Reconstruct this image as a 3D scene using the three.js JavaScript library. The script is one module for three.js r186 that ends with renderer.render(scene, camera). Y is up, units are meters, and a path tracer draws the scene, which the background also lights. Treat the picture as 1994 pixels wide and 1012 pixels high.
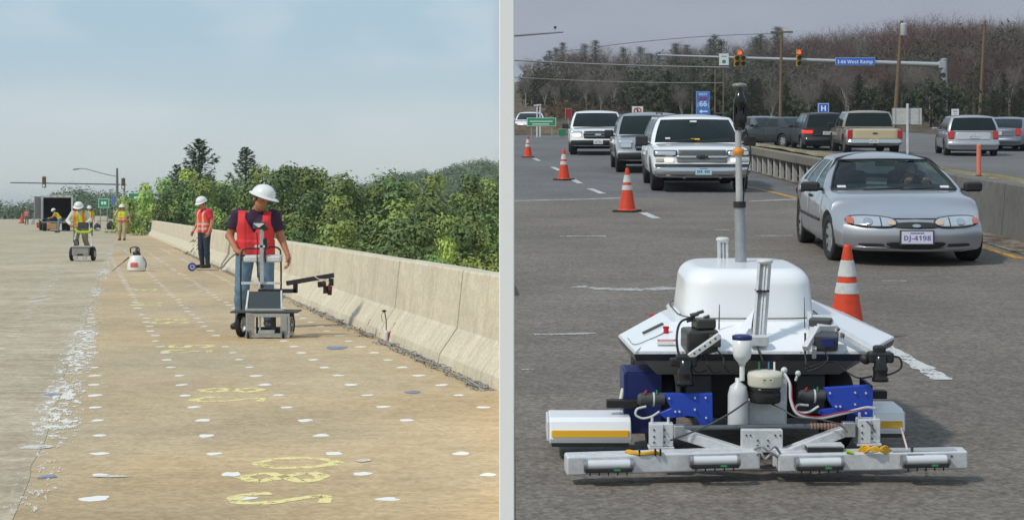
import * as THREE from 'three';
import { RoundedBoxGeometry } from 'three/addons/geometries/RoundedBoxGeometry.js';
import { mergeGeometries, mergeVertices, toCreasedNormals } from 'three/addons/utils/BufferGeometryUtils.js';
import { Brush, Evaluator, SUBTRACTION } from 'three-bvh-csg';

// ---------------------------------------------------------------- camera, sky, sun, exposure
const scene = new THREE.Scene();
const W = 1024, H = 519;
const FP = 3400, CX = 997, HY = 410, EYE = 1.55;      // focal length, middle column and eye level of the photograph in its own pixels; eye height in metres
const fpx = FP * W / 1994;
const camera = new THREE.PerspectiveCamera(2 * Math.atan(H / 2 / fpx) * 180 / Math.PI, W / H, 0.1, 6000);
camera.position.set(0, EYE, 0);
camera.lookAt(0, EYE, -10);
camera.setViewOffset(W, H, 0, H / 2 - HY * W / 1994, W, H);   // a shifted lens: uprights stay upright
scene.add(camera);

const renderer = new THREE.WebGLRenderer({ antialias: true });
renderer.toneMapping = THREE.LinearToneMapping;
renderer.toneMappingExposure = 1.0;
renderer.shadowMap.enabled = true;

function mulberry(a) { return () => { a |= 0; a = a + 0x6D2B79F5 | 0; let t = Math.imul(a ^ a >>> 15, 1 | a); t = t + Math.imul(t ^ t >>> 7, 61 | t) ^ t; return ((t ^ t >>> 14) >>> 0) / 4294967296; }; }
const hash3 = (x, y, z) => { let h = Math.imul(x, 374761393) + Math.imul(y, 668265263) + Math.imul(z, 1274126177) | 0; h = Math.imul(h ^ h >>> 13, 1274126177); return ((h ^ h >>> 16) >>> 0) / 4294967296; };
const fade = (t) => t * t * (3 - 2 * t), lerp = (a, b, t) => a + (b - a) * t, clamp = (v, a = 0, b = 1) => v < a ? a : v > b ? b : v;
const sstep = (a, b, v) => fade(clamp((v - a) / (b - a)));
function vnoise(x, y, z = 0, per = 0) {               // value noise, periodic in x and y when per > 0
  const xi = Math.floor(x), yi = Math.floor(y), zi = Math.floor(z), u = fade(x - xi), v = fade(y - yi), w = fade(z - zi);
  const m = per ? (a) => ((a % per) + per) % per : (a) => a;
  const h = (a, b, c) => hash3(m(a), m(b), c);
  const p = (c) => lerp(lerp(h(xi, yi, c), h(xi + 1, yi, c), u), lerp(h(xi, yi + 1, c), h(xi + 1, yi + 1, c), u), v);
  return z === 0 ? p(0) : lerp(p(zi), p(zi + 1), w);
}
const fbm = (x, y, z, n) => { let s = 0, a = .5, f = 1; for (let i = 0; i < n; i++) { s += a * vnoise(x * f, y * f, z ? z * f : 0); a *= .5; f *= 2.03; } return s; };
const lin = (c) => { c /= 255; return c <= .04045 ? c / 12.92 : ((c + .055) / 1.055) ** 2.4; };

const SUN = new THREE.Vector3(-0.54, 0.75, 0.38).normalize();
{ // the sky: thin hazy blue on the left, a lavender grey deck of cloud on the right, one dome
  const w = 2048, h = 1024, d = new Float32Array(w * h * 4);
  const hz = [lin(205), lin(214), lin(212)], up = [lin(174), lin(201), lin(217)], gr = [lin(156), lin(163), lin(177)], wh = [lin(214), lin(222), lin(228)], ze = [lin(150), lin(178), lin(208)];
  for (let j = 0; j < h; j++) for (let i = 0; i < w; i++) {
    const az = ((i + .5) / w - .25) * Math.PI * 2, el = ((j + .5) / h - .5) * Math.PI;   // az 0 = straight ahead, positive to the right
    const e = Math.max(el, 0) * 57.3, a = az * 57.3;
    const cx = Math.cos(az) * 1, sx = Math.sin(az);
    const r = [0, 0, 0];
    if (el < -.12) { const o = (j * w + i) * 4; d[o] = .16; d[o + 1] = .15; d[o + 2] = .12; d[o + 3] = 1; continue; }
    const n1 = fbm(sx * 14 + 40, el * 46 + cx * 14, 0, 5), n2 = fbm(sx * 5 + 9, el * 22 + cx * 5 + 60, 0, 3);
    const side = sstep(-.7, .3, a + (n1 - .5) * .8) * (1 - sstep(70, 120, Math.abs(a)));
    const cl = clamp(sstep(.44, .66, n1) * .5 + sstep(.42, .6, n2) * .45) * sstep(.4, 4, e);
    for (let k = 0; k < 3; k++) {
      let b = lerp(hz[k], up[k], sstep(.6, 6.5, e));
      b = lerp(b, ze[k], sstep(10, 60, e));
      b = lerp(b, wh[k], cl * (e > 9 ? .8 : .62));
      let g = gr[k] * (.94 + .2 * n1);
      g = lerp(g, b, sstep(9, 25, e));
      r[k] = lerp(b, g, side);
      if (el < 0) r[k] = lerp(r[k], [.16, .15, .12][k], sstep(0, 6, -el * 57.3));
    }
    const o = (j * w + i) * 4; d[o] = r[0]; d[o + 1] = r[1]; d[o + 2] = r[2]; d[o + 3] = 1;
  }
  const t = new THREE.DataTexture(d, w, h, THREE.RGBAFormat, THREE.FloatType);
  t.mapping = THREE.EquirectangularReflectionMapping; t.magFilter = t.minFilter = THREE.LinearFilter; t.needsUpdate = true;
  scene.background = t; scene.environment = t;
}
const sun = new THREE.DirectionalLight(new THREE.Color(1, .955, .88), 2.4);
sun.position.copy(SUN).multiplyScalar(120).add(new THREE.Vector3(0, 0, -60)); sun.target.position.set(0, 0, -60);
sun.castShadow = true; sun.shadow.radius = 9; sun.shadow.mapSize.set(2048, 2048);
Object.assign(sun.shadow.camera, { left: -150, right: 150, top: 150, bottom: -150, near: 1, far: 500 });
scene.add(sun, sun.target);

// ---------------------------------------------------------------- helpers
const V = (x, y, z) => new THREE.Vector3(x, y, z);
const at = (px, py, Z) => V((px - CX) * Z / FP, EYE + (HY - py) * Z / FP, -Z);   // a pixel of the photograph at a depth
const LG = (px, py) => at(px, py, FP * EYE / (py - HY));                          // ... on the level bridge deck
const SH = 204, RH = 1.75, SLOPE = (HY - SH) / FP, TILT = Math.atan(SLOPE);       // the road on the right climbs away from the camera
const RG = (px, py) => at(px, py, FP * RH / (py - SH));                           // ... on the climbing road
const roadY = (Z) => EYE - RH + SLOPE * Z;
const names = {};
function numbered(n) { const k = names[n] = (names[n] ?? -1) + 1; return k ? n + '_' + String(k).padStart(3, '0') : n; }
function tag(o, label, category, group, kind) { o.userData = {}; if (label) o.userData.label = label; if (category) o.userData.category = category; if (group) o.userData.group = group; if (kind) o.userData.kind = kind; return o; }
function thing(name, label, category, pos, turn = 0, group) {
  const o = new THREE.Group(); o.name = numbered(name); o.position.copy(pos); o.rotation.y = turn; scene.add(o); return tag(o, label, category, group);
}
function copyOf(o, label, pos, turn, group) { const c = o.clone(); c.name = numbered(o.name.replace(/_\d+$/, '')); c.userData = { ...o.userData }; if (label) c.userData.label = label; if (group) c.userData.group = group; if (pos) c.position.copy(pos); if (turn !== undefined) c.rotation.y = turn; scene.add(c); return c; }
function boxUV(g, s = 1) {                            // uv in metres from the dominant direction of each face
  const p = g.attributes.position, n = g.attributes.normal, uv = new Float32Array(p.count * 2);
  for (let i = 0; i < p.count; i++) {
    const ax = Math.abs(n.getX(i)), ay = Math.abs(n.getY(i)), az = Math.abs(n.getZ(i));
    if (ay >= ax && ay >= az) { uv[2 * i] = p.getX(i) * s; uv[2 * i + 1] = p.getZ(i) * s; }
    else if (ax >= az) { uv[2 * i] = p.getZ(i) * s; uv[2 * i + 1] = p.getY(i) * s; }
    else { uv[2 * i] = p.getX(i) * s; uv[2 * i + 1] = p.getY(i) * s; }
  }
  g.setAttribute('uv', new THREE.BufferAttribute(uv, 2)); return g;
}
const UP = V(0, 1, 0);
class MB {
  constructor() { this.g = []; }
  add(g, m) { if (m) g.applyMatrix4(m); if (g.index) g = g.toNonIndexed(); for (const k of Object.keys(g.attributes)) if (!['position', 'normal', 'color'].includes(k)) g.deleteAttribute(k); if (!g.attributes.normal) g.computeVertexNormals(); this.g.push(g); return this; }
  box(w, h, d, x = 0, y = 0, z = 0, rx = 0, ry = 0, rz = 0, bev) {
    const b = bev ?? Math.min(w, h, d) * .12;
    const g = b > 1e-5 ? new RoundedBoxGeometry(w, h, d, 1, b) : new THREE.BoxGeometry(w, h, d);
    return this.add(g, new THREE.Matrix4().compose(V(x, y, z), new THREE.Quaternion().setFromEuler(new THREE.Euler(rx, ry, rz)), V(1, 1, 1)));
  }
  cyl(a, b, r0, r1 = r0, seg = 12) {                  // from a to b
    a = a.isVector3 ? a : V(...a); b = b.isVector3 ? b : V(...b);
    const d = b.clone().sub(a), l = d.length(), g = new THREE.CylinderGeometry(r1, r0, l, seg);
    return this.add(g, new THREE.Matrix4().compose(a.clone().add(b).multiplyScalar(.5), new THREE.Quaternion().setFromUnitVectors(UP, d.normalize()), V(1, 1, 1)));
  }
  beam(a, b, w, h, roll = 0) {                         // a box along a-b; h is its upright side
    a = a.isVector3 ? a : V(...a); b = b.isVector3 ? b : V(...b);
    const d = b.clone().sub(a), l = d.length(), z = d.clone().normalize(), x = Math.abs(z.y) > .98 ? V(1, 0, 0) : UP.clone().cross(z).normalize(), y = z.clone().cross(x);
    const m = new THREE.Matrix4().makeBasis(x, y, z).multiply(new THREE.Matrix4().makeRotationZ(roll)).setPosition(a.clone().add(b).multiplyScalar(.5));
    return this.add(new RoundedBoxGeometry(w, h, l, 1, Math.min(w, h, l) * .12), m);
  }
  tube(pts, r, seg = 24, rad = 6, closed = false) { return this.add(new THREE.TubeGeometry(new THREE.CatmullRomCurve3(pts.map((p) => p.isVector3 ? p : V(...p)), closed, 'centripetal'), seg, r, rad, closed)); }
  ball(r, x, y, z, sx = 1, sy = 1, sz = 1, seg = 14) { return this.add(new THREE.SphereGeometry(r, seg, Math.round(seg * .7)), new THREE.Matrix4().compose(V(x, y, z), new THREE.Quaternion(), V(sx, sy, sz))); }
  lathe(prof, x = 0, y = 0, z = 0, seg = 24, rx = 0, rz = 0) { return this.add(new THREE.LatheGeometry(prof.map((p) => new THREE.Vector2(p[0], p[1])), seg), new THREE.Matrix4().compose(V(x, y, z), new THREE.Quaternion().setFromEuler(new THREE.Euler(rx, 0, rz)), V(1, 1, 1))); }
  ext(pts, depth, m, bev = .003) {                     // an outline in x, y given a thickness
    const s = new THREE.Shape(pts.map((p) => new THREE.Vector2(p[0], p[1])));
    return this.add(new THREE.ExtrudeGeometry(s, { depth, bevelEnabled: bev > 0, bevelThickness: bev, bevelSize: bev, bevelSegments: 1, curveSegments: 8 }), m);
  }
  build(name, mat, parent, label) {
    const g = this.g.length > 1 ? mergeGeometries(this.g) : this.g[0];
    boxUV(g); const o = new THREE.Mesh(g, mat); o.name = parent === scene ? numbered(name) : name; o.castShadow = o.receiveShadow = true; if (label) o.userData.label = label; parent.add(o); return o;
  }
}
const mb = () => new MB();
const M4 = (x, y, z, rx = 0, ry = 0, rz = 0, s = 1) => new THREE.Matrix4().compose(V(x, y, z), new THREE.Quaternion().setFromEuler(new THREE.Euler(rx, ry, rz)), V(s, s, s));
function meshOf(g, name, mat, parent) { const o = new THREE.Mesh(g, mat); o.name = parent === scene ? numbered(name) : name; o.castShadow = o.receiveShadow = true; parent.add(o); return o; }

// ---------------------------------------------------------------- textures and materials
function tex(n, size, f, srgb = true) {               // f(u, v) in texels 0..n -> [r, g, b] 0..255; the tile covers size metres
  const d = new Uint8Array(n * n * 4);
  for (let j = 0; j < n; j++) for (let i = 0; i < n; i++) { const c = f(i, j), o = (j * n + i) * 4; d[o] = clamp(c[0], 0, 255); d[o + 1] = clamp(c[1], 0, 255); d[o + 2] = clamp(c[2], 0, 255); d[o + 3] = 255; }
  const t = new THREE.DataTexture(d, n, n); t.wrapS = t.wrapT = THREE.RepeatWrapping; t.magFilter = THREE.LinearFilter; t.minFilter = THREE.LinearMipmapLinearFilter; t.generateMipmaps = true;
  if (srgb) t.colorSpace = THREE.SRGBColorSpace; t.repeat.set(1 / size, 1 / size); t.needsUpdate = true; return t;
}
const lat = new Map();                                // lattices of random values, kept
function pn2(u, v, fx, fy, s) {                        // tileable value noise: fx by fy cells a tile, u and v 0..1
  const key = (fx * 2048 + fy) * 512 + s * 2; let L = lat.get(key);
  if (!L) { L = new Float32Array(fx * fy); lat.set(key, L); const r = mulberry(Math.round(s * 977 + fx * 31 + fy)); for (let k = 0; k < L.length; k++) L[k] = r(); }
  const x = u * fx, y = v * fy, xi = Math.floor(x), yi = Math.floor(y), a = fade(x - xi), b = fade(y - yi), x0 = xi % fx, y0 = (yi % fy) * fx, x1 = (xi + 1) % fx, y1 = ((yi + 1) % fy) * fx;
  const p = L[y0 + x0] + (L[y0 + x1] - L[y0 + x0]) * a, q = L[y1 + x0] + (L[y1 + x1] - L[y1 + x0]) * a; return p + (q - p) * b;
}
const pn = (i, j, n, f, s = 0) => pn2(i / n, j / n, f, f, s);
const grainTex = (n, size, base, amp, freqs, seed, tint = [0, 0, 0]) => tex(n, size, (i, j) => { let s = 0, w = 0; freqs.forEach(([f, a], k) => { s += a * (pn(i, j, n, f, seed + k * 7) - .5); w += a; }); const q = pn(i, j, n, freqs[0][0], seed + 91) - .5; return base.map((b, k) => b + amp * 2 * s / w * 1.6 + tint[k] * q * 2); });
const greyBump = (n, size, freqs, seed) => tex(n, size, (i, j) => { let s = 0, w = 0; freqs.forEach(([f, a], k) => { s += a * pn(i, j, n, f, seed + k * 5); w += a; }); const v = 255 * s / w; return [v, v, v]; }, false);
const C = (r, g, b) => new THREE.Color().setRGB(r, g, b);
const S = (r, g, b) => new THREE.Color().setRGB(lin(r), lin(g), lin(b));
const mat = (c, rough = .6, metal = 0, o = {}) => new THREE.MeshStandardMaterial({ color: c, roughness: rough, metalness: metal, ...o });
const fineBump = greyBump(256, .25, [[32, 1], [90, 1]], 5), cloth = greyBump(256, .12, [[64, 1], [20, .8], [6, .6]], 9), scuff = grainTex(256, .6, [235, 235, 235], 16, [[6, 1], [24, 1], [80, .8]], 31);
const MT = {
  alu: mat(C(.62, .63, .64), .38, .75, { map: scuff }), aluWhite: mat(C(.74, .75, .76), .45, .12, { map: scuff }), steel: mat(C(.42, .43, .44), .42, .8, { map: scuff }), galv: mat(C(.40, .42, .44), .55, .5, { map: scuff }),
  black: mat(C(.016, .016, .017), .5, 0, { bumpMap: fineBump, bumpScale: .0006 }), blackGloss: mat(C(.012, .012, .014), .2), rubber: mat(C(.02, .02, .021), .85, 0, { bumpMap: fineBump, bumpScale: .001 }),
  white: mat(C(.74, .74, .73), .42, 0, { map: scuff }), whiteGloss: new THREE.MeshPhysicalMaterial({ color: C(.86, .87, .88), roughness: .32, clearcoat: .6, clearcoatRoughness: .12 }), cream: mat(C(.6, .58, .48), .5),
  grey: mat(C(.17, .18, .185), .55), darkGrey: mat(C(.06, .063, .066), .5), blue: mat(S(44, 76, 184), .38, .05), navy: mat(S(32, 44, 104), .45, .05), red: mat(S(190, 30, 30), .45), yellow: mat(S(222, 168, 28), .5), copper: mat(C(.5, .24, .15), .4, .6),
  orange: mat(S(226, 70, 30), .5, 0, { map: scuff }), green: mat(S(60, 140, 90), .5), limegreen: mat(S(170, 200, 40), .55), cardboard: mat(S(176, 136, 92), .85),
  skin: mat(S(186, 128, 98), .55), skinPale: mat(S(196, 146, 118), .55), hair: mat(C(.012, .009, .007), .6), lensGlass: mat(C(.01, .012, .02), .05),
  screen: mat(S(58, 68, 72), .3),
};

// ---------------------------------------------------------------- the ground
function sheet(name, rows, cols, fn, material, parent, col) {      // fn(i/rows, j/cols) -> point; uv = x, z in metres
  const p = [], c = [], idx = [];
  for (let i = 0; i <= rows; i++) for (let j = 0; j <= cols; j++) { const q = fn(i / rows, j / cols); p.push(q.x, q.y, q.z); if (col) { const k = col(q); c.push(k, k, k); } }
  for (let i = 0; i < rows; i++) for (let j = 0; j < cols; j++) { const a = i * (cols + 1) + j, b = a + 1, d = a + cols + 1, e = d + 1; idx.push(a, b, e, a, e, d); }
  const g = new THREE.BufferGeometry(); g.setAttribute('position', new THREE.Float32BufferAttribute(p, 3)); if (col) g.setAttribute('color', new THREE.Float32BufferAttribute(c, 3)); g.setIndex(idx); g.computeVertexNormals(); boxUV(g);
  return meshOf(g, name, material, parent);
}
const structure = (o) => { o.userData = { kind: 'structure' }; return o; };
const railX = (Z) => -.12 - .24 * (Z - 15.1);                          // foot of the concrete parapet
const lineX = (Z) => -3.04 - .222 * (Z - 11.2);                        // worn white line between deck and lane
const zr = (t, a, b) => a * Math.pow(b / a, t);
const deckT = tex(2048, 14, (i, j) => {
  const n = 2048, st = pn(i, j * 1, n, 8, 3), fine = pn(i, j, n, 512, 4), mid = pn(i, j, n, 128, 5), big = pn(i, j, n, 24, 6);
  const streak = pn2(i / n, j / n, 20, 420, 8.5) * .6 + pn2(i / n, j / n, 60, 700, 9.5) * .4;
  const v = (fine - .5) * 26 + (mid - .5) * 14 + (big - .5) * 10 + (streak - .5) * 14, w = (st - .5) * 10, pit = fine > .93 && mid > .55 ? -44 : 0;
  return [186 + v + w + pit, 164 + v * .95 + pit, 128 + v * .9 - w + pit];
});
const deckB = greyBump(512, 2, [[200, 1], [64, 1], [30, .6]], 12);
const macro = (s, a) => (q) => 1 + a * (fbm(q.x * s + 31, q.z * s + 17, 0, 4) - .5);
const deckM = new THREE.MeshStandardMaterial({ map: deckT, bumpMap: deckB, bumpScale: .004, roughness: .9, vertexColors: true });
const deck = structure(sheet('bridge_deck', 90, 40, (a, b) => { const Z = a < .06 ? lerp(-4, 7, a / .06) : zr((a - .06) / .94, 7, 330); const r = Z < 14.6 ? -.022 : railX(Z) + .5; return V(lerp(r - 3 - Z * .32, r, b), 0, -Z); }, deckM, scene, macro(.55, .5)));
const laneT = tex(1024, 12, (i, j) => { const n = 1024, v = (pn(i, j, n, 400, 14) - .5) * 30 + (pn(i, j, n, 90, 15) - .5) * 22 + (pn2(i / n, j / n, 14, 220, 3.5) - .5) * 22 + (pn(i, j, n, 14, 16) - .5) * 18; return [178 + v, 164 + v, 137 + v]; });
const laneM = new THREE.MeshStandardMaterial({ map: laneT, bumpMap: deckB, bumpScale: .004, roughness: .92, vertexColors: true });
structure(sheet('traffic_lane', 80, 24, (a, b) => { const Z = a < .06 ? lerp(-4, 7, a / .06) : zr((a - .06) / .94, 7, 330), r = lineX(Z) + .05 * (vnoise(Z * 1.3, 4) - .5); return V(lerp(r - 14 - Z * .25, r, b), .0025, -Z); }, laneM, scene, macro(.5, .3)));
{ // land below the bridge and out to the horizon
  const t = grainTex(512, 30, [92, 104, 58], 34, [[8, 1], [40, 1], [160, 1]], 44);
  structure(sheet('valley_ground', 30, 30, (a, b) => V(lerp(-4000, -.6, Math.pow(b, .5)), -9 - (b < .02 ? 0 : 0), lerp(60, -5500, a * a)), mat(C(1, 1, 1), .95, 0, { map: t }), scene));
}
// ---------------------------------------------------------------- dots, numbers and worn paint on the deck
const rnd = mulberry(7);
const wearT = (() => { const n = 256, d = new Uint8Array(n * n * 4); for (let j = 0; j < n; j++) for (let i = 0; i < n; i++) { const v = .4 * pn(i, j, n, 14, 301) + .35 * pn(i, j, n, 50, 302) + .25 * pn(i, j, n, 120, 303), o = (j * n + i) * 4; d[o] = d[o + 1] = d[o + 2] = clamp((.64 - v) * 8 + .5) * 255; d[o + 3] = 255; } const t = new THREE.DataTexture(d, n, n); t.wrapS = t.wrapT = THREE.RepeatWrapping; t.magFilter = t.minFilter = THREE.LinearFilter; t.repeat.set(1.6, 1.6); t.needsUpdate = true; return t; })();   // paint worn through in spots
const worn = { alphaMap: wearT, transparent: true };
const paint = mat(C(.86, .84, .78), .75), paintWorn = mat(C(.66, .62, .54), .85, 0, worn), paintYellow = mat(S(236, 222, 152), .8, 0, worn), paintBlue = mat(S(132, 146, 172), .8, 0, worn);
function blobGeo(x, Z, rx, rz, y, rag = .3, seg = 12, sl = 0) {      // an uneven flat splotch of paint
  const p = [x, y + 0, -Z], idx = []; const ph = rnd() * 50;
  for (let k = 0; k < seg; k++) { const a = k / seg * 6.2832, r = 1 + rag * 2 * (vnoise(Math.cos(a) * 1.7 + ph, Math.sin(a) * 1.7 + ph) - .5); p.push(x + rx * r * Math.cos(a), y, -Z + rz * r * Math.sin(a)); idx.push(0, 1 + (k + 1) % seg, 1 + k); }
  const g = new THREE.BufferGeometry(); g.setAttribute('position', new THREE.Float32BufferAttribute(p, 3)); g.setIndex(idx); g.computeVertexNormals(); return boxUV(g);
}
let dots = 0;
for (let row = -2; row < 74; row++) for (let colm = 0; colm <= 5; colm++) {
  const Z = 11.17 + .88 * row, X = -2.66 + .77 * colm - .245 * (Z - 11.17) + (rnd() - .5) * .05 + (colm === 1 ? (row > 4 ? .03 : 0) : 0);
  if (X > railX(Z) - .28 || X > -.03 || Z < 9.2 || rnd() < (Z > 45 ? .3 : .05) || dots >= 295) continue;
  dots++; const w = (.042 + rnd() * .016) * (1 + Math.max(0, Z - 14) * .012);
  meshOf(blobGeo(X, Z + (rnd() - .5) * .05, w * (row < -1 ? 1.6 : 1), w * (1.1 + rnd() * .6), .0012, .35), 'paint_dot', paint, deck);
}
for (let row = 2; row < 40; row++) { const Z = 13 + .95 * row, X = lineX(Z) - .75 - .02 * row * .5 + (rnd() - .5) * .08; if (rnd() < .85) meshOf(blobGeo(X, Z, .05 + rnd() * .05, .08, .004, .4), 'paint_dot', paintWorn, deck); }
{ // worn edge line: patches of old white paint
  const tw = 256, th = 2048, d = new Uint8Array(tw * th * 4);        // alpha: paint left between the worn spots, in metres along the line
  for (let j = 0; j < th; j++) for (let i = 0; i < tw; i++) {
    const u = i / tw, v = j / th * 75, across = Math.abs(u - .5) * 2, dens = vnoise(v * .55 + 9, 3.2) * .75 + vnoise(v * 1.9, 8.1) * .35;
    const n = .45 * pn2(u, j / th, 10, 700, 41) + .3 * pn2(u, j / th, 34, 2000, 42) + .25 * pn2(u, j / th, 90, 2040, 43), lvl = .17 + .42 * dens - .2 * across ** 2;
    const a = clamp((lvl - n) * 6 + .5) * 255, o = (j * tw + i) * 4; d[o] = d[o + 1] = d[o + 2] = a; d[o + 3] = 255;
  }
  const al = new THREE.DataTexture(d, tw, th); al.magFilter = al.minFilter = THREE.LinearFilter; al.needsUpdate = true;
  const wornM = new THREE.MeshStandardMaterial({ color: C(.76, .73, .65), roughness: .85, alphaMap: al, transparent: true, side: THREE.DoubleSide });
  const wl = sheet('worn_white_line', 160, 4, (a, b) => { const Z = lerp(9, 84, a); return V(lineX(Z) + .05 + (b - .5) * .38, .0038, -Z); }, wornM, deck); const uv = wl.geometry.attributes.uv; for (let i = 0; i <= 160; i++) for (let j = 0; j <= 4; j++) uv.setXY(i * 5 + j, j / 4, i / 160);
  const q = mb();
  for (const [x0, y0, x1, y1] of [[76, 585, 130, 480], [136, 480, 152, 445], [40, 520, 100, 455], [230, 480, 420, 580], [270, 470, 330, 500]]) {
    const a = LG(x0, y0), b = LG(x1, y1), n = 26;
    for (let k = 0; k < n; k++) { if (rnd() < .25) continue; const p = a.clone().lerp(b, Math.pow(k / n, 1.6)); q.add(blobGeo(p.x, -p.z, .035, a.distanceTo(b) / n * .5, .0036 + (k % 5) * .0001, .4, 8)); }
  }
  q.build('chalk_line', paintWorn, deck).userData.kind = 'stuff';
  for (const [px, py, rx, rz, mm] of [[220, 927, .11, .045, paintWorn], [92, 928, .05, .07, paintBlue], [100, 768, .06, .1, paintBlue], [805, 763, .07, .1, paintBlue], [655, 676, .12, .22, paintBlue], [705, 896, .05, .06, paintWorn], [70, 870, .1, .1, paintWorn]]) {
    const p = LG(px, py); meshOf(blobGeo(p.x, -p.z, rx, rz, .0048, .35, 16), 'paint_splotch', mm, deck);
  }
}
function ribbon(pts, w, y) {                             // a brush stroke lying on the ground
  const c = new THREE.CatmullRomCurve3(pts.map(([x, z]) => V(x, 0, z)), false, 'centripetal'), n = pts.length * 6, p = [], idx = [];
  for (let k = 0; k <= n; k++) { const q = c.getPoint(k / n), t = c.getTangent(k / n), s = w * (.7 + .6 * vnoise(k * .6, 5)); p.push(q.x - t.z * s, y, q.z + t.x * s, q.x + t.z * s, y, q.z - t.x * s); if (k < n) idx.push(2 * k, 2 * k + 2, 2 * k + 1, 2 * k + 1, 2 * k + 2, 2 * k + 3); }
  const g = new THREE.BufferGeometry(); g.setAttribute('position', new THREE.Float32BufferAttribute(p, 3)); g.setIndex(idx); g.computeVertexNormals(); return g;
}
{ // sprayed numbers, read from the side: strokes in a unit square, x right, y away
  const two = [[.95, -.35], [.9, .1], [.7, .0], [.4, -.3], [.1, -.35], [-.05, -.1], [.05, .2], [.3, .3]], eight = [[0, .2], [.25, .45], [.5, .2], [.75, -.15], [.95, .2], [.75, .5], [.5, .2], [.25, -.15], [0, .2]], zero = [[0, 0], [.3, .4], [.8, .35], [1, 0], [.7, -.35], [.25, -.35], [0, 0]];
  const five = [[0, .4], [.1, -.2], [.4, -.3], [.45, .3], [.8, .4], [.95, .1], [.8, -.3]];
  const spots = [[548, 932, .5, .62, [zero, eight, two]], [436, 768, .56, .62, [eight, two]], [362, 678, .5, .6, [five, two]], [324, 625, .5, .6, [eight, five]], [283, 591, .45, .5, [zero, two]], [280, 563, .42, .5, [two, five]], [277, 541, .4, .5, [eight, two]]];
  for (const [px, py, w, d, gl] of spots) {
    const c = LG(px, py), m = mb();
    gl.forEach((g, k) => { const oy = (gl.length / 2 - k - .5) * d * 1.05; m.add(ribbon(g.map(([x, y]) => [c.x + (x - .5 + (k === gl.length - 1 ? .22 : 0)) * w, c.z - (oy + y * d * .8)]), .046, .0014 + k * .0003)); });
    m.build('painted_number', paintYellow, deck);
  }
}
// ---------------------------------------------------------------- the concrete parapet of the bridge
const concT = tex(1024, 4, (i, j) => { const n = 1024, v = (pn(i, j, n, 300, 24) - .5) * 26 + (pn(i, j, n, 60, 25) - .5) * 14 + (pn(i, j, n, 9, 26) - .5) * 16, dr = sstep(.66, .85, pn2(i / n, j / n, 48, 3, 6.5)) * -8; return [214 + v + dr, 203 + v + dr, 178 + v * .9 + dr]; });
const concM = mat(C(.92, .92, .92), .88, 0, { map: concT, bumpMap: deckB, bumpScale: .003 });
{
  const dir = V(-.24, 0, -1).normalize(), barrier = thing('concrete_barrier', 'long pale concrete bridge barrier in jointed sections beside the tan deck', 'barrier', V(railX(14.6), 0, -14.6));
  barrier.rotation.y = Math.atan2(-dir.x, -dir.z);
  const prof = [[0, 0], [.02, .1], [.2, .36], [.26, .93], [.275, .95], [.47, .95], [.49, .93], [.62, 0]];
  const tot = 138, n = 34; let s = -.9;
  for (let k = 0; k < n; k++) {
    const len = tot / n + (rnd() - .5) * .6, m = mb();
    // each section is cast with its own slightly skew joint
    const g = new THREE.ExtrudeGeometry(new THREE.Shape(prof.map((p) => new THREE.Vector2(p[0], p[1]))), { depth: len - .075, steps: 1, bevelEnabled: true, bevelThickness: .008, bevelSize: .006, bevelSegments: 1, bevelOffset: -.006 });
    m.add(g, new THREE.Matrix4().makeTranslation((rnd() - .5) * .008, (rnd() - .5) * .006, -s - len + .0375)); if (k === 0) { const P = m.g[0].attributes.position, cs = Math.cos(barrier.rotation.y), sn = Math.sin(barrier.rotation.y); for (let i = 0; i < P.count; i++) { const wx = barrier.position.x + P.getX(i) * cs + P.getZ(i) * sn; if (wx > -.05) P.setZ(i, P.getZ(i) - (wx + .05) / sn); } m.g[0].computeVertexNormals(); }
    m.build('barrier_section', concM, barrier); s += len;
  }
  const rub = mb();
  for (let k = 0; k < 2200; k++) { const z = .5 + Math.pow(rnd(), 1.5) * 60, r = (.006 + rnd() * rnd() * .018); rub.add(new THREE.TetrahedronGeometry(r, 0), M4(-.02 - rnd() * rnd() * .22, r * .5, -z, rnd() * 6, rnd() * 6, rnd() * 6)); }
  for (let k = 0; k < 170; k++) { const z = .5 + Math.pow(rnd(), 1.4) * 50, a = rnd() * 3; rub.tube([V(-.05 - rnd() * .14, .015, -z), V(-.04 - rnd() * .16, .03 + rnd() * .03, -z - .25), V(-.03 - rnd() * .14, .0078, -z - .5 - rnd() * .4)], .005 + rnd() * .004, 6, 4); }
  const w = rub.build('rubble_strip', mat(C(.36, .35, .33), .9, 0, { map: scuff }), scene); w.position.copy(barrier.position); w.rotation.copy(barrier.rotation); tag(w, 'grey rubble and wire scattered along the foot of the bridge barrier', 'rubble', null, 'stuff');
  const tags = mb(); for (let k = 0; k < 34; k++) { const z = .8 + k * .85 + rnd() * .3; tags.box(.025, .07 + rnd() * .05, .008, .01 + rnd() * .05, .11, -z, 0, 0, (rnd() - .5) * .8); }
  const tg = tags.build('dowel', paint, barrier); tg.userData.kind = 'stuff';
  structure(meshOf(boxUV(new THREE.BoxGeometry(.6, 1.2, 138).toNonIndexed()), 'bridge_edge_beam', concM, scene)); const eb = scene.children[scene.children.length - 1]; eb.position.copy(V(railX(14.6), -.62, -14.6)).add(V(.38, 0, 0)).addScaledVector(dir, 72); eb.rotation.copy(barrier.rotation);
}
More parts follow.
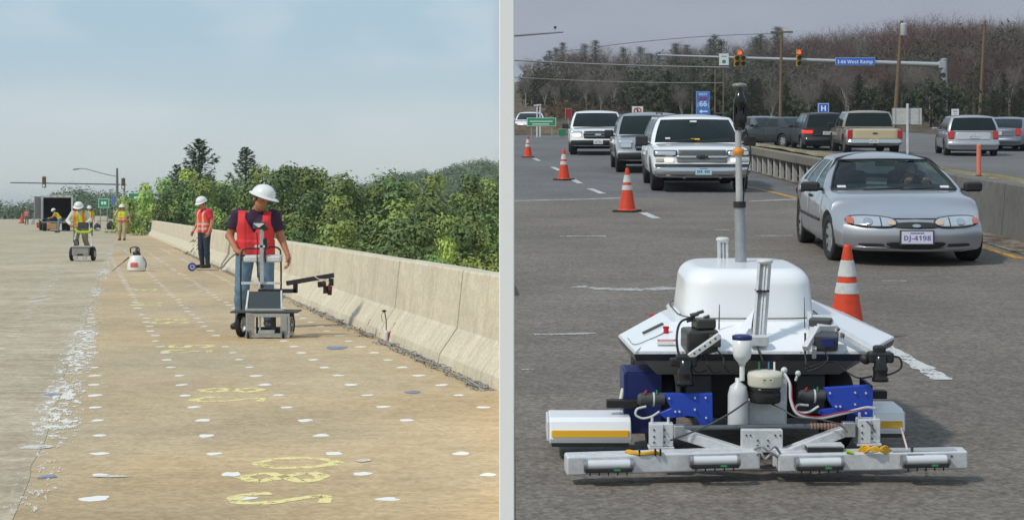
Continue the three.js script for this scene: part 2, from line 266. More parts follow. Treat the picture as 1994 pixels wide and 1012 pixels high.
// ---------------------------------------------------------------- the climbing road on the right, held up by a wall along its left side
const whiteWall = mat(C(.90, .90, .89), .7);
{
  const divider = thing('white_pier', 'added tall slim white pier standing between the tan bridge deck and the grey road', 'divider', V(-.0132, 0, -4.5));  // added divider, invented to fill the white gap between the two sites
  mb().box(.0385, 2.2, .2, 0, 1.1, 0, 0, 0, 0, .003).build('shaft', whiteWall, divider); mb().box(.041, .05, .23, 0, 2.225, 0).build('cap', whiteWall, divider);
  const m = mb(); const g = new THREE.BufferGeometry(), p = [], idx = [];
  for (let k = 0; k <= 20; k++) { const Z = k ? zr((k - 1) / 19, 6.3, 200) : 2, hw = Math.min(.004 + .0026 * Z, .3); for (const [x, y] of [[-hw, -9.2], [-hw, roadY(Z) + .025], [hw, roadY(Z) + .025], [hw, roadY(Z) - 2]]) p.push(x - .0029 * Z, Math.max(y, y < -9 ? y : .2 * (y > 0)), -Z); if (k) for (let j = 0; j < 3; j++) { const a = (k - 1) * 4 + j; idx.push(a, a + 4, a + 5, a, a + 5, a + 1); } }
  g.setAttribute('position', new THREE.Float32BufferAttribute(p, 3)); g.setIndex(idx); const ng = g.toNonIndexed(); ng.computeVertexNormals(); m.add(ng);
  tag(m.build('retaining_wall', whiteWall, scene), 'long white retaining wall holding up the climbing grey road on the right', 'retaining wall');
}
const asT = (n, size, base, seed, k) => tex(n, size, (i, j) => { const sp = pn(i, j, n, 420, seed), v = (sp - .5) * 34 * k + (pn(i, j, n, 800, seed + 8) - .5) * 30 * k + (pn(i, j, n, 90, seed + 1) - .5) * 8 + (pn(i, j, n, 12, seed + 2) - .5) * 12 + (pn2(i / n, j / n, 10, 150, seed + 3.5) - .5) * 6; return base.map((b) => b + v); });
const asB = greyBump(512, 1.2, [[240, 1], [110, 1]], 52);
const asNear = new THREE.MeshStandardMaterial({ map: asT(2048, 10, [112, 104, 95], 61, .85), bumpMap: asB, bumpScale: .004, roughness: .88, vertexColors: true });
const asFar = new THREE.MeshStandardMaterial({ map: asT(1024, 12, [102, 100, 99], 81, .8), bumpMap: asB, bumpScale: .003, roughness: .85, vertexColors: true });
const hillY = (X, Z) => roadY(Z) + .27 * Math.sin(X * .21 + 1) + (Z > 122 ? (Z - 122) * .02 : 0) + sstep(96, 112, Z) * sstep(14, 0, X) * .9;
const onRoad = (X, Z, lift = 0) => V(X, roadY(Z) + lift, -Z);
const road = structure(sheet('road', 70, 30, (a, b) => { const Z = a < .05 ? lerp(-4, 6, a / .05) : zr((a - .05) / .95, 6, 118); return onRoad(lerp(.0 - .0029 * Math.max(Z, 0), 4 + Math.max(Z, 0) * .42, b), Z, -.004 * 0); }, asFar, scene, macro(.4, .3)));
const apron = structure(sheet('road_near', 50, 24, (a, b) => { const Zr = 33.2 + (b - .5) * 1.2 + .25 * (vnoise(b * 14, 3) - .5), Z = a < .05 ? lerp(-4, 6, a / .05) : zr((a - .05) / .95, 6, Zr); return onRoad(lerp(.004 - .0029 * Math.max(Z, 0), Math.min(3.8 + Math.max(Z, 0) * .4, 6.5), b), Z, .004); }, asNear, scene, macro(.7, .5)));
{ // bank and hill behind the road
  const t = grainTex(512, 16, [84, 70, 50], 36, [[8, 1], [30, 1], [140, 1.2]], 65, [10, 0, -8]);
  structure(sheet('hillside', 40, 30, (a, b) => { const Z = lerp(94, 420, a * a * .6 + a * .4), X = lerp(-.0029 * Math.min(Z, 200), 180, b * b); return V(X, hillY(X, Z) - (Z < 104 ? (104 - Z) * .12 : 0) + (Z > 125 ? .5 * (vnoise(X * .4, Z * .3) - .5) : 0), -Z); }, mat(C(1, 1, 1), .95, 0, { map: t }), scene));
}
const paintW = mat(C(.56, .56, .55), .8, 0, worn), paintOld = mat(C(.40, .40, .39), .88, 0, worn), paintY = mat(S(196, 146, 52), .8, 0, worn);
function roadStrip(list, w, material, name, lift = .0075, ragged = 0) {      // list of photo points on the road; a painted strip
  const pts = list.map(([px, py]) => RG(px, py)), c = pts.length > 2 ? new THREE.CatmullRomCurve3(pts, false, 'centripetal') : new THREE.LineCurve3(...pts), n = pts.length > 2 ? 30 : 10, p = [], idx = [];
  for (let k = 0; k <= n; k++) { const q = c.getPoint(k / n), t = c.getTangent(k / n), nx = -t.z, nz = t.x, l = Math.hypot(nx, nz), s = w / 2 * (1 + ragged * (vnoise(k * .9, list[0][0]) - .5)); for (const e of [-1, 1]) { const X = q.x + e * nx / l * s, Z = -(q.z + e * nz / l * s); p.push(X, roadY(Z) + lift, -Z); } if (k < n) idx.push(2 * k, 2 * k + 2, 2 * k + 1, 2 * k + 1, 2 * k + 2, 2 * k + 3); }
  const g = new THREE.BufferGeometry(); g.setAttribute('position', new THREE.Float32BufferAttribute(p, 3)); g.setIndex(idx); g.computeVertexNormals(); boxUV(g); return meshOf(g, name, material, apron);
}
for (const [a, b, c, d] of [[1252, 414, 1278, 425], [1148, 367, 1174, 377], [1113, 348, 1130, 357], [1076, 325, 1090, 332], [1040, 308, 1050, 313]]) roadStrip([[a, b], [c, d]], .14, paintW, 'lane_dash');
roadStrip([[1440, 360], [1490, 371], [1560, 388], [1700, 424], [1860, 468], [1990, 504]], .12, paintY, 'yellow_edge_line');
roadStrip([[1690, 655], [1740, 685], [1800, 718], [1836, 740]], .13, paintW, 'lane_dash', .0078, .5);
roadStrip([[1122, 558], [1180, 563], [1250, 564], [1318, 561]], .2, paintOld, 'faded_stripe', .0078, 1.3);
roadStrip([[1040, 652], [1100, 651], [1160, 649]], .09, paintOld, 'faded_stripe', .0078, 1.3);
roadStrip([[1090, 460], [1180, 460]], .12, paintOld, 'faded_stripe', .0078, 1.6); roadStrip([[1000, 391], [1100, 389], [1230, 385]], .22, paintOld, 'stop_line', .0078, .6); roadStrip([[1460, 392], [1555, 388]], .22, paintOld, 'stop_line', .0078, .6);
roadStrip([[1470, 459], [1545, 459]], .1, paintOld, 'faded_stripe', .0078, 1.4); roadStrip([[1718, 547], [1765, 547]], .05, paintW, 'faded_stripe', .0078, 1.2); roadStrip([[1015, 720], [1040, 720]], .03, paintW, 'faded_stripe', .0078, 1); roadStrip([[1390, 448], [1420, 448]], .1, paintOld, 'faded_stripe', .0078, 1);
{ // the median: low wall, verge, guard rail
  const wall = thing('median_wall', 'low grey concrete median wall behind the silver sedan', 'wall', V(0, 0, 0)), wm = mat(C(.2, .2, .195), .9, 0, { map: grainTex(512, 3, [220, 216, 210], 22, [[5, 1], [30, 1], [160, 1]], 73), bumpMap: asB, bumpScale: .003 });
  for (let k = 0; k < 6; k++) { const z0 = 18 + k * 2.6, z1 = z0 + 2.58, m = mb(); const g = new THREE.ExtrudeGeometry(new THREE.Shape([[-.1, 0], [-.06, .7], [-.04, .72], [.13, .72], [.15, .7], [.15, 0]].map((p) => new THREE.Vector2(...p))), { depth: Math.hypot(z1 - z0, (z1 - z0) * SLOPE), bevelEnabled: false }); m.add(g, new THREE.Matrix4().makeRotationX(TILT).premultiply(new THREE.Matrix4().makeTranslation(6.6, roadY(z1), -z1))); m.build('wall_section', wm, wall); }
  const verge = structure(sheet('verge', 30, 6, (a, b) => { const Z = lerp(16, 62, a), e = Z < 32 ? 8 : lerp(8, 6.95, (Z - 32) / 28); const X = b < .8 ? lerp(6.74, e, b / .8) : lerp(e, e + .5, (b - .8) / .2); return V(X, roadY(Z) + (b < .81 ? .64 : -.05) + .05 * (vnoise(X * 4, Z * 3) - .5), -Z); }, mat(C(1, 1, 1), .95, 0, { map: grainTex(512, 3, [128, 116, 84], 60, [[10, 1], [60, 1], [200, 1.3]], 74, [6, 4, -4]) }), scene));
  const rail = thing('guard_rail', 'weathered guard rail on stub posts along the median beside the white truck', 'guard rail', V(0, 0, 0));
  const rm = mat(C(.24, .21, .165), .8, 0, { map: scuff }), pm = mat(C(.5, .49, .45), .8, 0, { map: scuff });
  for (let k = 0; k < 5; k++) { const z0 = 33.7 + k * 5.2, z1 = z0 + 5.18; mb().beam(onRoad(6.42, z0, .54), onRoad(6.42 + .02, z1, .54), .2, .2).build('rail_beam', rm, rail); }
  for (let k = 0; k < 27; k++) { const z = 34 + k * .96; mb().box(.1, .5, .14, 6.44, roadY(z) + .24, -z).build('post', pm, rail); }
  structure(sheet('shoulder', 20, 2, (a, b) => { const Z = lerp(16, 62, a); return V(lerp(5.95 + .35 * sstep(20, 40, Z), 6.56, b), roadY(Z) + .013, -Z); }, mat(C(1, 1, 1), .95, 0, { map: grainTex(256, 2, [104, 92, 78], 40, [[10, 1], [60, 1]], 77) }), scene));
}

// ---------------------------------------------------------------- trees
const quadBuf = () => ({ p: [], c: [] });
function leaf(b, c, n, s, asp, rng, col) {               // one pointed leaf: a single skewed triangle
  let rx = rng() - .5, ry = rng() - .5, rz = rng() - .5, tx = ry * n.z - rz * n.y, ty = rz * n.x - rx * n.z, tz = rx * n.y - ry * n.x, l = 1 / (Math.hypot(tx, ty, tz) || 1);
  tx *= l; ty *= l; tz *= l; const ux = n.y * tz - n.z * ty, uy = n.z * tx - n.x * tz, uz = n.x * ty - n.y * tx, L = s * (.35 + .3 * rng()), w = L * asp, k = -w * .3;
  const ax = c.x - tx * L, ay = c.y - ty * L, az = c.z - tz * L, dx = c.x + tx * L, dy = c.y + ty * L, dz = c.z + tz * L, mx = c.x + n.x * k, my = c.y + n.y * k, mz = c.z + n.z * k;
  b.p.push(ax - ux * w * .55, ay - uy * w * .55, az - uz * w * .55, mx + ux * w * .8 - tx * L * .5, my + uy * w * .8 - ty * L * .5, mz + uz * w * .8 - tz * L * .5, dx, dy, dz);
  for (let i = 0; i < 3; i++) b.c.push(col[0], col[1], col[2]);
}
function bufGeo(b) { const g = new THREE.BufferGeometry(); g.setAttribute('position', new THREE.Float32BufferAttribute(b.p, 3)); g.setAttribute('color', new THREE.Float32BufferAttribute(b.c, 3)); g.computeVertexNormals(); return g; }
const leafM = (o = {}) => new THREE.MeshStandardMaterial({ vertexColors: true, roughness: .75, side: THREE.DoubleSide, ...o });
const LEAF = leafM(), bark = mat(C(.10, .08, .06), .95, 0, { map: grainTex(256, .8, [220, 214, 206], 30, [[6, 1], [40, 1]], 83) }), barkGrey = mat(C(.17, .15, .135), .95), barkPale = mat(C(.33, .31, .28), .95), barkRed = mat(C(.125, .088, .075), .95);
function limbs(m, base, top, r, rng, n, spread, up = .5) {
  m.cyl(base, top, r, r * .35, 8); const ends = [];
  for (let k = 0; k < n; k++) { const t = .3 + .65 * k / n, s = base.clone().lerp(top, t), a = rng() * 6.28, e = s.clone().add(V(Math.cos(a) * spread * (1.1 - t * .5), spread * up * (.5 + rng()), Math.sin(a) * spread * (1.1 - t * .5))); m.cyl(s, e, r * .4 * (1 - t * .5), r * .1, 5); ends.push(e); }
  return ends;
}
function broadleaf(name, seed, hgt, rad, leaves, base, opt = {}) {    // trunk with limbs, crown of many leaf clumps
  const rng = mulberry(seed), o = new THREE.Group(); o.name = name;
  const m = mb(); limbs(m, V(0, 0, 0), V(0, hgt * .8, 0), hgt * .028, rng, 8, rad * .6); m.build('trunk', bark, o);
  const b = quadBuf(), clumps = [], ly = opt.low ?? .2, nL = opt.lobes ?? 11, cpl = Math.ceil((opt.clumps ?? 90) / nL);
  for (let q = 0; q < nL; q++) {                          // lobes, each set with clumps, each clump a shell of leaves
    const y = lerp(ly + .1, .82, (q + .5) / nL), prof = Math.sqrt(Math.max(.05, 1 - Math.pow(Math.abs((y - .48) / .5), 2.2))), a0 = q * 2.39996 + rng(), lt = .8 + .4 * rng(), R = rad * (.34 + .2 * rng()) * (opt.narrow ? .6 : 1), rr = Math.max(0, rad * prof - R * .8) * (.7 + .4 * rng());
    const lc = V(Math.cos(a0) * rr, y * hgt, Math.sin(a0) * rr);
    for (let k = 0; k < cpl; k++) {
      const cy = 1 - 1.7 * (k + .5) / cpl, h = Math.sqrt(Math.max(0, 1 - cy * cy)), a = k * 2.39996 + rng() * 1.2, jr = R * (.75 + .35 * rng());
      clumps.push([V(lc.x + Math.cos(a) * h * jr, lc.y + cy * jr * (.9 + .25 * rng()), lc.z + Math.sin(a) * h * jr), R * (.24 + .18 * rng()), lt * (.85 + .3 * rng())]);
    }
  }
  const per = Math.floor(leaves / clumps.length), d = V(0, 0, 0), q = V(0, 0, 0);
  for (const [c, r, tone] of clumps) {
    const hue = rng() - .5;
    for (let k = 0; k < per; k++) {
      d.set(rng() * 2 - 1, rng() * 1.7 - .55, rng() * 2 - 1).normalize(); const f = r * Math.pow(rng(), .3) * (.75 + .5 * rng()); q.copy(c).addScaledVector(d, f);
      const v = tone * (.78 + .44 * rng()); d.x += (rng() - .5) * .8; d.y += .25 + (rng() - .5) * .8; d.z += (rng() - .5) * .8; d.normalize();
      leaf(b, q, d, opt.leaf ?? .2, .8, rng, [base[0] * v * (1 + hue * .3), base[1] * v, base[2] * v * (1 - hue * .3)]);
    }
  }
  meshOf(bufGeo(b), 'crown', LEAF, o); return o;
}
function conifer(name, seed, hgt, rad, base, opt = {}) {  // whorls of rising branches dressed with needle sprays
  const rng = mulberry(seed), o = new THREE.Group(); o.name = name; mb().cyl([0, 0, 0], [0, hgt * .98, 0], hgt * .022, .02, 8).build('trunk', bark, o);
  const b = quadBuf(), lo = opt.low ?? .12, n = opt.n ?? 110;
  for (let k = 0; k < n; k++) {
    const t = lo + (1 - lo) * Math.pow((k + rng()) / n, .9), a = k * 2.39996 + rng(), L = rad * Math.pow(1 - t, .75) * (.55 + .75 * rng()) + .12, rise = opt.rise ?? .5, y0 = t * hgt;
    const tone = .7 + .6 * rng(), ns = Math.ceil((opt.density ?? 46) * (L / rad + .15));
    for (let s = 0; s < ns; s++) {
      const f = Math.pow(rng(), .7), c = V(Math.cos(a) * L * f, y0 + L * (rise * f + (opt.curl ?? .25) * f * f) + (rng() - .5) * .12 * L, Math.sin(a) * L * f), w = L * .2 * (1.15 - f);
      c.x += (rng() - .5) * w * 2; c.z += (rng() - .5) * w * 2; const v = tone * (.7 + .6 * rng());
      leaf(b, c, V(rng() - .5, .7 + rng() * .5, rng() - .5).normalize(), opt.leaf ?? .24, opt.asp ?? .42, rng, base.map((q) => q * v));
    }
  }
  meshOf(bufGeo(b), 'crown', LEAF, o); return o;
}
function pine(name, seed, hgt, rad, base, bare = .45) {    // bare lower trunk, flat dark pads above
  const rng = mulberry(seed), o = new THREE.Group(); o.name = name; const m = mb(), b = quadBuf(); m.cyl([0, 0, 0], [(rng() - .5) * .4, hgt * .97, 0], hgt * .02, .03, 7);
  for (let k = 0; k < 46; k++) {
    const t = bare + (.98 - bare) * (k + rng()) / 46, a = k * 2.4 + rng(), L = rad * (.35 + .75 * rng()) * Math.pow(Math.max(.02, 1 - (t - bare) / (1 - bare)), .6) + .1, s = V(0, t * hgt, 0), e = V(Math.cos(a) * L, t * hgt + L * .3, Math.sin(a) * L); m.cyl(s, e, .05, .02, 4);
    const tone = .6 + .7 * rng(), w = .18 * rad + L * .3; for (let q = 0; q < 120; q++) { const c = e.clone().lerp(s, rng() * .6), z = (rng() + rng() + rng() - 1.5); c.x += z * w; c.z += (rng() - .5) * w * 1.6; c.y += (rng() + rng() - .9) * w * .5; const v = tone * (.7 + .6 * rng()); leaf(b, c, V(rng() - .5, .5 + rng() * .6, rng() - .5).normalize(), .2, .35, rng, base.map((u) => u * v)); }
  }
  m.build('trunk', barkGrey, o); meshOf(bufGeo(b), 'crown', LEAF, o); return o;
}
function bareTree(name, seed, hgt, material, spread = 1, twigM = material) {   // trunk forking down to fine twigs
  const rng = mulberry(seed), o = new THREE.Group(); o.name = name; const m = mb(), tw = quadBuf();
  const strip = (a, b2, w) => { const d = b2.clone().sub(a).normalize(), s = d.clone().cross(V(rng() - .5, rng() - .5, rng() - .5)).normalize().multiplyScalar(w); for (const q of [a.clone().add(s), a.clone().sub(s), b2]) { tw.p.push(q.x, q.y, q.z); tw.c.push(1, 1, 1); } };
  const grow = (p, d, L, r, lv) => {
    const seg = lv === 0 ? 3 : 2; let q = p.clone(), dir = d.clone();
    for (let k = 0; k < seg; k++) {
      const e = q.clone().addScaledVector(dir, L / seg), r1 = r * (1 - .28 * (k + 1) / seg);
      if (lv < 2) m.add(new THREE.CylinderGeometry(r1, r * (1 - .28 * k / seg), L / seg, lv < 1 ? 6 : 3, 1, true), new THREE.Matrix4().compose(q.clone().add(e).multiplyScalar(.5), new THREE.Quaternion().setFromUnitVectors(UP, dir), V(1, 1, 1))); else strip(q, e, r * (lv > 3 ? 1.15 : 1));
      q = e; dir.add(V((rng() - .5) * .3, .06, (rng() - .5) * .3)).normalize();
      if (lv > 0 && lv < 5) for (let z = 0; z < (lv > 3 ? 1 : 1); z++) { const a = rng() * 6.28, nd = dir.clone().multiplyScalar(.8).add(V(Math.cos(a) * .75, .18, Math.sin(a) * .75)).normalize(); grow(q, nd, L * (.5 + .25 * rng()), r * .5, lv + 1); }
    }
    if (lv < 5) { const n = lv === 0 ? 7 : lv > 3 ? 2 : 3; for (let k = 0; k < n; k++) { const a = k / n * 6.28 + rng() * 1.4, s = (lv === 0 ? .55 : .5) * spread * (.6 + .7 * rng()), nd = dir.clone().add(V(Math.cos(a) * s, .05 + (rng() - .3) * .2, Math.sin(a) * s)).normalize(); grow(lv === 0 ? p.clone().lerp(q, .5 + .5 * k / n) : q, nd, L * (lv === 0 ? .5 : .68) * (.75 + .5 * rng()), r * .52, lv + 1); } }
  };
  grow(V(0, 0, 0), V((rng() - .5) * .12, 1, (rng() - .5) * .12).normalize(), hgt * .46, hgt * .017, 0);
  m.build('trunk', material, o); const g = bufGeo(tw); g.deleteAttribute('color'); meshOf(g, 'crown', twigM, o); return o;
}
const topOf = (o) => o.topY ??= (o.updateMatrixWorld(true), new THREE.Box3().setFromObject(o).max.y);
const used = new Set(), heights = new Map();
function plant(proto, pos, s, turn, label, category, group, sy = 1) {
  const o = used.has(proto) ? proto.clone() : (used.add(proto), proto); if (!proto.base) proto.base = proto.name;
  o.name = numbered(proto.base ?? proto.name); o.position.copy(pos); o.rotation.set(0, turn, 0); o.scale.set(s, s * sy, s); scene.add(o); tag(o, label, category, group); return o;
}
const DK = [.125, .178, .045], MD = [.20, .27, .066], LT = [.30, .42, .10];
const tBroadL = broadleaf('broad_tree', 11, 11, 4.3, 34000, LT, { clumps: 120, lobes: 13 }), tBroadD = broadleaf('dense_tree', 12, 11, 4.4, 34000, DK, { clumps: 110, lobes: 10 }), tBroadM = broadleaf('leafy_tree', 13, 11, 4.2, 30000, MD, { clumps: 100, lobes: 11 }), tBroadD2 = broadleaf('dark_tree', 15, 11, 4.6, 32000, [.125, .182, .05], { clumps: 90, lobes: 8 });
const tCon = conifer('conifer', 14, 12, 3.0, [.08, .13, .055], { n: 160, density: 100, rise: .55, curl: .35, leaf: .3 }), tCon2 = conifer('tapered_conifer', 16, 12, 2.4, [.10, .16, .06], { n: 160, density: 90, rise: .7, curl: .3, leaf: .28 });
// left, beyond the barrier: crown tops from the photograph, feet in the valley
const VY = -9;
function tree(proto, px, pyTop, Z, ph, label, cat, group, turn = 0, wide = 1) {
  const top = at(px, pyTop, Z), y0 = VY, h = top.y - y0, s = h / (ph = heights.get(proto) ?? (heights.set(proto, topOf(proto)), heights.get(proto))); const o = plant(proto, V(top.x, y0, -Z), s * wide * 1.22, turn, label, cat, group, 1 / (wide * 1.22)); return o;
}
tree(tBroadL, 392, 322, 118, 11.3, 'light green rounded tree below the two conifers, behind the barrier', 'tree', null, .6, .88);
tree(tBroadL, 322, 352, 124, 11.3, 'light green bushy tree at the left end of the tree row by the green sign', 'tree', null, 2.1, .75);
tree(tBroadM, 268, 396, 150, 11.3, 'small green tree behind the wide green road sign', 'tree', null, 1.1, .6);
tree(tCon, 388, 268, 135, 12.2, 'tall spiky dark conifer rising highest of the left tree row', 'conifer', null, .4, 1.05);
tree(tCon, 345, 318, 139, 12.2, 'small dark conifer just left of the tallest conifer', 'conifer', null, 2.4, .75);
tree(tCon2, 479, 284, 128, 12.3, 'pointed green conifer right of the tallest conifer', 'conifer', null, 1.4, 1.0);
tree(tBroadD2, 440, 335, 112, 11.3, 'dark green tree filling the gap between the two conifers', 'tree', null, 1.2, .8);
tree(tBroadM, 540, 316, 96, 11.3, 'mid green tree directly behind the white helmet of the near worker', 'tree', null, .2, .8);
tree(tBroadD, 606, 316, 84, 11.3, 'dense dark green tree in the middle of the row behind the barrier', 'tree', null, .9, .82);
tree(tBroadD2, 668, 322, 80, 11.3, 'dark tree right of the middle of the row, with deep gaps', 'tree', null, 2.2, .85);
tree(tBroadD, 722, 352, 78, 11.3, 'dark tree at the step in the skyline where the far hill begins', 'tree', null, 3.9, .8);
tree(tBroadD2, 575, 402, 60, 11.3, 'dark lower tree over the barrier right of the near worker', 'tree', null, 5.2, .75);
tree(tBroadM, 655, 418, 56, 11.3, 'green lower tree leaning over the barrier joint', 'tree', null, 1.6, .78);
tree(tBroadD, 735, 425, 56, 11.3, 'dark low tree behind the middle of the barrier', 'tree', null, 2.7, .8);
tree(tBroadM, 800, 346, 100, 11.3, 'hazy mid green tree below the far hill', 'tree', null, 4.4, .85);
tree(tBroadM, 872, 334, 90, 11.3, 'mid green tree near the right end of the left tree row', 'tree', null, .5, .85);
tree(tBroadD, 930, 322, 80, 11.3, 'tall dark tree at the right end of the row by the white pier', 'tree', null, 1.9, .8);
tree(tBroadD2, 822, 425, 60, 11.3, 'dark tree in the hollow behind the barrier right of the boom', 'tree', null, .1, .85);
tree(tBroadM, 962, 400, 62, 11.3, 'green tree against the white pier above the light bush', 'tree', null, 3.1, .7);
tree(tBroadL, 470, 372, 100, 11.3, 'light green rounded tree at the left shoulder of the near worker', 'tree', null, 4.0, .8);
tree(tBroadM, 700, 372, 66, 11.3, 'mid green tree in front of the dark ones right of the middle of the row', 'tree', null, 5.5, .85);
tree(tBroadD2, 885, 400, 64, 11.3, 'dark tree above the light bush near the right end of the barrier', 'tree', null, 2.5, .85);
tree(tBroadL, 925, 452, 48, 11.3, 'light green bush standing out low at the right behind the barrier', 'bush', null, 1.3, .5);
tree(tBroadM, 865, 492, 46, 11.3, 'green shrub along the barrier top left of the light bush', 'bush', null, 2.8, .75);
tree(tBroadM, 975, 505, 40, 11.3, 'green shrub touching the white pier above the barrier', 'bush', null, 4.8, .6);
tree(tBroadD, 770, 470, 50, 11.3, 'dark green shrub top showing just over the barrier', 'bush', null, 4.1, .7);
{ // far tree line and the hazy wooded hill: woods that read as one mass
  const rng = mulberry(77), far = quadBuf();
  const crownAt = (x, y, z, r, base, n) => { const tone = .75 + .5 * rng(); for (let k = 0; k < n; k++) { const d = V(rng() * 2 - 1, rng() * 2 - 1, rng() * 2 - 1).normalize(), q = V(x, y, z).addScaledVector(V(d.x, d.y * 1.15, d.z), r * (.55 + .45 * rng()) * (.8 + .4 * vnoise(d.x * 2 + x, d.y * 2 + y, d.z * 2 + 1.5))), v = tone * (.75 + .5 * rng()); leaf(far, q, d.add(V((rng() - .5), .3 + (rng() - .5), (rng() - .5))).normalize(), r * .2, .8, rng, base.map((c) => c * v)); } };
  for (let k = 0; k < 150; k++) { const px = -60 + 420 * (k + rng()) / 150, Z = 380 + rng() * 120, top = 360 + 22 * vnoise(px * .035, 8) + (px < 110 ? 8 : 0) - (px > 140 && px < 240 ? 8 : 0) + rng() * 34, p = at(px, top, Z), r = 2.6 + rng() * 2.4; crownAt(p.x, p.y - r, p.z, r, [.10, .16, .056], 340); crownAt(p.x + rng() * 3, p.y - r * 2.6, p.z + 2, r * 1.2, [.065, .11, .04], 220); }
  tag(meshOf(bufGeo(far), numbered('far_tree_line'), LEAF, scene), 'distant green tree line beyond the end of the bridge', 'woods', null, 'stuff');
  far.p = []; far.c = [];
  const ridge = (px) => 332 - 28 * sstep(740, 980, px) + 8 * (vnoise(px * .03, 2) - .5) + 20 * (1 - sstep(700, 770, px));
  for (let k = 0; k < 420; k++) { const px = 690 + 330 * (k + rng()) / 420, f = Math.pow(rng(), 1.2), Z = 640 - f * 220; const p = at(px, ridge(px) + f * 80 + rng() * 4, Z); if (p.x > -2) continue; const r = 2.6 + rng() * 2; crownAt(p.x, p.y - r, p.z, r, [.11, .172, .062], 280); }
  tag(meshOf(bufGeo(far), numbered('hillside_wood'), LEAF, scene), 'hazy green wooded hill on the skyline left of the white pier', 'woods', null, 'stuff');
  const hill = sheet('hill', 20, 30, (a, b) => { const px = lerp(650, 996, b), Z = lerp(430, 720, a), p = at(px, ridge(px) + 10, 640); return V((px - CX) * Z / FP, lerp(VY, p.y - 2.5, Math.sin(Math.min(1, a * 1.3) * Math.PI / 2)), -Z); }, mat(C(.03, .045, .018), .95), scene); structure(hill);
}
scene.fog = new THREE.FogExp2(new THREE.Color().setRGB(.9, .95, .97), .00026);   // summer haze
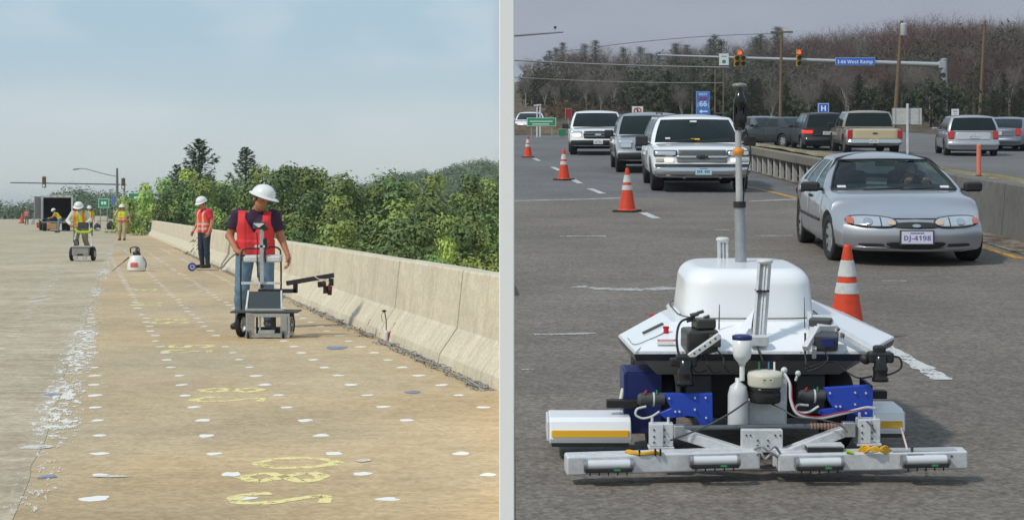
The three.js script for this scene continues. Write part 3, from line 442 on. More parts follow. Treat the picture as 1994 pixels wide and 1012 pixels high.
// right: the bare winter wood behind the junction
{
  const rng = mulberry(99);
  const bt = [bareTree('bare_tree', 21, 8, barkGrey, 1, mat(C(.15, .12, .105), .95)), bareTree('bare_tree', 22, 8, barkRed, .85, mat(C(.13, .085, .075), .95)), bareTree('pale_bare_tree', 23, 8, barkPale, .8, mat(C(.22, .19, .165), .95)), bareTree('reddish_bare_tree', 24, 8, barkRed, 1.05, mat(C(.16, .082, .07), .95))];
  const pn1 = pine('pine_tree', 31, 9, 2.3, [.062, .084, .036], .4), pn2 = pine('pine_tree', 32, 9, 2.1, [.066, .086, .036], .25), ev = conifer('evergreen', 33, 7, 2.3, [.05, .062, .026], { n: 140, density: 64, rise: .1, curl: .2, leaf: .26, low: .02 }), ev2 = broadleaf('evergreen_shrub', 34, 5, 2.4, 7000, [.055, .07, .028], { low: .02, clumps: 60, leaf: .24, lobes: 9 });
  const wood = (p, px, pyTop, Z, ph, label, cat, group, wide = 1) => { const t = at(px, pyTop, Z), y0 = hillY(t.x, Z) - .05, h = Math.max(t.y - y0, 1.2), s = h / (heights.get(p) ?? (heights.set(p, topOf(p)), heights.get(p))); plant(p, V(t.x, y0, -Z), s * wide, rng() * 6.28, label, cat, group, 1 / wide); };
  // outline of the wood from the photograph: x, top
  const sky = [[1003, 118], [1060, 100], [1085, 84], [1130, 80], [1170, 84], [1200, 78], [1240, 92], [1270, 98], [1300, 84], [1340, 76], [1380, 72], [1420, 76], [1460, 66], [1500, 62], [1560, 46], [1620, 52], [1680, 46], [1740, 34], [1800, 26], [1860, 22], [1930, 22], [2030, 22]];
  const topAt = (px) => { let k = 0; while (k < sky.length - 2 && sky[k + 1][0] < px) k++; return lerp(sky[k][1], sky[k + 1][1], clamp((px - sky[k][0]) / (sky[k + 1][0] - sky[k][0]))); };
  const g1 = 'bare trees of the winter wood', g2 = 'pines of the winter wood', g3 = 'evergreens at the foot of the wood';
  for (let k = 0; k < 84; k++) {                        // back rows
    const px = 1036 + 986 * ((k * .618034) % 1), Z = 196 + (k % 6) * 11, top = topAt(px) + (rng() - .45) * 20; const red = px > 1500 ? rng() < .6 : rng() < .3;
    const pineHere = px < 1540 && rng() < .5;
    if (pineHere) wood(rng() < .5 ? pn1 : pn2, px, top, Z, 9.3, 'dark pine standing among bare trees in the wood behind the junction', 'pine tree', g2, .95); else wood(red ? bt[rng() < .5 ? 1 : 3] : bt[rng() < .7 ? 0 : 2], px, top, Z, 8.6, 'leafless tree in the brown winter wood behind the junction', 'bare tree', g1, 1.15);
  }
  for (let k = 0; k < 40; k++) { const px = 1040 + 980 * ((k * .618034 + .37) % 1), Z = 138 + (k % 4) * 12, top = topAt(px) + 40 + rng() * 45, p = px < 1480 && rng() < .5 ? (rng() < .5 ? pn1 : pn2) : bt[Math.floor(rng() * 4)]; const pi = p === pn1 || p === pn2; wood(p, px, top, Z, pi ? 9.3 : 8.6, pi ? 'dark pine standing among bare trees in the wood behind the junction' : 'leafless tree in the brown winter wood behind the junction', pi ? 'pine tree' : 'bare tree', pi ? g2 : g1, 1.0); }
  for (let k = 0; k < 46; k++) { const px = 1040 + 970 * ((k * .618034 + .11) % 1), Z = 122 + (k % 3) * 9, lo = px < 1250 ? 175 : px < 1520 ? 160 : 165, top = lo + (rng() - .5) * 50; const sh = rng() < .5; wood(sh ? ev : ev2, px, top, Z, sh ? 7 : 5.1, sh ? 'dark evergreen tree at the foot of the bare wood behind the cars' : 'dark evergreen shrub at the foot of the bare wood behind the cars', sh ? 'evergreen tree' : 'shrub', sh ? g3 : 'dark shrubs at the foot of the wood', sh ? 1 : .9); }
  { // tangled twigs and saplings that fill the wood between the trunks: one mass
    const tw = quadBuf(), c = V(0, 0, 0), n = V(0, 0, 0); for (let k = 0; k < 560; k++) { const px = 1000 + 1040 * ((k * .618034 + .05) % 1), Z = 150 + (k % 9) * 13, base = hillY((px - CX) * Z / FP, Z), top = at(px, lerp(topAt(px) + 26, 205, Math.pow((k * .7548) % 1, .8)), Z), r = top.x < 2.6 ? 1.2 : 1.5 + rng() * 1.3, cy = Math.max(base + .6, top.y - r), green = px < 1520 ? rng() < .5 : rng() < .26, tone = (.65 + .6 * rng()) * .8, col = green ? [.062 * tone, .072 * tone, .034 * tone] : px > 1500 && rng() < .5 ? [.125 * tone, .082 * tone, .07 * tone] : [.115 * tone, .094 * tone, .076 * tone]; if (top.x < 2.6) top.x = 2.0 + .6 * rng(); for (let q = 0; q < 220; q++) { c.set(top.x + (rng() + rng() - 1) * r * 1.25, cy + (rng() + rng() - 1) * r * 1.3, top.z + (rng() - .5) * r * 1.6); n.set(rng() - .5, (rng() - .5) * .5, rng() - .2).normalize(); leaf(tw, c, n, green ? .42 : .8, green ? .5 : .12, rng, col); } }
    tag(meshOf(bufGeo(tw), numbered('undergrowth'), LEAF, scene), 'grey brown tangle of twigs and saplings filling the winter wood', 'undergrowth', null, 'stuff');
  }
  for (const [px, top, Z] of [[1024, 130, 140], [1036, 116, 160], [1060, 150, 130], [1085, 160, 126], [1143, 130, 134], [1170, 150, 128], [1192, 118, 131], [1260, 140, 129], [1330, 150, 127], [1500, 150, 128], [1545, 140, 130], [1570, 150, 126], [1605, 120, 131], [1655, 110, 128], [1690, 135, 133], [1790, 110, 129], [1815, 140, 127], [1965, 110, 130]]) wood(bt[2], px, top, Z, 8.6, 'pale leafless tree at the front edge of the brown wood', 'bare tree', 'pale trees at the edge of the wood', .9);
  const ivy = broadleaf('ivy_trunk', 35, 7, .75, 5000, [.06, .09, .025], { low: .02, clumps: 60, leaf: .15, narrow: true, lobes: 12 }); wood(ivy, 1897, 128, 108, 7.2, 'tree trunk wrapped in dark ivy near the right edge', 'tree', null, 1);
  const bs = broadleaf('brown_brush', 36, 2.2, 2.6, 5000, [.13, .085, .045], { low: .02, clumps: 40, leaf: .14 }); for (const [px, t, Z] of [[1100, 232, 112], [1150, 236, 110], [1080, 246, 108], [1250, 228, 114], [1205, 240, 112], [1430, 236, 112]]) wood(bs, px, t, Z, 2.25, 'rust brown brush on the bank behind the oncoming trucks', 'brush', 'brown brush on the bank', 1.3);
}

// ---------------------------------------------------------------- vehicles
function curve(list, z) {                                // smooth reading of a list of [z, value]
  const n = list.length; if (z <= list[0][0]) return list[0][1]; if (z >= list[n - 1][0]) return list[n - 1][1];
  let k = 0; while (list[k + 1][0] < z) k++;
  const [z0, a] = list[k], [z1, b] = list[k + 1], h = z1 - z0, sl = (i) => i < 0 || i >= n - 1 ? null : (list[i + 1][1] - list[i][1]) / (list[i + 1][0] - list[i][0]);
  const s = sl(k), p = sl(k - 1), q = sl(k + 1), lim = (u, v) => u === null || v === null ? (u ?? v) : u * v <= 0 ? 0 : 2 * u * v / (u + v), m0 = lim(p, s), m1 = lim(s, q), t = (z - z0) / h;
  return (2 * t ** 3 - 3 * t * t + 1) * a + (t ** 3 - 2 * t * t + t) * h * m0 + (-2 * t ** 3 + 3 * t * t) * b + (t ** 3 - t * t) * h * m1;
}
function gridGeo(rows, cols, fn, closed) {
  const p = [], idx = []; for (let i = 0; i <= rows; i++) for (let j = 0; j <= cols; j++) { const q = fn(i, j); p.push(q.x, q.y, q.z); }
  for (let i = 0; i < rows; i++) for (let j = 0; j < cols; j++) { const a = i * (cols + 1) + j, b = a + 1, d = a + cols + 1, e = d + 1; idx.push(a, b, e, a, e, d); }
  const g = new THREE.BufferGeometry(); g.setAttribute('position', new THREE.Float32BufferAttribute(p, 3)); g.setIndex(idx); g.computeVertexNormals(); return g;
}
const carGlass = new THREE.MeshPhysicalMaterial({ color: C(.012, .02, .02), roughness: .1, specularIntensity: .45 });
const clearGlass = new THREE.MeshPhysicalMaterial({ color: C(.46, .56, .54), roughness: .03, specularIntensity: .6, transmission: 1, thickness: 0, ior: 1.5 });
const chrome = mat(C(.66, .66, .66), .16, .95), lampGlass = new THREE.MeshPhysicalMaterial({ color: C(.62, .64, .65), roughness: .1, metalness: .6, clearcoat: 1 }), amber = new THREE.MeshPhysicalMaterial({ color: S(186, 96, 62), roughness: .2, clearcoat: 1 }), redLamp = new THREE.MeshPhysicalMaterial({ color: S(190, 24, 22), roughness: .2, clearcoat: 1 });
const lampLit = new THREE.MeshStandardMaterial({ color: C(.9, .86, .76), emissive: C(1, .86, .62), emissiveIntensity: 1.1, roughness: .3 }), brakeLit = new THREE.MeshStandardMaterial({ color: C(.6, .05, .04), emissive: C(1, .06, .04), emissiveIntensity: .55, roughness: .3 });
const rimM = mat(C(.48, .48, .48), .35, .8), under = mat(C(.012, .012, .012), .9), trimM = mat(C(.02, .02, .021), .6), bezelM = mat(C(.05, .05, .052), .35);
const paintOf = (c, metal = 0, rough = .38, coat = 1) => new THREE.MeshPhysicalMaterial({ color: c, metalness: metal, roughness: rough, clearcoat: coat, clearcoatRoughness: .06 });
const evalr = new Evaluator(); evalr.attributes = ['position', 'normal']; evalr.useGroups = false;
let wheelProto = null;
function wheelParts(r, w, parent, x, z, steer = 0) {
  const m = mb(), k = r, h = w / 2; m.lathe([[.64 * k, -h * .8], [.78 * k, -h], [.94 * k, -h * .95], [k, -h * .7], [k, h * .7], [.94 * k, h * .95], [.78 * k, h], [.64 * k, h * .8]], 0, 0, 0, 28, 0, Math.PI / 2);
  const o = m.build('wheel', MT.rubber, parent); o.position.set(x, r, z); o.rotation.y = steer;
  const q = mb(), sd = Math.sign(x), xf = sd * h * .5; q.lathe([[.001, 0], [.16 * k, .012], [.2 * k, 0]], xf + sd * .01, 0, 0, 16, 0, -sd * Math.PI / 2); for (let i = 0; i < 7; i++) { const a = i / 7 * 6.283; q.beam([xf, Math.sin(a) * .1 * k, Math.cos(a) * .1 * k], [xf + sd * .01, Math.sin(a) * .62 * k, Math.cos(a) * .62 * k], .03, .07 * k / .3); }
  q.cyl([sd * h * .1, 0, 0], [sd * h * .12, 0, 0], .64 * k, .64 * k, 20); q.lathe([[.6 * k, -h * .75], [.66 * k, -h * .8], [.66 * k, h * .8], [.6 * k, h * .75]], 0, 0, 0, 28, 0, Math.PI / 2); q.build('rim', rimM, o); return o;
}
function makeCar(name, s, label, category, pos, turn, group) {
  const o = thing(name, label, category, pos, 0, group); o.rotation.set(TILT, turn, 0); o.scale.set(1, s.squash ?? .85, 1);
  const hl = s.L / 2, nose = s.nose, tail = s.tail;
  const bend = (x, y, z) => {
    const wf = sstep(hl - nose.len, hl, z), wr = sstep(hl - tail.len, hl, -z), u = Math.abs(x) / (s.W / 2);
    return V(x, y, z - wf * (nose.k * u ** nose.p + curve(nose.nv, y)) + wr * (tail.k * u ** tail.p + curve(tail.nv, y)));
  };
  const profile = (z) => { const w = s.W / 2 * curve(s.plan, z), yb = s.y0 + (s.lift ? curve(s.lift, z) : 0), yt = curve(s.top, z), h = yt - yb; return [[0, yb], [w * .7, yb], [w * .93, yb + .02], [w * .975, yb + h * .12], [w * .995, yb + h * .35], [w, yb + h * .55], [w * .985, yb + h * .8], [w * .955, yt - .05], [w * .90, yt - .012], [w * .8, yt + .004], [w * .45, yt + .022], [0, yt + .03]]; };
  const N = 64, prof = Array.from({ length: N + 1 }, (_, i) => profile(lerp(-hl, hl, i / N))), M = prof[0].length;
  const ring = (z, sc, pr) => { const pts = []; const cy = (pr[0][1] + pr[M - 1][1]) / 2; for (let j = 0; j < M; j++) pts.push([pr[j][0] * sc, lerp(cy, pr[j][1], sc)]); for (let j = M - 2; j > 0; j--) pts.push([-pr[j][0] * sc, lerp(cy, pr[j][1], sc)]); return pts.map(([x, y]) => bend(x, y, z)); };
  const rings = []; for (const sc of [0, .3, .6, .85]) rings.push(ring(-hl, sc, prof[0])); for (let i = 0; i <= N; i++) rings.push(ring(lerp(-hl, hl, i / N), 1, prof[i])); for (const sc of [.85, .6, .3, 0]) rings.push(ring(hl, sc, prof[N]));
  const rn = rings[0].length, pp = [], idx = []; rings.forEach((r) => r.forEach((q) => pp.push(q.x, q.y, q.z)));
  for (let i = 0; i < rings.length - 1; i++) for (let j = 0; j < rn; j++) { const a = i * rn + j, b = i * rn + (j + 1) % rn, d = a + rn, e = b + rn; idx.push(a, b, e, a, e, d); }
  let g = new THREE.BufferGeometry(); g.setAttribute('position', new THREE.Float32BufferAttribute(pp, 3)); g.setIndex(idx); g = mergeVertices(g, 1e-4); g.computeVertexNormals();
  let br = new Brush(g); br.updateMatrixWorld();
  const arch = s.rW * 1.17;
  for (const z of s.zW) for (const sd of [-1, 1]) { const c = new THREE.CylinderGeometry(arch, arch, .34, 40); c.deleteAttribute('uv'); c.rotateZ(Math.PI / 2); const b2 = new Brush(c); b2.position.set(sd * (s.W / 2 - .1), s.rW * 1.03, z); b2.updateMatrixWorld(); br = evalr.evaluate(br, b2, SUBTRACTION); br.updateMatrixWorld(); }
  g = toCreasedNormals(br.geometry.index ? br.geometry.toNonIndexed() : br.geometry, .55); for (const k of Object.keys(g.attributes)) if (!['position', 'normal'].includes(k)) g.deleteAttribute(k); g.clearGroups();
  const bodyG = mb().add(g);
  // where the flank is, for doors and trim
  const sideX = (z, y) => { const p = profile(z); for (let j = 2; j < 9; j++) if (y <= p[j][1]) return lerp(p[j - 1][0], p[j][0], (y - p[j - 1][1]) / Math.max(1e-4, p[j][1] - p[j - 1][1])); return p[8][0]; };
  const panel = (sd, z0, z1, y0, y1, off, nx = 14, ny = 10) => gridGeo(ny + 2, nx + 2, (i, j) => { const ed = i === 0 || j === 0 || i === ny + 2 || j === nx + 2, v = clamp((i - 1) / ny), u = clamp((j - 1) / nx); let z = lerp(z0, z1, u); const y = lerp(y0, y1 ?? 0, v); for (const zw of s.zW) { const R = arch + .05, dy = y - s.rW * 1.03; if (Math.abs(dy) < R) { const q = Math.sqrt(R * R - dy * dy); if (z > zw - q && z < zw + q) z = z0 + z1 > 2 * zw ? zw + q : zw - q; } } const b = bend(sd * (sideX(z, y) + (ed ? -.006 : off)), y, z); return b; });
  // the cabin: frame with openings, panes set in them
  const c = s.cabin, NT = [0, .07, .2, .35, .5, .65, .8, .92, 1], wAt = (t) => lerp(c.wb, c.wr, t) + (c.bulge ?? .03) * 4 * t * (1 - t);
  const segs = [];                                       // from the middle of the windscreen round one flank to the middle of the rear window
  const fx = [0, .3, .6, .85, c.aP ?? .93, 1];
  const zf = (t) => lerp(c.zf0, c.zf1, t) + (c.fb ?? .06) * 4 * t * (1 - t), zb = (t) => lerp(c.zr0, c.zr1, t) - (c.rb ?? .04) * 4 * t * (1 - t), cf = c.cf ?? .14, cr = c.cr ?? .1, corner = (u, k) => k * Math.pow(u, 2.6);
  for (let k = 0; k < fx.length; k++) segs.push([(t) => [fx[k] * (wAt(t) - .03), zf(t) - corner(fx[k], cf)], k < fx.length - 2 ? 'windscreen' : 'frame']);
  segs.push([(t) => [wAt(t), zf(t) - cf - .05], 'frame']);
  for (const [b0, t0, kind] of c.side) segs.push([(t) => [wAt(t), lerp(b0, t0, t)], kind]);
  segs.push([(t) => [wAt(t), zb(t) + cr + .05], 'frame']);
  for (let k = fx.length - 1; k >= 0; k--) segs.push([(t) => [fx[k] * (wAt(t) - .03), zb(t) + corner(fx[k], cr)], k === 0 ? 'end' : k <= fx.length - 2 ? 'rear_window' : 'frame']);
  const yAt = (x, t) => lerp(curve(s.top, 0) * 0 + c.yb, c.yr, t) - .02 * t * (Math.abs(x) / c.wr) ** 2;
  const frame = [], panes = {};
  const quad = (dst, a, b, d, e) => dst.push(a, b, e, a, e, d);
  for (const sd of [1, -1]) for (let k = 0; k < segs.length - 1; k++) for (let r = 0; r < NT.length - 1; r++) {
    const P = (sg, t) => { const [x, z] = sg[0](t); return V(sd * x, yAt(x, t), z); }, t0 = NT[r], t1 = NT[r + 1], kind = segs[k][1], glass = kind !== 'frame' && r > 0 && r < NT.length - 2;
    const a = P(segs[k], t0), b = P(segs[k + 1], t0), d = P(segs[k], t1), e = P(segs[k + 1], t1);
    const key = glass ? (kind === 'windscreen' || kind === 'rear_window' ? kind : kind + (sd > 0 ? 'L' : 'R') + k) : null;
    const dst = glass ? (panes[key] ??= []) : frame; if (glass) for (const q of [a, b, d, e]) { q.y -= .004; q.x *= .994; } sd > 0 ? quad(dst, b, a, e, d) : quad(dst, a, b, d, e);
  }
  const RT = 6; for (const sd of [1, -1]) for (let k = 0; k < segs.length - 1; k++) for (let r = 0; r < RT; r++) {
    const zc = (c.zf1 + c.zr1) / 2, P = (sg, q) => { const [x, z] = sg[0](1), m = 1 - q; return V(sd * x * m, yAt(x * m, 1) + (c.crown ?? .05) * (1 - (1 - q) ** 2.6), lerp(zc, z, m)); }, q0 = r / RT, q1 = (r + 1) / RT;
    const a = P(segs[k], q0), b = P(segs[k + 1], q0), d = P(segs[k], q1), e = P(segs[k + 1], q1); sd > 0 ? quad(frame, b, a, e, d) : quad(frame, a, b, d, e);
  }
  const geoOf = (l) => { let q = new THREE.BufferGeometry(); q.setAttribute('position', new THREE.Float32BufferAttribute(l.flatMap((v) => [v.x, v.y, v.z]), 3)); q = mergeVertices(q, 2e-4); q.computeVertexNormals(); return q; };
  bodyG.add(toCreasedNormals(geoOf(frame).toNonIndexed(), .5));
  const body = bodyG.build('body', s.paint, o);
  for (const [key, l] of Object.entries(panes)) meshOf(boxUV(geoOf(l).toNonIndexed()), key.startsWith('side') ? 'side_window' : key, key === 'windscreen' && s.clear ? clearGlass : s.clear ? clearGlass : carGlass, o);
  mb().box(s.W * .78, .14, s.L * .8, 0, s.y0 + .05, 0).box(s.W - .5, .3, .5, 0, s.rW, s.zW[0]).box(s.W - .5, .3, .5, 0, s.rW, s.zW[1]).build('underbody', under, o);
  for (const z of s.zW) for (const sd of [-1, 1]) wheelParts(s.rW, s.tyre ?? .21, o, sd * (s.W / 2 - (s.tyre ?? .21) / 2 - .03), z, z > 0 ? s.steer ?? 0 : 0);
  // things on the nose and the tail
  const face = (cx, cy, w, h, q = {}) => {               // a panel that follows the nose (or the tail)
    const end = q.end ?? 1, nx = q.nx ?? 12, ny = q.ny ?? 6, rd = q.round ?? .35, off = q.off ?? .008;
    return gridGeo(ny + 2, nx + 2, (i, j) => {
      const ed = i === 0 || j === 0 || i === ny + 2 || j === nx + 2, u0 = clamp((j - 1) / nx) * 2 - 1, v0 = clamp((i - 1) / ny) * 2 - 1, u = u0 * Math.sqrt(1 - rd * v0 * v0 / 2), v = v0 * Math.sqrt(1 - rd * u0 * u0 / 2), hh = h * (1 + (q.taper ?? 0) * u);
      const x = cx + u * w / 2, y = cy + v * hh / 2 + (q.rise ?? 0) * u * w / 2 + (q.arc ?? 0) * u * u, b = bend(x, y, end * hl); b.z += end * (ed ? -.03 : off + (q.dome ?? 0) * (1 - u * u) * (1 - v * v)); return b;
    });
  };
  const put = (nm, m, ...f) => { const k = mb(); for (const a of f) k.add(a); return k.build(nm, m, o); };
  const door = (sd, z0, z1, y0, y1) => { const d = mb().add(panel(sd, z0, z1, y0, y1, .006)).build('door', s.doorPaint ?? s.paint, o); const zh = lerp(z0, z1, .16), yh = lerp(y0, y1, .86); mb().box(.03, .035, .18, sd * (sideX(zh, yh) + .012), yh, zh).build('handle', s.handle ?? s.paint, d); return d; };
  const mirror = (x, y, z, w = .22, h = .14, m = trimM) => { for (const sd of [-1, 1]) { const k = mb().box(w, h, .1, sd * (x + w / 2), y, z, 0, sd * .2, 0, .035).cyl([sd * (x - .04), y - h * .3, z - .02], [sd * (x + .05), y - h * .2, z], .022); k.build('mirror', m, o); } };
  if (s.add) s.add({ o, face, put, door, mirror, panel, bend, sideX, hl, body });
  return o;
}
function printed(w, h, draw, wm, hm) {                    // a flat print: its canvas is drawn by draw(ctx)
  const c = document.createElement('canvas'); c.width = w; c.height = h; draw(c.getContext('2d'), w, h); const t = new THREE.CanvasTexture(c); t.colorSpace = THREE.SRGBColorSpace; return new THREE.MeshStandardMaterial({ map: t, roughness: .5 });
}
function plateMesh(name, w, h, material, parent, m4, thick = .006) { const g = new THREE.PlaneGeometry(w, h); g.translate(0, 0, thick); const o = meshOf(g, name, material, parent); o.applyMatrix4(m4); const b = new RoundedBoxGeometry(w + .006, h + .006, thick, 1, thick * .3); const e = meshOf(boxUV(b), "backing", MT.aluWhite, o); e.position.z = thick / 2 - .001; return o; }
const plateMat = (bg, fg, text) => printed(256, 128, (x, w, h) => { x.fillStyle = bg; x.fillRect(0, 0, w, h); x.fillStyle = fg; x.font = 'bold 74px sans-serif'; x.textAlign = 'center'; x.textBaseline = 'middle'; if (text) x.fillText(text, w / 2, h * .55, w * .9); else { for (let k = 0; k < 7; k++) if (k !== 3) x.fillRect(28 + k * 29, 48, 18, 46); } x.fillRect(70, 12, 116, 12); });

const flat = [[0, 0], [3, 0]];
{ // the silver saloon nearest the camera on the right
  const silver = paintOf(C(.40, .40, .43), .55, .34);
  makeCar('silver_sedan', {
    L: 4.35, W: 1.72, y0: .19, rW: .3, zW: [-1.22, 1.28], tyre: .19, paint: silver, clear: true, squash: .86, steer: .08, handle: trimM,
    top: [[-2.2, .80], [-2.0, .93], [-1.4, .965], [-.6, .93], [.6, .90], [.95, .88], [1.5, .80], [1.95, .70], [2.18, .60]], plan: [[-2.2, .82], [-1.8, .93], [-1, .985], [.4, 1], [1.2, .985], [1.8, .95], [2.18, .88]],
    nose: { len: .9, k: .34, p: 2.4, nv: [[.15, .1], [.25, .03], [.4, 0], [.5, .03], [.58, .1], [.7, .3], [.9, .6]] }, tail: { len: .7, k: .2, p: 2.2, nv: [[.15, .1], [.45, 0], [.75, .06], [.95, .2]] },
    cabin: { zf0: .98, zr0: -1.78, zf1: .12, zr1: -1.02, yb: .87, yr: 1.315, wb: .79, wr: .55, aP: .95, cf: .2, cr: .16, crown: .055, bulge: .035, fb: .05, rb: .06, side: [[.62, .02, 'side'], [-.12, -.16, 'frame'], [-.2, -.23, 'side'], [-.98, -.68, 'frame'], [-1.04, -.73, 'side'], [-1.34, -.86, 'frame']] },
    add: ({ o, face, put, door, mirror, bend, sideX, hl }) => {
      for (const sd of [-1, 1]) {
        put('headlight', lampGlass, face(sd * .46, .565, .5, .125, { round: .8, off: .012, dome: .012, rise: sd * .03, nx: 20 })).userData.label = 'clear oval headlight';
        put('turn_signal', amber, face(sd * .680, .572, .08, .085, { round: .7, off: .022, rise: sd * .02 })); put('turn_signal', mat(S(200, 172, 146), .2), face(sd * .258, .553, .085, .055, { round: .8, off: .022 }));
        put('headlight_reflector', chrome, face(sd * .50, .566, .1, .085, { round: 1, off: .024, dome: .01 })); put('lamp_bezel', bezelM, face(sd * .46, .564, .535, .15, { round: .8, off: .006, rise: sd * .03, nx: 20 })); put('lamp_divider', bezelM, face(sd * .37, .566, .012, .11, { off: .027, ny: 6 }));
        put('bumper_slot', trimM, face(sd * .47, .275, .27, .036, { round: .6, off: .006 }));
        put('bumper_lip', silver, face(sd * .47, .232, .34, .03, { round: .6, off: .022, arc: 0 }));
        door(sd, -.14, .86, .28, .86); door(sd, -1.0, -.17, .28, .87);
        mb().add(gridGeo(3, 16, (i, j) => { const z = lerp(-.98, .84, j / 16), y = .50 + [-.022, -.018, .018, .022][i]; return V(sd * (sideX(z, y) + (i === 0 || i === 3 ? .004 : .018)), y, z); })).build('rub_strip', trimM, o);
        mb().add(face(sd * .6, .74, .36, .13, { end: -1, round: .3, off: .01 })).build('tail_light', redLamp, o);
      }
      put('grille', trimM, face(0, .525, .52, .078, { round: .9, off: .006, nx: 20, ny: 8 })); put('emblem', chrome, face(0, .52, .095, .042, { round: 1, off: .02, ny: 6 }));
      put('air_intake', trimM, face(0, .262, .64, .088, { round: .7, off: .006, nx: 22, ny: 8, arc: .03 })); put('bumper_chin', silver, face(0, .208, 1.2, .03, { round: .5, off: .018, nx: 24, arc: .02 }));
      put('bonnet_seam', trimM, face(0, .603, .66, .008, { round: .2, off: .003, nx: 20, ny: 2 }));
      plateMesh('number_plate', .33, .15, plateMat('#d9d4e4', '#55518a', 'DJ-4198'), o, M4(0, .375, hl + .012, -.06)); mb().box(.37, .185, .01, 0, .375, hl + .004, -.06).build('plate_holder', bezelM, o);
      mirror(.83, .93, .62, .22, .13);
      // windscreen surround, wipers, cabin
      const W0 = [], zf = (t) => lerp(.98, .12, t) + .05 * 4 * t * (1 - t), ed = (u, t) => { const w = lerp(.79, .55, t) + .035 * 4 * t * (1 - t) - .03; return V(u * w, lerp(.87, 1.315, t) - .02 * t * u * u + .006, zf(t) - .2 * Math.pow(Math.abs(u), 2.6) + .008); };
      for (let k = -10; k <= 10; k++) W0.push(ed(k / 10 * .95, .07)); for (let k = 1; k < 8; k++) W0.push(ed(.95, lerp(.07, .92, k / 8))); for (let k = 10; k >= -10; k--) W0.push(ed(k / 10 * .95, .92)); for (let k = 7; k > 0; k--) W0.push(ed(-.95, lerp(.07, .92, k / 8)));
      mb().tube(W0, .012, 120, 5, true).build('window_seal', trimM, o);
      for (const [a, b] of [[-.5, .1], [.05, .6]]) mb().tube([ed(a, .03).add(V(0, .02, .02)), ed((a + b) / 2, .075).add(V(0, .012, .012)), ed(b, .10).add(V(0, .01, .01))], .008, 10, 5).build('wiper', trimM, o);
      mb().box(1.36, .05, 1.9, 0, .885, -.45).box(1.3, .06, .4, 0, .9, .52, .1).build('dashboard', mat(C(.05, .055, .06), .8), o);
      for (const x of [-.36, .36]) { const q = mb(); q.box(.46, .5, .14, x, .86, -.42, .2, 0, 0, .06).box(.25, .15, .09, x, 1.15, -.5, .1, 0, 0, .04); q.build('seat', mat(C(.09, .10, .11), .9), o); }
      mb().box(.24, .06, .03, 0, 1.22, .2, .3).build('rear_view_mirror', trimM, o); mb().box(1.1, .2, .5, 0, .93, -1.3, 0, 0, 0, .05).build('rear_seat', mat(C(.10, .11, .12), .9), o);
      const st = mb(); st.tube(Array.from({ length: 17 }, (_, k) => V(.36 + .18 * Math.cos(k / 16 * 6.283), .93 + .15 * Math.sin(k / 16 * 6.283), .22 - .08 * Math.sin(k / 16 * 6.283))), .014, 24, 6); st.build('steering_wheel', trimM, o);
      mb().add(new THREE.PlaneGeometry(.1, .05), M4(-.6, .94, .76, -1.0)).build('sticker', MT.white, o); mb().add(new THREE.PlaneGeometry(.1, .05), M4(.58, .94, .77, -1.0)).build('sticker', MT.white, o);
    },
  }, 'silver four-door car with a driver, nearest the camera on the right', 'car', onRoad(4.44, 21.0), -.035);
}
const whiteP = paintOf(C(.80, .81, .82), 0, .4);
const truckTop = (cabR) => [[-2.85, 1.04], [-2.7, 1.1], [cabR, 1.12], [1.0, 1.14], [1.3, 1.14], [2.2, 1.08], [2.6, 1.0], [2.74, .9]];
const truckPlan = [[-2.8, .95], [-2.3, .985], [0, 1], [2, .985], [2.5, .97], [2.74, .95]];
const truckNose = { len: .6, k: .12, p: 3, nv: [[.3, .04], [.45, 0], [.62, .0], [.68, .06], [.9, .09], [1.05, .15], [1.2, .3]] }, truckTail = { len: .3, k: .05, p: 4, nv: [[.3, .02], [.5, 0], [.6, .04], [1.2, .05]] };
const suvCabin = { zf0: 1.32, zr0: -2.66, zf1: .62, zr1: -2.42, yb: 1.12, yr: 1.80, wb: .95, wr: .76, aP: .95, cf: .18, cr: .08, crown: .06, side: [[.92, .46, 'side'], [.02, -.02, 'frame'], [-.08, -.1, 'side'], [-1.1, -1.06, 'frame'], [-1.18, -1.14, 'side'], [-2.4, -2.2, 'frame']] };
const cabCabin = (r) => ({ zf0: 1.32, zr0: r - .04, zf1: .62, zr1: r + .14, yb: 1.12, yr: 1.82, wb: .94, wr: .76, aP: .95, cf: .18, cr: .06, crown: .05, side: [[.92, .46, 'side'], [.02, -.02, 'frame'], [-.08, -.1, 'side'], [r + .25, r + .28, 'frame']] });
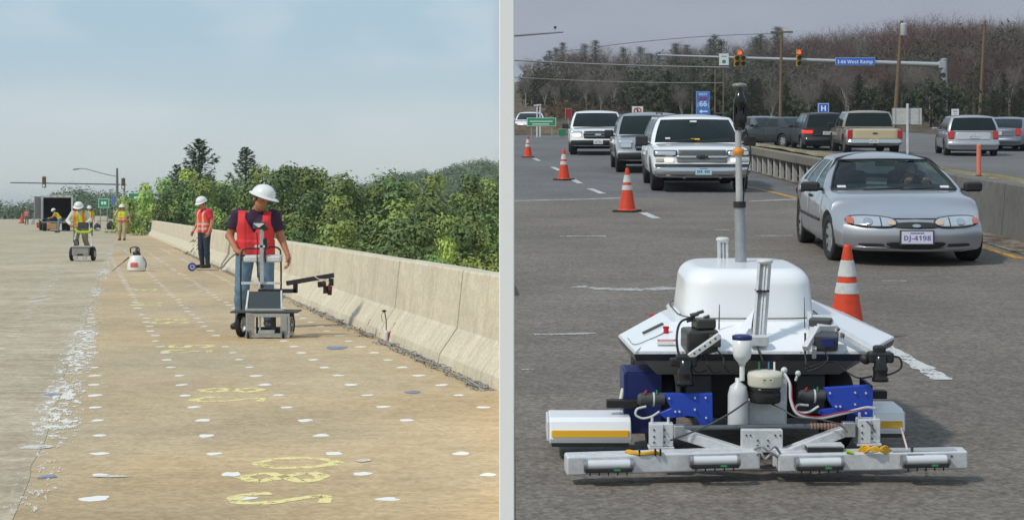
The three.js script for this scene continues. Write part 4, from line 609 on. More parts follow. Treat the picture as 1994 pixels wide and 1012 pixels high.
makeCar('white_suv', {
  L: 5.5, W: 2.02, y0: .36, rW: .39, zW: [-1.6, 1.75], tyre: .26, paint: whiteP, squash: .83, top: truckTop(-2.4), plan: truckPlan, nose: truckNose, tail: truckTail, cabin: suvCabin,
  add: ({ o, face, put, door, mirror, hl }) => {
    const dk = mat(C(.035, .036, .038), .4, .2), mesh = mat(C(.28, .28, .27), .5, .3, { map: scuff });
    put('grille', mesh, face(0, .955, .98, .15, { round: .1, off: .012 })); put('grille', mesh, face(0, .775, 1.0, .1, { round: .1, off: .012 }));
    put('grille_bar', chrome, face(0, .862, 1.06, .05, { round: .1, off: .03 })); put('emblem', trimM, face(0, .862, .24, .045, { round: .05, off: .04 }), face(0, .862, .1, .085, { round: .05, off: .038 }));
    for (let k = 0; k < 5; k++) put('grille_slat', dk, face(0, .905 + k * .024, .94, .007, { round: 0, off: .018, ny: 1 }));
    for (const sd of [-1, 1]) {
      put('headlight', lampGlass, face(sd * .73, .945, .42, .11, { round: .15, off: .02, dome: .012 })); put('lamp_bezel', dk, face(sd * .73, .945, .47, .155, { round: .15, off: .012 })); put('running_light', lampLit, face(sd * .66, .778, .17, .075, { round: .3, off: .03 })); put('turn_signal', mat(C(.5, .46, .4), .2), face(sd * .84, .778, .17, .08, { round: .3, off: .02 }));
      put('fog_light', lampLit, face(sd * .68, .44, .1, .05, { round: .7, off: .03 })); put('bumper_slot', trimM, face(sd * .46, .44, .3, .07, { round: .6, off: .024 }));
      door(sd, -.0, 1.05, .5, 1.1); door(sd, -1.1, -.04, .5, 1.1); mb().box(.02, .02, 2.6, sd * .66, 1.89, -1.1).box(.03, .04, .04, sd * .66, 1.87, -.1).box(.03, .04, .04, sd * .66, 1.87, -2.1).build('roof_rail', trimM, o);
      put('tow_hook', chrome, face(sd * .36, .36, .06, .04, { off: .03 }));
    }
    put('bumper_strip', trimM, face(0, .655, 1.88, .07, { round: .1, off: .03, nx: 20 })); put('front_bumper', chrome, face(0, .52, 1.94, .2, { round: .15, off: .045, nx: 20, dome: .03 })); put('bumper_valance', mat(C(.3, .3, .3), .5), face(0, .405, 1.8, .09, { round: .2, off: .022, nx: 20 }));
    plateMesh('number_plate', .32, .17, plateMat('#bcd6e2', '#3b5d86', ''), o, M4(.02, .52, hl + .085)); mirror(1.0, 1.2, .92, .26, .25); mb().box(.14, .05, .01, -.05, 1.69, .86, -.6).build('sticker', MT.white, o); mb().box(.18, .04, .01, -.03, 1.25, 1.25, -.6).build('sticker', MT.yellow, o); mb().box(.1, .05, .01, -.6, 1.27, 1.17, -.6).build('sticker', MT.white, o);
    for (const [a, b] of [[-.7, -.05], [0, .66]]) mb().cyl([a, 1.2, 1.3], [b, 1.25, 1.29], .012).build('wiper', trimM, o);
  },
}, 'white sport utility vehicle with running lights on, behind the second orange cone', 'car', onRoad(3.88, 37.6), -.03);
const pickup = (nm, lab, paint, pos, turn, r, o2 = {}) => makeCar(nm, {
  L: 5.6, W: 2.0, y0: .38, rW: .4, zW: [-1.65, 1.75], tyre: .26, paint, squash: .83, top: truckTop(r), plan: truckPlan, nose: truckNose, tail: truckTail, cabin: cabCabin(r),
  add: ({ o, face, put, door, mirror, hl }) => {
    const dk = mat(C(.02, .021, .023), .4, .2);
    put('grille', dk, face(0, .86, 1.02, .33, { round: .25, off: .014 })); for (const y of [.8, .92]) put('grille_bar', MT.grey, face(0, y, .98, .045, { round: .1, off: .026 })); put('emblem', chrome, face(0, .86, .24, .1, { round: 1, off: .04 }));
    for (const sd of [-1, 1]) { put('headlight', o2.lit ? lampLit : lampGlass, face(sd * .74, .85, .28, .15, { round: .3, off: .022 })); put('headlight_lens', lampGlass, face(sd * .74, .97, .36, .1, { round: .3, off: .02 })); door(sd, .0, 1.05, .52, 1.1); door(sd, r + .1, -.04, .52, 1.1); put('tail_light', o2.brake ? brakeLit : redLamp, face(sd * .88, .86, .16, .4, { end: -1, round: .2, off: .014 })); }
    put('front_bumper', o2.bumper ?? dk, face(0, .53, 1.92, .22, { round: .15, off: .05, nx: 20, dome: .03 })); put('skid_plate', chrome, face(0, .41, 1.5, .05, { off: .03 }));
    plateMesh('number_plate', .32, .16, plateMat('#e4e4e2', '#6f7684', ''), o, M4(.0, .56, hl + .095));
    put('tailgate', o2.gate ?? paint, face(0, .87, 1.56, .42, { end: -1, round: .08, off: .012 })); put('rear_bumper', chrome, face(0, .56, 1.9, .2, { end: -1, round: .15, off: .06, dome: .02 })); put('emblem', mat(S(60, 70, 100), .4), face(.0, .9, .2, .075, { end: -1, round: 1, off: .022 })); plateMesh('number_plate', .32, .16, plateMat('#e4e4e2', '#6f7684', ''), o, M4(.06, .57, -hl - .09, 0, Math.PI)); mb().box(.1, .1, .2, 0, .4, -hl).build('tow_hitch', dk, o);
    mirror(1.0, 1.2, .92, .24, .22);
  },
}, lab, 'pickup truck', pos, turn);
pickup('white_pickup', 'white pickup truck with a black grille, farther back at the left of the oncoming lane', whiteP, onRoad(3.05, 63.5), -.02, -1.2, { lit: true });
pickup('grey_pickup', 'grey pickup mostly hidden behind the white sport utility vehicle', paintOf(C(.32, .33, .35), .4, .4), onRoad(3.72, 47.5), -.02, -1.0);
pickup('tan_pickup', 'tan pickup truck with a beige tailgate, seen from behind across the median', paintOf(S(150, 138, 124), .2, .4), onRoad(13.0, 64.5), Math.PI - .06, -1.2, { gate: paintOf(S(206, 188, 150), .1, .45), brake: false });
const wagon = (nm, lab, paint, pos, turn, q = {}) => makeCar(nm, {
  L: q.L ?? 4.7, W: 1.84, y0: .26, rW: .33, zW: [-1.4, 1.4], tyre: .21, paint, squash: .86, top: [[-2.35, .92], [-2.2, 1.0], [-.6, 1.0], [.7, .98], [1.3, .9], [2, .78], [2.3, .66]], plan: [[-2.3, .93], [-1.6, .985], [0, 1], [1.5, .98], [2.3, .86]],
  nose: { len: .8, k: .3, p: 2.4, nv: [[.2, .05], [.45, 0], [.6, .06], [.8, .3]] }, tail: { len: .4, k: .12, p: 3, nv: [[.2, .05], [.45, 0], [.7, .06], [1.1, .08]] },
  cabin: { zf0: 1.2, zr0: q.sedan ? -1.9 : -2.3, zf1: .25, zr1: q.sedan ? -1.1 : -2.0, yb: .97, yr: q.yr ?? 1.58, wb: .86, wr: .68, aP: .94, cf: .2, cr: .1, crown: .05, side: q.sedan ? [[.8, .1, 'side'], [-.1, -.12, 'frame'], [-.2, -.2, 'side'], [-1.1, -.8, 'frame']] : [[.8, .1, 'side'], [-.1, -.12, 'frame'], [-.2, -.2, 'side'], [-1.15, -1.1, 'frame'], [-1.22, -1.18, 'side'], [-2.0, -1.75, 'frame']] },
  add: ({ o, face, put, door, mirror, hl }) => {
    const lm = q.brake ? brakeLit : redLamp;
    for (const sd of [-1, 1]) { put('tail_light', lm, face(sd * .74, .84, q.wideLamp ? .42 : .2, q.wideLamp ? .16 : .34, { end: -1, round: .3, off: .014 })); put('headlight', q.lit ? lampLit : lampGlass, face(sd * .56, .66, .42, .13, { round: .5, off: .014 })); door(sd, -.14, .95, .36, .95); door(sd, -1.1, -.18, .36, .95); }
    put('rear_bumper', q.bumper ?? paint, face(0, .5, 1.74, .2, { end: -1, round: .2, off: .04, dome: .02 })); put('tailgate', q.gate ?? paint, face(0, .8, 1.18, .3, { end: -1, round: .15, off: .01 })); plateMesh('number_plate', .32, .15, plateMat('#d8d8d6', '#6f7684', ''), o, M4(.0, .79, -hl + .02, 0, Math.PI));
    put('grille', trimM, face(0, .62, .5, .09, { round: .5, off: .012 })); put('air_intake', trimM, face(0, .36, .9, .12, { round: .5, off: .012 })); mirror(.9, 1.04, .75, .2, .13, paint);
  },
}, lab, 'car', pos, turn);
wagon('silver_hatchback', 'silver hatchback with a bright tailgate right of the grey sign panel, across the median', paintOf(C(.42, .42, .45), .5, .36), onRoad(16.1, 62.0), Math.PI - .14, { gate: paintOf(C(.62, .62, .64), .3, .36) });
wagon('dark_wagon', 'dark grey car leftmost of the cars waiting across the median', paintOf(C(.014, .016, .018), .0, .5, .35), onRoad(11.2, 72.5), Math.PI + .42, { sedan: true, yr: 1.42 });
wagon('dark_suv', 'black car with red tail lights left of the tan pickup', paintOf(C(.012, .013, .014), 0, .5, .35), onRoad(12.1, 69.0), Math.PI - .03, { wideLamp: true, brake: true, yr: 1.66 });
wagon('black_car', 'black car half hidden behind the silver hatchback', paintOf(C(.028, .03, .034), .2, .35), onRoad(19.3, 71.5), Math.PI + .1, { sedan: true, yr: 1.42, wideLamp: true });
wagon('blue_grey_car', 'blue grey car at the right edge of the far roadway', paintOf(C(.17, .19, .23), .45, .36), onRoad(19.5, 68.2), Math.PI - .5, { sedan: true, yr: 1.45 });
wagon('white_car', 'small white car far back beside the green signs', whiteP, onRoad(1.12, 106), -.05, { sedan: true, yr: 1.5, lit: true });
wagon('dark_distant_car', 'dark car partly hidden behind the mast top at the head of the far queue', paintOf(C(.04, .045, .05), .2, .4), onRoad(10.9, 77.5), Math.PI + .3, { sedan: true, yr: 1.42 });

// ---------------------------------------------------------------- cones, signals, poles and signs on the right
function coneAt(pos, turn, label, proto) {
  if (proto) { const c = copyOf(proto, label, pos, turn); c.rotation.set(TILT, turn, 0); return c; }
  const o = thing('traffic_cone', label, 'traffic cone', pos, turn, 'orange cones along the lane'); o.rotation.set(TILT, turn, 0);
  const rAt = (y) => lerp(.142, .026, (y - .03) / .69);
  mb().box(.37, .035, .37, 0, .018, 0, 0, 0, 0, .012).build('base', MT.rubber, o);
  mb().lathe([[.165, .033], [.15, .045], [rAt(.06), .06], [rAt(.34), .34], [rAt(.7), .7], [.024, .72], [.012, .72]]).build('cone_body', MT.orange, o);
  for (const [a, b] of [[.36, .44], [.485, .605]]) mb().lathe([[rAt(a) + .001, a], [rAt(a) + .004, a + .004], [rAt(b) + .004, b - .004], [rAt(b) + .001, b]]).build('reflective_band', mat(C(.7, .7, .68), .4, 0, { map: scuff }), o);
  return o;
}
const cone0 = coneAt(RG(1648, 664), .3, 'large orange cone nearest the camera, between the machine and the silver car');
coneAt(RG(1221, 412), 1.1, 'orange cone standing left of the white sport utility vehicle', cone0); coneAt(RG(1098, 350), .7, 'orange cone in front of the white pickup on the left lane', cone0); coneAt(RG(1028, 306), .2, 'farthest small orange cone at the left by the pier', cone0);
const signText = (bg, draw, w = 256, h = 128) => printed(w, h, (x) => { x.fillStyle = bg; x.fillRect(0, 0, w, h); x.textAlign = 'center'; x.textBaseline = 'middle'; draw(x, w, h); });
function panelSign(name, label, cat, px0, px1, py0, py1, Z, m, posts, edge = MT.aluWhite, base = null) {
  const a = at(px0, py0, Z), b = at(px1, py1, Z), c = a.clone().add(b).multiplyScalar(.5), w = b.x - a.x, h = a.y - b.y, y0 = base ?? roadY(Z);
  const o = thing(name, label, cat, V(c.x, y0, -Z)); const g = new THREE.PlaneGeometry(w, h); const f = meshOf(g, 'sign_face', m, o); f.position.set(0, c.y - y0, .022); const bk = mb().box(w + .02, h + .02, .03, 0, c.y - y0, 0, 0, 0, 0, .006).build('sign_back', edge, o);
  for (const q of posts) mb().box(.07, c.y - y0 + h * .45, .05, q * w, (c.y - y0 + h * .45) / 2, -.042, 0, 0, 0, .004).build('post', MT.galv, o); return o;
}
{ // the signal mast across the junction
  const Z = 128, k = FP / Z, base = V((1838 - CX) / k, roadY(Z), -Z), o = thing('signal_mast', 'tall grey signal mast with a long arm reaching left over the junction', 'signal mast', base);
  const loc = (px, py, dz = 0) => { const q = at(px, py, Z); return V(q.x - base.x, q.y - base.y, dz); };
  mb().cyl([0, 0, 0], loc(1838, 116), .29, .24, 16).lathe([[.42, 0], [.42, .12], [.3, .2]]).build('pole', MT.galv, o); mb().lathe([[.25, 0], [.25, .05], [.02, .12]], 0, loc(1838, 116).y, 0).build('cap', MT.galv, o);
  mb().cyl(loc(1832, 126), loc(1560, 116.5), .19, .14, 12).cyl(loc(1560, 116.5), loc(1280, 107), .14, .06, 12).box(.5, .55, .5, -.15, loc(1832, 126).y, 0).build('arm', mat(C(.46, .47, .48), .5, .4), o);
  const lampR = new THREE.MeshStandardMaterial({ color: C(.7, .08, .04), emissive: C(1, .12, .05), emissiveIntensity: 1.2 }), lampOff = mat(S(70, 50, 16), .4), lampG = mat(S(20, 46, 34), .4), hou = mat(S(178, 138, 38), .5), back = mat(C(.012, .012, .012), .7);
  const head = (px, py, cells, lab) => {               // a head of round lamps with visors, hung on the arm
    const q = loc(px, py, .2), h = thing('traffic_signal', lab, 'traffic signal', base.clone().add(q));
    const xs = cells.map((c) => c[0]), ys = cells.map((c) => c[1]), wd = Math.max(...xs) - Math.min(...xs) + .44, ht = Math.max(...ys) - Math.min(...ys) + .44;
    mb().box(.08, ht, .1, 0, 0, -.12).build('bracket', MT.galv, h);
    cells.forEach(([x, y, m]) => { mb().box(.4, .4, .22, x, y, 0, 0, 0, 0, .03).build('lamp_housing', hou, h); mb().lathe([[.001, .02], [.1, .015], [.15, 0]], x, y, .115, 16, Math.PI / 2).build('lamp', m === 'r' ? lampR : m === 'a' ? lampOff : lampG, h); const v = mb(); v.add(new THREE.CylinderGeometry(.165, .165, .24, 16, 1, true, Math.PI * .5, Math.PI), M4(x, y, .23, Math.PI / 2, 0, 0)); v.build('visor', back, h); });
    return h;
  };
  head(1440, 114, [[0, .42, 'r'], [-.22, 0, 'a'], [.22, 0, 'a'], [-.22, -.42, 'g'], [.22, -.42, 'g']], 'five-lamp traffic signal with one red lamp on top, left on the mast arm');
  head(1555, 113, [[0, .42, 'r'], [0, 0, 'a'], [0, -.42, 'g']], 'three-lamp traffic signal lit red, right on the mast arm');
  const hang = (name, lab, px0, px1, py0, py1, m) => { const a = loc(px0, py0, .24), b = loc(px1, py1, .24), c = a.clone().add(b).multiplyScalar(.5); const h = thing(name, lab, 'sign', base.clone().add(c)); const f = meshOf(new THREE.PlaneGeometry(b.x - a.x, a.y - b.y), 'sign_face', m, h); f.position.z = .022; mb().box(b.x - a.x + .04, a.y - b.y + .04, .03, 0, 0, 0, 0, 0, 0, .006).build('sign_back', MT.aluWhite, h); mb().box(.08, .1, .2, 0, 0, -.1).build('bracket', MT.galv, h); };
  hang('street_name_sign', 'long blue street name sign hanging on the right part of the mast arm', 1626, 1702, 113, 127, signText('#2f6fd0', (x, w, h) => { x.fillStyle = '#e8eef8'; x.font = 'bold 62px sans-serif'; x.fillText('I-66 West Ramp', w / 2, h * .54, w * .92); }, 512, 96));
  hang('lane_sign', 'small white sign with a green mark left of the five-lamp signal', 1400, 1418, 105, 127, signText('#dfe3e2', (x, w, h) => { x.fillStyle = '#2a8a5a'; x.beginPath(); x.arc(w / 2, h * .7, w * .22, 0, 7); x.fill(); x.fillStyle = '#555'; x.fillRect(w * .2, h * .2, w * .6, 8); }, 96, 128));
}
{ // mast arm tip with a small camera at the upper left
  const Z = 60, base = at(986, 300, Z); base.y = roadY(Z); const o = thing('mast_arm', 'thin grey mast arm reaching in from the pier at the upper left of the wood', 'signal mast', base); const tip = at(1097, 62, Z).sub(base), root = at(986, 70, Z).sub(base);
  mb().cyl([0, 0, 0], root.clone().add(V(0, .2, 0)), .1, .08, 12).build('pole', MT.galv, o); mb().cyl(root, tip, .05, .03, 10).build('arm', MT.galv, o);
  const c = thing('detector_camera', 'small dark camera on top of the thin mast arm', 'camera', base.clone().add(at(1081, 60, Z).sub(base))); mb().cyl([0, 0, 0], [0, .09, 0], .012).build('stem', MT.galv, c); mb().box(.09, .07, .16, 0, .12, 0).build('housing', MT.darkGrey, c);
}
function pole(px0, py0, px1, Z, r, label, cross, tank) {
  const top = at(px0, py0, Z), b = V((px1 - CX) * Z / FP, roadY(Z), -Z), o = thing('utility_pole', label, 'utility pole', b), t = top.clone().sub(b);
  mb().cyl([0, 0, 0], t, r, r * .8, 10).build('pole', mat(S(124, 102, 78), .9, 0, { map: scuff }), o); if (cross) mb().box(cross, .12, .1, t.x, t.y - .15, .06).build('crossarm', mat(S(120, 104, 84), .9), o);
  if (tank) { mb().lathe([[.001, 0], [.2, .02], [.2, .72], [.17, .8], [.001, .82]], t.x + .05, t.y - 1.0, .3).build('transformer', mat(C(.45, .46, .47), .5), o); mb().box(.1, .1, .3, t.x, t.y - .6, .1).build('bracket', MT.galv, o); } return { o, t, b };
}
pole(1756, 40, 1741, 112, .14, 'wooden utility pole with a grey transformer, right of the street name sign', 0, true); pole(1522, 58, 1519, 118, .11, 'wooden utility pole with a crossarm between the two traffic signals', 1.5);
pole(1393, 122, 1392, 120, .06, 'thin wooden pole left of the blue route sign', 0); pole(1409, 132, 1408, 116, .05, 'thin pole just behind the machine mast, right of the blue route sign', 0); pole(1918, 40, 1906, 110, .1, 'wooden pole near the right edge above the ivy trunk', 0);
for (const [a, b, c, d, s, lab] of [[998, 117, 1420, 131, 2, 'upper sagging overhead cable at the left of the wood'], [998, 150, 1410, 161, 3, 'lower faint overhead cable at the left of the wood'], [1095, 100, 1522, 64, -6, 'thin overhead wire rising to the pole with a crossarm']]) { const Z = 118, m = mb(); m.tube([at(a, b, Z), at(lerp(a, c, .33), lerp(b, d, .33) + s, Z), at(lerp(a, c, .66), lerp(b, d, .66) + s, Z), at(c, d, Z)], lab[0] === 'u' ? .05 : .028, 30, 5); tag(m.build('overhead_cable', mat(C(.26, .26, .26), .6), scene), lab, 'cable'); }
panelSign('hospital_sign', 'blue sign with a white H above the tan pickup', 'sign', 1593, 1614, 201, 219, 88, signText('#2b62c4', (x, w, h) => { x.fillStyle = '#f2f5fa'; x.font = 'bold 104px sans-serif'; x.fillText('H', w / 2, h / 2 + 4); x.strokeStyle = '#dfe8f6'; x.lineWidth = 5; x.strokeRect(5, 5, w - 10, h - 10); }, 128, 128), [0]);
panelSign('blue_sign', 'small plain blue sign above the dark grey car', 'sign', 1477, 1497, 227, 237, 90, signText('#2f5fb4', (x, w, h) => { x.fillStyle = '#8fb0e2'; x.fillRect(40, 46, 170, 14); x.fillRect(70, 76, 110, 10); }), [0]);
panelSign('route_sign', 'tall blue route sign with a shield and an arrow behind the white sport utility vehicle', 'sign', 1356, 1382, 178, 222, 86, signText('#3d78cc', (x, w, h) => { x.fillStyle = '#c6d8f2'; x.font = 'bold 34px sans-serif'; x.fillText('WEST', w / 2, 26); x.fillStyle = '#7a4a70'; x.fillRect(20, 52, w - 40, 34); x.fillStyle = '#dfe6f2'; x.font = 'bold 70px sans-serif'; x.fillText('66', w / 2, 122); x.fillStyle = '#cdbb62'; x.fillRect(10, 110, 8, 46); x.fillRect(w - 18, 110, 8, 46); x.fillStyle = '#eef3fa'; x.fillRect(44, 190, 64, 12); x.beginPath(); x.moveTo(26, 196); x.lineTo(52, 176); x.lineTo(52, 216); x.fill(); }, 128, 224), [0]);
panelSign('white_red_sign', 'small white sign with a dark red symbol above the white sport utility vehicle roof', 'sign', 1231, 1252, 207, 223, 84, signText('#e6dcd8', (x, w, h) => { x.strokeStyle = '#8e2c34'; x.lineWidth = 14; x.beginPath(); x.arc(w / 2, h / 2, 40, 0, 7); x.stroke(); x.fillStyle = '#3c2a2c'; x.fillRect(w / 2 - 8, 34, 16, 60); x.beginPath(); x.moveTo(w * .3, h * .3); x.lineTo(w * .7, h * .7); x.stroke(); }, 128, 128), [0]);
panelSign('red_sign', 'red sign seen behind the white pickup at the left', 'sign', 1101, 1113, 211, 230, 88, mat(S(150, 30, 40), .5), [0]);
panelSign('guide_sign', 'wide green guide sign at the far left of the road', 'sign', 1026, 1083, 229, 245, 92, signText('#2f8a5c', (x, w, h) => { x.fillStyle = '#bfe0cc'; x.fillRect(24, 34, 200, 14); x.fillRect(46, 66, 150, 14); x.strokeStyle = '#cfe6d8'; x.lineWidth = 4; x.strokeRect(4, 4, w - 8, h - 8); }, 256, 96), [-.35, .35]);
panelSign('small_green_sign', 'small low green sign right of the wide green guide sign', 'sign', 1087, 1102, 251, 264, 93, mat(S(46, 128, 84), .5), [0]);
panelSign('notice_sign', 'small white sign right of the signal mast foot', 'sign', 1853, 1867, 212, 227, 92, signText('#e2dedc', (x, w, h) => { x.fillStyle = '#8a8488'; x.fillRect(20, 30, w - 40, 18); x.fillRect(30, 70, w - 60, 12); }, 96, 128), [0]);
{ const Z = 30, y0 = roadY(Z) + .62; const o = panelSign('sign_panel', 'plain grey back of a wide sign on a thin post on the median', 'sign', 1738, 1794, 211, 242, Z, mat(C(.62, .62, .6), .6, 0, { map: scuff }), [], MT.galv, y0); mb().box(.035, 1.2, .03, 0, .55, .04, 0, 0, 0, .004).build('post', MT.aluWhite, o); const o2 = mb(); for (const x of [-.2, 0, .2]) o2.box(.012, .26, .008, x, at(0, 226, Z).y - y0, .024); o2.build('stiffener', MT.galv, o).userData.kind = 'stuff'; }
{ const Z = 27.5, b = V((1906 - CX) * Z / FP, roadY(Z) + .6, -Z), o = thing('marker_post', 'pinkish orange marker post on the verge above the median wall', 'marker post', b), h = at(0, 283, Z).y - b.y; mb().cyl([0, 0, 0], [0, h, 0], .036, .036, 14).lathe([[.036, h], [.03, h + .015], [.001, h + .02]]).build('tube', mat(S(214, 120, 96), .6), o); mb().lathe([[.08, 0], [.08, .03], [.04, .05]]).build('base', MT.rubber, o); }
for (const [px, py, Z, lab] of [[1046, 206, 94, 'slim white lamp post left above the green guide sign'], [1052, 205, 95, 'second slim white lamp post right beside the first above the green guide sign']]) { const t = at(px, py, Z), b = V(t.x, roadY(Z), -Z), o = thing('lamp_post', lab, 'lamp post', b); mb().cyl([0, 0, 0], [0, t.y - b.y, 0], .05, .04).build('pole', MT.aluWhite, o); mb().box(.24, .07, .14, -.06, t.y - b.y + .03, 0).build('lamp_head', MT.white, o); }

// ---------------------------------------------------------------- the survey machine on the right
{
  const Z0 = 8.9, X0 = (1465 - CX) * Z0 / FP, o = thing('survey_robot', 'low wheeled road survey robot with a white dome, tall mast and long sensor bars', 'robot', onRoad(X0, Z0, .004));
  o.rotation.x = TILT;
  const r = (px, py, Z) => { const y = RH - (py - SH) * Z / FP; return V((px - CX) * Z / FP - X0, y, Z0 - Z - y * SLOPE); };
  const K = (Z) => Z / FP;                                // metres for one photograph pixel
  const P = (name, mt, f, parent = o, label) => { const m = mb(); f(m); return m.build(name, mt, parent, label); };
  const hose = (name, pts, rad, mt, n = 26) => P(name, mt, (m) => m.tube(pts, rad, n, 6));
  // wheels and dark underbody
  for (const x of [-.47, .43]) for (const z of [-.05, -1.05]) { const w = P('wheel', MT.rubber, (m) => m.lathe([[.1, -.06], [.17, -.07], [.2, -.05], [.2, .05], [.17, .07], [.1, .06]], 0, 0, 0, 24, 0, Math.PI / 2)); w.position.set(x, .2, z); P('hub', MT.darkGrey, (m) => m.cyl([-.05, 0, 0], [.05, 0, 0], .1, .1, 16), w); }
  P('underbody', MT.black, (m) => m.box(.68, .3, 1.1, -.02, .31, -.5, 0, 0, 0, .02)); P('gear_box', MT.darkGrey, (m) => m.box(.13, .2, .1, -.29, .3, .1)); P('gear_box', MT.darkGrey, (m) => m.box(.14, .2, .1, .27, .3, .1));
  // chassis tray under the deck
  const deckOut = [[1235, 696, 8.46], [1690, 692, 8.46], [1742, 662, 9.0], [1640, 606, 10.1], [1308, 606, 10.1], [1204, 662, 9.08]].map((a) => r(...a));
  const poly = (pts, y0, y1, s0, s1, cx = 0, cz = -.6) => { const p = [], idx = [], n = pts.length; for (const [y, s] of [[y0, s0], [y1, s1]]) for (const q of pts) p.push(cx + (q.x - cx) * s, y, cz + (q.z - cz) * s); for (let k = 0; k < n; k++) { const a = k, b = (k + 1) % n; idx.push(a, b, b + n, a, b + n, a + n); } for (let k = 1; k < n - 1; k++) { idx.push(0, k + 1, k); idx.push(n, n + k, n + k + 1); } const g = new THREE.BufferGeometry(); g.setAttribute('position', new THREE.Float32BufferAttribute(p, 3)); g.setIndex(idx); const q = g.toNonIndexed(); q.computeVertexNormals(); return q; };
  P('chassis_tray', mat(C(.24, .25, .255), .5, .1), (m) => m.add(poly(deckOut, .41, .505, .80, .93)));
  P('deck_rim', mat(C(.03, .035, .045), .3, .2), (m) => m.add(poly(deckOut, .505, .54, .985, 1.0)));
  P('deck_edge', MT.aluWhite, (m) => m.add(poly(deckOut, .5405, .552, 1.0, .997)));
  const deckTop = P('deck_panel', MT.whiteGloss, (m) => m.add(poly(deckOut, .5525, .655, .99, .66)));
  // the dome
  const D = r(1444, 600, 9.3); D.y = .62;
  P('dome', MT.whiteGloss, (m) => { const n = 72, rows = 22, hx = .352, hz = .43, ht = .31; m.add(gridGeo(rows, n, (i, j) => { const t = i / rows, a = j / n * Math.PI * 2, pw = (v) => Math.sign(v) * Math.abs(v) ** .42; let s, y; if (t < .5) { s = 1.06 - .06 * Math.min(1, t / .08) - .07 * t * 2; y = -.03 + t * 2 * (ht * .72); } else { const q = (t - .5) * 2 * Math.PI / 2; s = .93 * (.72 + .28 * Math.cos(q)) * (t > .96 ? (1 - (t - .96) / .04) : 1); y = -.03 + ht * .72 + ht * .30 * Math.sin(q); if (t > .96) y = -.03 + ht * .72 + ht * .3; } return V(D.x + hx * s * pw(Math.cos(a)), D.y + y, D.z + hz * s * pw(Math.sin(a))); })); });
  P('dome_flange', MT.white, (m) => m.add(gridGeo(2, 60, (i, j) => { const a = j / 60 * 6.2832, pw = (v) => Math.sign(v) * Math.abs(v) ** .42, s = [1.055, 1.09, 1.055][i]; return V(D.x + .352 * s * pw(Math.cos(a)), D.y + [.035, .02, .005][i] + .005, D.z + .43 * s * pw(Math.sin(a))); })));
  P('dome_seam', MT.darkGrey, (m) => { const pw = (v) => Math.sign(v) * Math.abs(v) ** .42; m.tube(Array.from({ length: 48 }, (_, j) => { const a = j / 48 * 6.2832; return V(D.x + .352 * 1.035 * pw(Math.cos(a)), D.y + .043, D.z + .43 * 1.035 * pw(Math.sin(a))); }), .0035, 120, 5, true); });
  // mast, lens cluster, antenna
  const mz = 9.35, ma = r(1443, 525, mz), mbp = r(1440, 400, mz), mc = r(1437, 255, mz), md = r(1441, 165, mz);
  P('mast', MT.galv, (m) => m.cyl(ma, mbp, .031, .028, 18)); P('upper_mast', mat(C(.55, .55, .54), .5, .2, { map: scuff }), (m) => m.cyl(mbp, mc, .019, .016, 16)); P('clamp', MT.black, (m) => m.cyl(r(1440, 406, mz), r(1440, 394, mz), .034, .034, 16));
  P('orange_knob', mat(S(226, 140, 40), .5), (m) => m.lathe([[.012, -.02], [.028, -.016], [.03, 0], [.028, .016], [.012, .02]], r(1438, 297, mz).x, r(1438, 297, mz).y, r(1438, 297, mz).z, 18));
  P('panoramic_camera', MT.blackGloss, (m) => { const c = r(1440, 255, mz), at1 = (py) => r(1440, py, mz).y - c.y; m.lathe([[.001, 0], [.026, 0], [.034, at1(246)], [.034, at1(226)], [.026, at1(224)], [.026, at1(212)], [.032, at1(210)], [.034, at1(196)], [.026, at1(192)], [.02, at1(180)], [.001, at1(180)]], c.x, c.y, c.z, 24); for (let k = 0; k < 3; k++) m.box(.012, .1, .012, c.x + .034 * Math.cos(k * 2.1 + .5), c.y + .09, c.z + .034 * Math.sin(k * 2.1 + .5)); });
  P('antenna_stem', MT.darkGrey, (m) => m.cyl(r(1440, 182, mz), r(1440, 172, mz), .01)); P('antenna', mat(C(.2, .21, .2), .25), (m) => m.lathe([[.001, 0], [.036, .004], [.04, .012], [.034, .022], [.001, .026]], r(1440, 173, mz).x, r(1440, 173, mz).y, r(1440, 173, mz).z, 24));
  hose('mast_cable', [r(1452, 252, mz), r(1462, 300, mz), r(1452, 350, mz), r(1447, 400, mz), r(1449, 450, mz), r(1450, 520, mz)], .004, MT.black);
  // rear and front bollard posts of slotted aluminium
  const slotPost = (a, b, w, capW) => { P('post', MT.aluWhite, (m) => { const z = b.clone().sub(a); for (const sx of [-1, 1]) m.beam(a.clone().add(V(sx * w * .36, 0, 0)), b.clone().add(V(sx * w * .36, 0, 0)), w * .24, w * .8); m.beam(a, b, w * .5, w * .3); m.beam(a.clone().add(V(0, 0, w * .3)), b.clone().add(V(0, 0, w * .3)), w * .14, w * .2); }); P('post_cap', MT.white, (m) => m.lathe([[.001, -.012], [capW * .7, -.012], [capW, 0], [capW, .008], [capW * .8, .016], [.001, .018]], b.x, b.y, b.z, 22)); };
  slotPost(r(1408, 522, 9.6), r(1407, 469, 9.6), .058, .036); slotPost(r(1477, 676, 8.55), r(1489, 512, 8.6), .058, .04);
